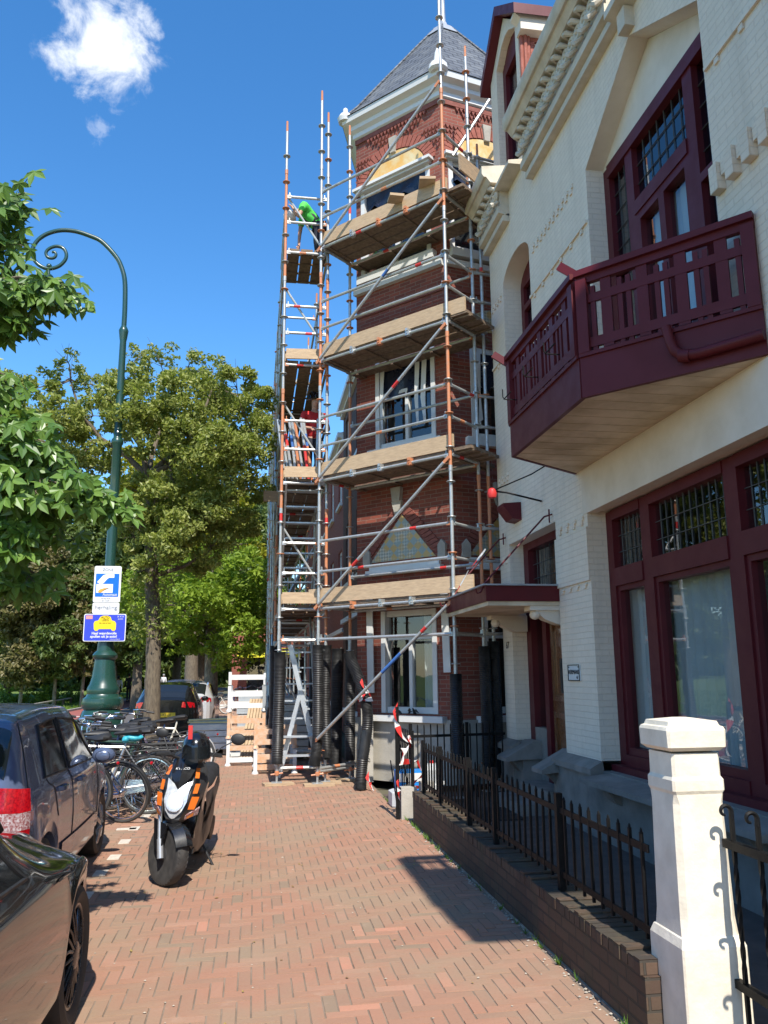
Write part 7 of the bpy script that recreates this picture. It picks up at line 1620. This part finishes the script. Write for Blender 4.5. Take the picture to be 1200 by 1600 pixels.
# ---------------------------------------------------------------- scaffold material on the pavement
def yard():
    rg = random.Random(9); M['pale_orange'] = mat('faded_orange_steel', (.60, .31, .16), .6, var=.5, scale=14, c2=(.55, .42, .30)); TM = ['white_paint', 'pale_orange', 'galv']
    def rack(cx, y, w, h, tiers, label, flip=0):
        T = thing('storage_rack', label, 'rack', (cx, y, 0), 'stacking racks beside the scaffold')
        for s in (-1, 1):
            for dy in (0, 1.1):
                p = MB(); x = cx+s*w/2
                for k in range(tiers):
                    z0 = k*h; z1 = z0+h-.02; p.m = ((0, 1, 0, 1)[k % 4] if s < 0 else (2, 1, 2, 2)[k % 4]) if not flip else (1 if k else 0)
                    p.box(x-.03, x+.03, y+dy-.03, y+dy+.03, z0+.02, z1); p.lathe([(.055, 0), (.055, .015), (.034, .05)], (x, y+dy, z0), 10)
                p.build('post', TM, T)
        for k in range(tiers):
            for dy in (0, 1.1):
                for j, zz in enumerate((.06, h*.56)):
                    r = MB(); r.m = (0, 1, 1, 1, 0)[min(4, k*2+j)] if not flip else 1; z = k*h+zz; r.box(cx-w/2+.03, cx+w/2-.03, y+dy-.02, y+dy+.02, z, z+.085); r.build('rail', TM, T)
            for s in (-1, 1): r = MB(); r.m = 2; x = cx+s*w/2; r.bar((x, y+.03, k*h+.08), (x, y+1.07, k*h+.08), .04, .06); r.build('rail', TM, T)
        return T
    rack(-.12, 15.3, .62, .47, 3, 'tall stack of white and orange steel storage racks beside the bicycles'); 
    pr = MB(); pr.box(-.455, -.40, 15.28, 15.33, 1.41, 1.64); pr.box(.17, .21, 15.28, 15.32, 1.41, 1.62); pr.box(-.40, .17, 15.285, 15.325, 1.50, 1.59); 
    T = thing('storage_rack', 'topmost white frame resting on the tall rack stack', 'rack', (-.12, 15.3, 1.41), 'stacking racks beside the scaffold'); pr.build('frame', 'white_paint', T)
    rack(.37, 14.0, .64, .40, 2, 'low orange storage rack half hidden by the corner sleeve', 1)
    def stack(x0, x1, y0, y1, z0, n, h, label):
        T = thing('plank_stack', label, 'plank stack', ((x0+x1)/2, (y0+y1)/2, z0), 'stacks of metal scaffold planks')
        for k in range(n):
            m = MB(); d = rg.uniform(-.02, .02); z = z0+k*h; m.box(x0+d, x1+d, y0, y1, z, z+h-.012); m.box(x0+d, x1+d, y0-.012, y0-.001, z+.01, z+.022); m.build('metal_plank', 'alu', T)
        m = MB()
        for x in (x0+.06, x1-.06): m.box(x-.03, x+.03, y0-.01, y1, z0-.10, z0-.005)
        m.build('bearer', 'plank', T)
    stack(-1.30, -.50, 17.3, 18.9, .12, 4, .125, 'stack of silver metal planks behind the scooter'); stack(-.30, .25, 16.4, 18.6, .12, 9, .12, 'tall stack of silver metal planks inside the white and orange racks'); stack(.30, 1.05, 16.0, 18.4, .12, 8, .13, 'stack of grey metal planks in shade behind the corner sleeve')
    b = thing('batten_bundle', 'bundle of timber battens leaning in the storage rack', 'timber', (0, 15.8, 0))
    for i in range(5): m = MB(); m.r = rg.random(); x = -.20+i*.055; m.bar((x, 15.62, .10), (x+.16, 16.2, 1.12), .045, .06); m.build('batten', 'toe', b)
    m = MB(); m.tube([(-1.28, 17.26, .70), (-.5, 17.26, .72)], .02, 8); m.tube([(-1.3, 17.25, .66), (-.48, 17.25, .65)], .02, 8); tag(m.build('pale_tube', mat('cream_tube', (.6, .55, .28), .5, var=.2)), 'pale yellow tubes lying across the low metal plank stack', 'tube')
    # step ladder
    T = thing('step_ladder', 'aluminium step ladder standing in the passage under the scaffold', 'ladder', (.75, 13.4, 0))
    for s in (0, .38): m = MB(); m.bar((.55+s*.1, 13.2+s, 2.05), (1.05+s*.1, 13.2+s, .03), .03, .07); m.build('stile', 'alu', T); m = MB(); m.bar((.72+s*.1, 13.2+s, 1.3), (.40+s*.1, 13.2+s, .03), .025, .06); m.build('rear_leg', 'alu', T)
    for k in range(7): t = (k+.5)/7; m = MB(); x = lerp(.55, 1.05, t); z = lerp(2.05, .03, t); m.box(x-.02, x+.08, 13.22, 13.56, z, z+.025); m.build('step', 'alu', T)
    # low grey wall stub with scribbled marks, blue crate and plastic containers
    m = MB(); m.prism([(1.62, 12.62, 0), (1.80, 12.60, 0), (1.80, 12.60, 1.0), (1.72, 12.61, 1.08), (1.62, 12.62, 1.06)], (.02, .25, 0)); o = m.build('wall_stub', 'concrete'); tag(o, 'narrow grey concrete pier with scribbled marks beside the tower base', 'pier')
    k = MB(); rg2 = random.Random(2)
    for q in range(4):
        pts = []; z = .75-q*.13
        for j in range(10): pts.append(V((1.655+.10*rg2.random(), 12.603, z-.10*rg2.random())))
        k.tube(pts, .004, 4)
    k.build('scribble', 'iron', o)
    T = thing('crate', 'bright blue plastic crate behind the gate tape', 'crate', (1.95, 10.3, 0)); m = MB(); m.loft([[V((1.75+a, 10.15+b, z)) for a, b in ((0, 0), (.36, 0), (.36, .28), (0, .28))] for z in (.20, .42)], smooth=False); m.build('box', mat('blue_crate', (.02, .25, .70), .35, var=.2), T); m = MB(); m.box(1.76, 2.10, 10.143, 10.149, .30, .40); m.build('white_label', 'white_paint', T)
    for i, (x, y, h, lab) in enumerate(((2.2, 10.25, .5, 'pale plastic canister beside the blue crate'), (1.9, 10.32, .20, 'pale flat tub under the blue crate'))):
        T = thing('canister', lab, 'canister', (x, y, 0)); m = MB(); r = .11 if i == 0 else .22; m.loft([[V((x+r*a*q, y+r*.8*b*q, z)) for a, b in ((-1, -.8), (-.8, -1), (.8, -1), (1, -.8), (1, .8), (.8, 1), (-.8, 1), (-1, .8))] for z, q in ((0, .96), (.02, 1), (h*.85, 1), (h*.95, .8), (h, .45))], smooth=False); m.build('body', mat('milky_plastic', (.55, .56, .55), .4, var=.15), T); m = MB(); m.lathe([(.03, h-.01), (.03, h+.03), (0, h+.035)], (x, y, 0), 12); m.build('cap', 'red_mark', T)
    # barrier tape
    def tape(pts, label, w=.035):
        pts = [V(p) for p in pts]; m = MB(); n = 0; P_ = []
        for i in range(len(pts)-1):
            for j in range(6): P_.append(pts[i].lerp(pts[i+1], j/6)+V((0, 0, -.25*(j/6)*(1-j/6)*(pts[i]-pts[i+1]).length*.4)))
        P_.append(pts[-1]); 
        for i in range(len(P_)-1):
            tw = i*.55; a = V((math.cos(tw)*w*.5, math.sin(tw)*w*.4, math.sin(tw*.7+1)*w)); b = V((math.cos(tw+.55)*w*.5, math.sin(tw+.55)*w*.4, math.sin((tw+.55)*.7+1)*w)); m.m = (i//3) % 2
            m.add([P_[i]-a, P_[i]+a, P_[i+1]+b, P_[i+1]-b], [(0, 1, 2, 3)], True)
        tag(m.build('barrier_tape', ['red_mark', 'white_paint'], sharp=0), label, 'barrier tape', 'red and white barrier tape')
    tape([(1.60, 9.40, 1.22), (1.62, 9.39, 1.0), (1.72, 9.40, .86), (1.80, 9.46, .84), (1.68, 9.42, .72), (1.66, 9.4, .58)], 'tape tangled round the top of the iron gate', .06)
    tape([(1.66, 9.4, .62), (1.9, 9.7, .60), (2.0, 9.8, .42), (1.8, 10.0, .25), (2.3, 10.0, .30)], 'tape sagging behind the gate bars down to the crate', .03)
    tape([(1.62, 9.4, .44), (1.63, 9.38, .30), (1.64, 9.4, .20)], 'tape strip hanging low on the gate post', .04)
    tape([(1.50, 11.70, 1.5), (1.58, 11.68, 1.32), (1.46, 11.70, 1.22), (1.66, 11.69, 1.24), (1.56, 11.68, 1.42)], 'tape knotted round the bent loose sleeve', .03)
    tape([(1.58, 11.68, .22), (1.62, 11.66, .12), (1.66, 11.64, .02)], 'tape end at the foot of the bent loose sleeve', .05)
    tape([(2.56, 10.5, 2.55), (2.72, 10.2, 2.9), (2.9, 10.0, 3.15)], 'red cord stretched from canopy to scaffold brace', .012)
    # loose white boards at the tower window, paint pots on the sill
    for (x, y, z0, z1, lab) in ((1.80, 12.80, 1.3, 2.9, 'narrow white board on the street side of the tower ground floor window'), (2.78, 11.78, 1.6, 2.75, 'narrow white board between the tower ground floor window and the gate')):
        m = MB(); m.bar((x, y, z0), (x-.02, y+.02, z1), .12, .02, up=(.7, .7, 0)); tag(m.build('white_board', 'white_paint'), lab, 'board', 'white boards by the tower window')
    m = MB(); c = V((2.36, 12.14, 0))
    for q in range(5):
        p = c+V((rg.uniform(-.2, .2), rg.uniform(-.1, .1)+.0, .985)); p.y = 11.79+(2.88-p.x)*1.07-.12
        m.add([p+V((rg.uniform(-.08, .08), rg.uniform(-.05, .05), rg.uniform(0, .10))) for _ in range(5)], [(0, 1, 2), (0, 2, 3), (0, 3, 4)])
    tag(m.build('plastic_wrap', 'black_plastic'), 'crumpled dark plastic on the tower window sill', 'plastic')
yard()
# ---------------------------------------------------------------- people
def skin_mesh(name, nodes, edges, m, parent, root, sub=1):
    ks = list(nodes); me = bpy.data.meshes.new(name); r0 = parent
    while r0.parent is not None: r0 = r0.parent
    me.from_pydata([tuple(V(nodes[k][0])-r0.location) for k in ks], [(ks.index(a), ks.index(b)) for a, b in edges], [])
    me.materials.append(M[m] if isinstance(m, str) else m)
    o = bpy.data.objects.new(name, me); col.objects.link(o); o.parent = parent
    sk = o.modifiers.new('skin', 'SKIN'); sk.use_smooth_shade = True
    for i, k in enumerate(ks):
        d = me.skin_vertices[0].data[i]; r = nodes[k][1]; d.radius = r if isinstance(r, tuple) else (r, r); d.use_root = (k == root)
    sb = o.modifiers.new('sub', 'SUBSURF'); sb.levels = sub; sb.render_levels = sub
    bpy.context.view_layer.update()
    ev = o.evaluated_get(bpy.context.evaluated_depsgraph_get()); m2 = bpy.data.meshes.new_from_object(ev); o.modifiers.clear(); o.data = m2
    return o
def person(label, J, shirt, trousers, hair, hat=None, group=None, sleeves='short', vest=None, hands=True, extra=None):
    """J: world joints head neck chest hip, shL elL haL, shR elR haR, knL ftL knR ftR, and face direction"""
    T = thing('person', label, 'person', J['ftL'], group)
    N = {'hip': (J['hip'], .085), 'waist': (V(J['hip']).lerp(V(J['chest']), .45), .085), 'chest': (J['chest'], .10), 'neck': (J['neck'], .05), 'jaw': (V(J['neck']).lerp(V(J['head']), .45), .058), 'head': (J['head'], .088), 'crown': (V(J['head'])+(V(J['head'])-V(J['neck'])).normalized()*.06, .062)}
    E = [('hip', 'waist'), ('waist', 'chest'), ('chest', 'neck'), ('neck', 'jaw'), ('jaw', 'head'), ('head', 'crown')]
    f = V(J['face']).normalized(); N['nose'] = (V(J['head'])+f*.098+V((0, 0, -.015)), .016); E.append(('head', 'nose'))
    for s in 'LR':
        N['sh'+s] = (J['sh'+s], .05); N['el'+s] = (J['el'+s], .037); N['ha'+s] = (J['ha'+s], .026); E += [('chest', 'sh'+s), ('sh'+s, 'el'+s), ('el'+s, 'ha'+s)]
        hd = (V(J['ha'+s])-V(J['el'+s])).normalized(); sd = hd.orthogonal().normalized()
        if hands:
            pm = V(J['ha'+s])+hd*.06; N['pm'+s] = (pm, (.036, .018)); E.append(('ha'+s, 'pm'+s))
            for i in range(4):
                b = pm+hd*.03+sd*(i-1.5)*.019; t = b+hd*(.055, .065, .06, .045)[i]+hd.cross(sd)*.02; N[f'k{s}{i}'] = (b, .009); N[f't{s}{i}'] = (t, .007); E += [('pm'+s, f'k{s}{i}'), (f'k{s}{i}', f't{s}{i}')]
            tb = pm+sd*.045; N['th'+s] = (tb+hd*.01, .010); N['tt'+s] = (tb+hd*.05+sd*.012, .008); E += [('pm'+s, 'th'+s), ('th'+s, 'tt'+s)]
        hs = V(J['hip'])+(V(J['sh'+s])-V(J['chest'])).normalized()*.09; N['hs'+s] = (hs, .075); N['kn'+s] = (J['kn'+s], .052); N['ft'+s] = (V(J['ft'+s])+V((0, 0, .07)), .038); E += [('hip', 'hs'+s), ('hs'+s, 'kn'+s), ('kn'+s, 'ft'+s)]
        toe = V(J['ft'+s])+V((f.x, f.y, 0)).normalized()*.15+V((0, 0, .035)); N['to'+s] = (toe, .032); E.append(('ft'+s, 'to'+s))
    skin_mesh('body', N, E, 'skin', T, 'hip')
    S = {'hip': (J['hip'], .118), 'waist': (V(J['hip']).lerp(V(J['chest']), .5), .125), 'chest': (J['chest'], .140), 'neck': (V(J['chest']).lerp(V(J['neck']), .75), .066)}; SE = [('hip', 'waist'), ('waist', 'chest'), ('chest', 'neck')]
    for s in 'LR':
        e = V(J['sh'+s]).lerp(V(J['el'+s]), .62) if sleeves == 'short' else V(J['el'+s]); S['sh'+s] = (J['sh'+s], .076); S['el'+s] = (e, .056); SE += [('chest', 'sh'+s), ('sh'+s, 'el'+s)]
        if sleeves == 'long': S['ha'+s] = (V(J['el'+s]).lerp(V(J['ha'+s]), .95), .042); SE.append(('el'+s, 'ha'+s))
    skin_mesh('shirt', S, SE, shirt, T, 'hip')
    if vest:
        S2 = {'hip': (V(J['hip']).lerp(V(J['chest']), .15), .128), 'chest': (V(J['chest'])-V(J['face']).normalized()*.0+V((0, 0, .012)), .150)}; skin_mesh('vest', S2, [('hip', 'chest')], vest, T, 'hip')
    Tn = {'hip': (V(J['hip'])+V((0, 0, .02)), .122)}; TE = []
    for s in 'LR':
        hs = V(J['hip'])+(V(J['sh'+s])-V(J['chest'])).normalized()*.09+V((0, 0, -.05)); Tn['hs'+s] = (hs, .098); Tn['kn'+s] = (J['kn'+s], .074); Tn['ft'+s] = (V(J['ft'+s])+V((0, 0, .11)), .058); TE += [('hip', 'hs'+s), ('hs'+s, 'kn'+s), ('kn'+s, 'ft'+s)]
    skin_mesh('trousers', Tn, TE, trousers, T, 'hip')
    for s in 'LR':
        k = MB(); d = V((f.x, f.y, 0)).normalized(); p = V(J['ft'+s]); k.loft([[p+d*a+V((-d.y, d.x, 0))*w*math.cos(t)+V((0, 0, max(0.0, h*(1+math.sin(t))))) for t in [2*math.pi*i/10 for i in range(10)]] for a, w, h in ((-.09, .03, .03), (-.07, .045, .05), (.0, .048, .055), (.10, .05, .035), (.18, .035, .022))]); k.build('shoe', 'matt_black', T)
    up = (V(J['head'])-V(J['neck'])).normalized(); h = MB(); c = V(J['head'])+up*.035-f*.015
    if hat: 
        h.lathe([(.125, -.01), (.118, .0), (.112, .05), (.085, .10), (.04, .125), (0, .13)], c, 18, up.to_track_quat('Z', 'Y').to_matrix().to_4x4()); h.obox(c+f*.13, f*.035, f.cross(up)*.07, up*.006); h.build('helmet', hat, T)
    else:
        h.ball(c, (.108, .108, .105), 14, 10); h.build('hair', hair, T)
    return T
GRNV = mat('lime_shirt', (.09, .62, .09), .7, var=.15); DKV = mat('dark_vest', (.02, .022, .03), .7, var=.3); NAVY = mat('navy_trousers', (.015, .017, .03), .8, var=.3); REDS = mat('red_shirt', (.55, .02, .02), .75, var=.2); HAIR = mat('dark_hair', (.02, .014, .01), .6, var=.3); GREYH = mat('grey_hair', (.30, .29, .27), .6, var=.3); WHS = mat('white_shirt', (.65, .65, .66), .8, var=.1); DARKC = mat('dark_coat', (.03, .03, .032), .8, var=.3)
person('worker in a lime green shirt and white helmet bending over on the top scaffold deck', dict(hip=(.97, 12.95, 9.20), chest=(.70, 12.90, 9.47), neck=(.60, 12.88, 9.47), head=(.47, 12.85, 9.36), face=(-.5, -.1, -.8), shL=(.66, 12.72, 9.50), elL=(.58, 12.66, 9.22), haL=(.50, 12.70, 9.38), shR=(.66, 13.08, 9.46), elR=(.62, 13.06, 9.15), haR=(.60, 12.95, 8.86), knL=(.90, 12.84, 8.88), ftL=(1.0, 12.85, 8.55), knR=(.93, 13.05, 8.88), ftR=(1.03, 13.05, 8.55)), GRNV, NAVY, HAIR, hat='white_paint', vest=DKV)
person('worker in a red shirt standing on the second scaffold deck among the tubes', dict(hip=(.90, 13.35, 5.45), chest=(.92, 13.33, 5.88), neck=(.93, 13.33, 6.02), head=(.92, 13.30, 6.18), face=(.6, -.8, -.1), shL=(1.09, 13.36, 5.93), elL=(1.16, 13.26, 5.66), haL=(1.05, 13.05, 5.56), shR=(.74, 13.30, 5.93), elR=(.70, 13.16, 5.66), haR=(.84, 13.0, 5.60), knL=(1.0, 13.33, 5.05), ftL=(1.0, 13.38, 4.62), knR=(.82, 13.32, 5.05), ftR=(.82, 13.37, 4.62)), REDS, NAVY, HAIR, hat='black_gloss')
def walker(x, y, label, sh, tr, hr, dirn=1, h=1.72, coat='long'):
    k = h/1.72; z = lambda q: q*k-.09
    person(label, dict(hip=(x, y, z(.92)), chest=(x, y-.01, z(1.32)), neck=(x, y, z(1.48)), head=(x, y+.02*dirn, z(1.61)), face=(.1, dirn, -.05), shL=(x-.18, y, z(1.40)), elL=(x-.23, y+.05, z(1.12)), haL=(x-.22, y+.15, z(.90)), shR=(x+.18, y, z(1.40)), elR=(x+.23, y-.03, z(1.12)), haR=(x+.22, y+.02, z(.86)), knL=(x-.09, y+.12, z(.50)), ftL=(x-.09, y+.18, z(0)), knR=(x+.09, y-.02, z(.50)), ftR=(x+.09, y-.22, z(.03))), sh, tr, hr, sleeves=coat, hands=False, group='people walking on the cycle path')
walker(-8.55, 55, 'pedestrian in a pale top walking with one in dark clothes', WHS, NAVY, HAIR, 1, 1.62); walker(-7.95, 55.4, 'tall pedestrian in dark clothes carrying a shoulder bag', DARKC, NAVY, HAIR, 1, 1.80)
walker(-8.9, 78, 'far pedestrian in dark clothes beside the elm trunk', DARKC, NAVY, GREYH, -1, 1.7); walker(-8.2, 78.4, 'far pedestrian in a pale shirt beside the elm trunk', WHS, DARKC, GREYH, -1, 1.75)
b = MB(); b.loft([[V((-7.68+a*q, 55.35+c*q, z)) for a, c in ((-.06, -.14), (.06, -.14), (.06, .14), (-.06, .14))] for z, q in ((.68, .9), (.72, 1), (.98, 1), (1.02, .8))], smooth=False); b.tube([(-7.68, 55.25, 1.0), (-7.72, 55.3, 1.25), (-7.68, 55.45, 1.0)], .012, 5); tag(b.build('shoulder_bag', 'matt_black'), 'dark shoulder bag hanging from the tall dark pedestrian', 'bag')
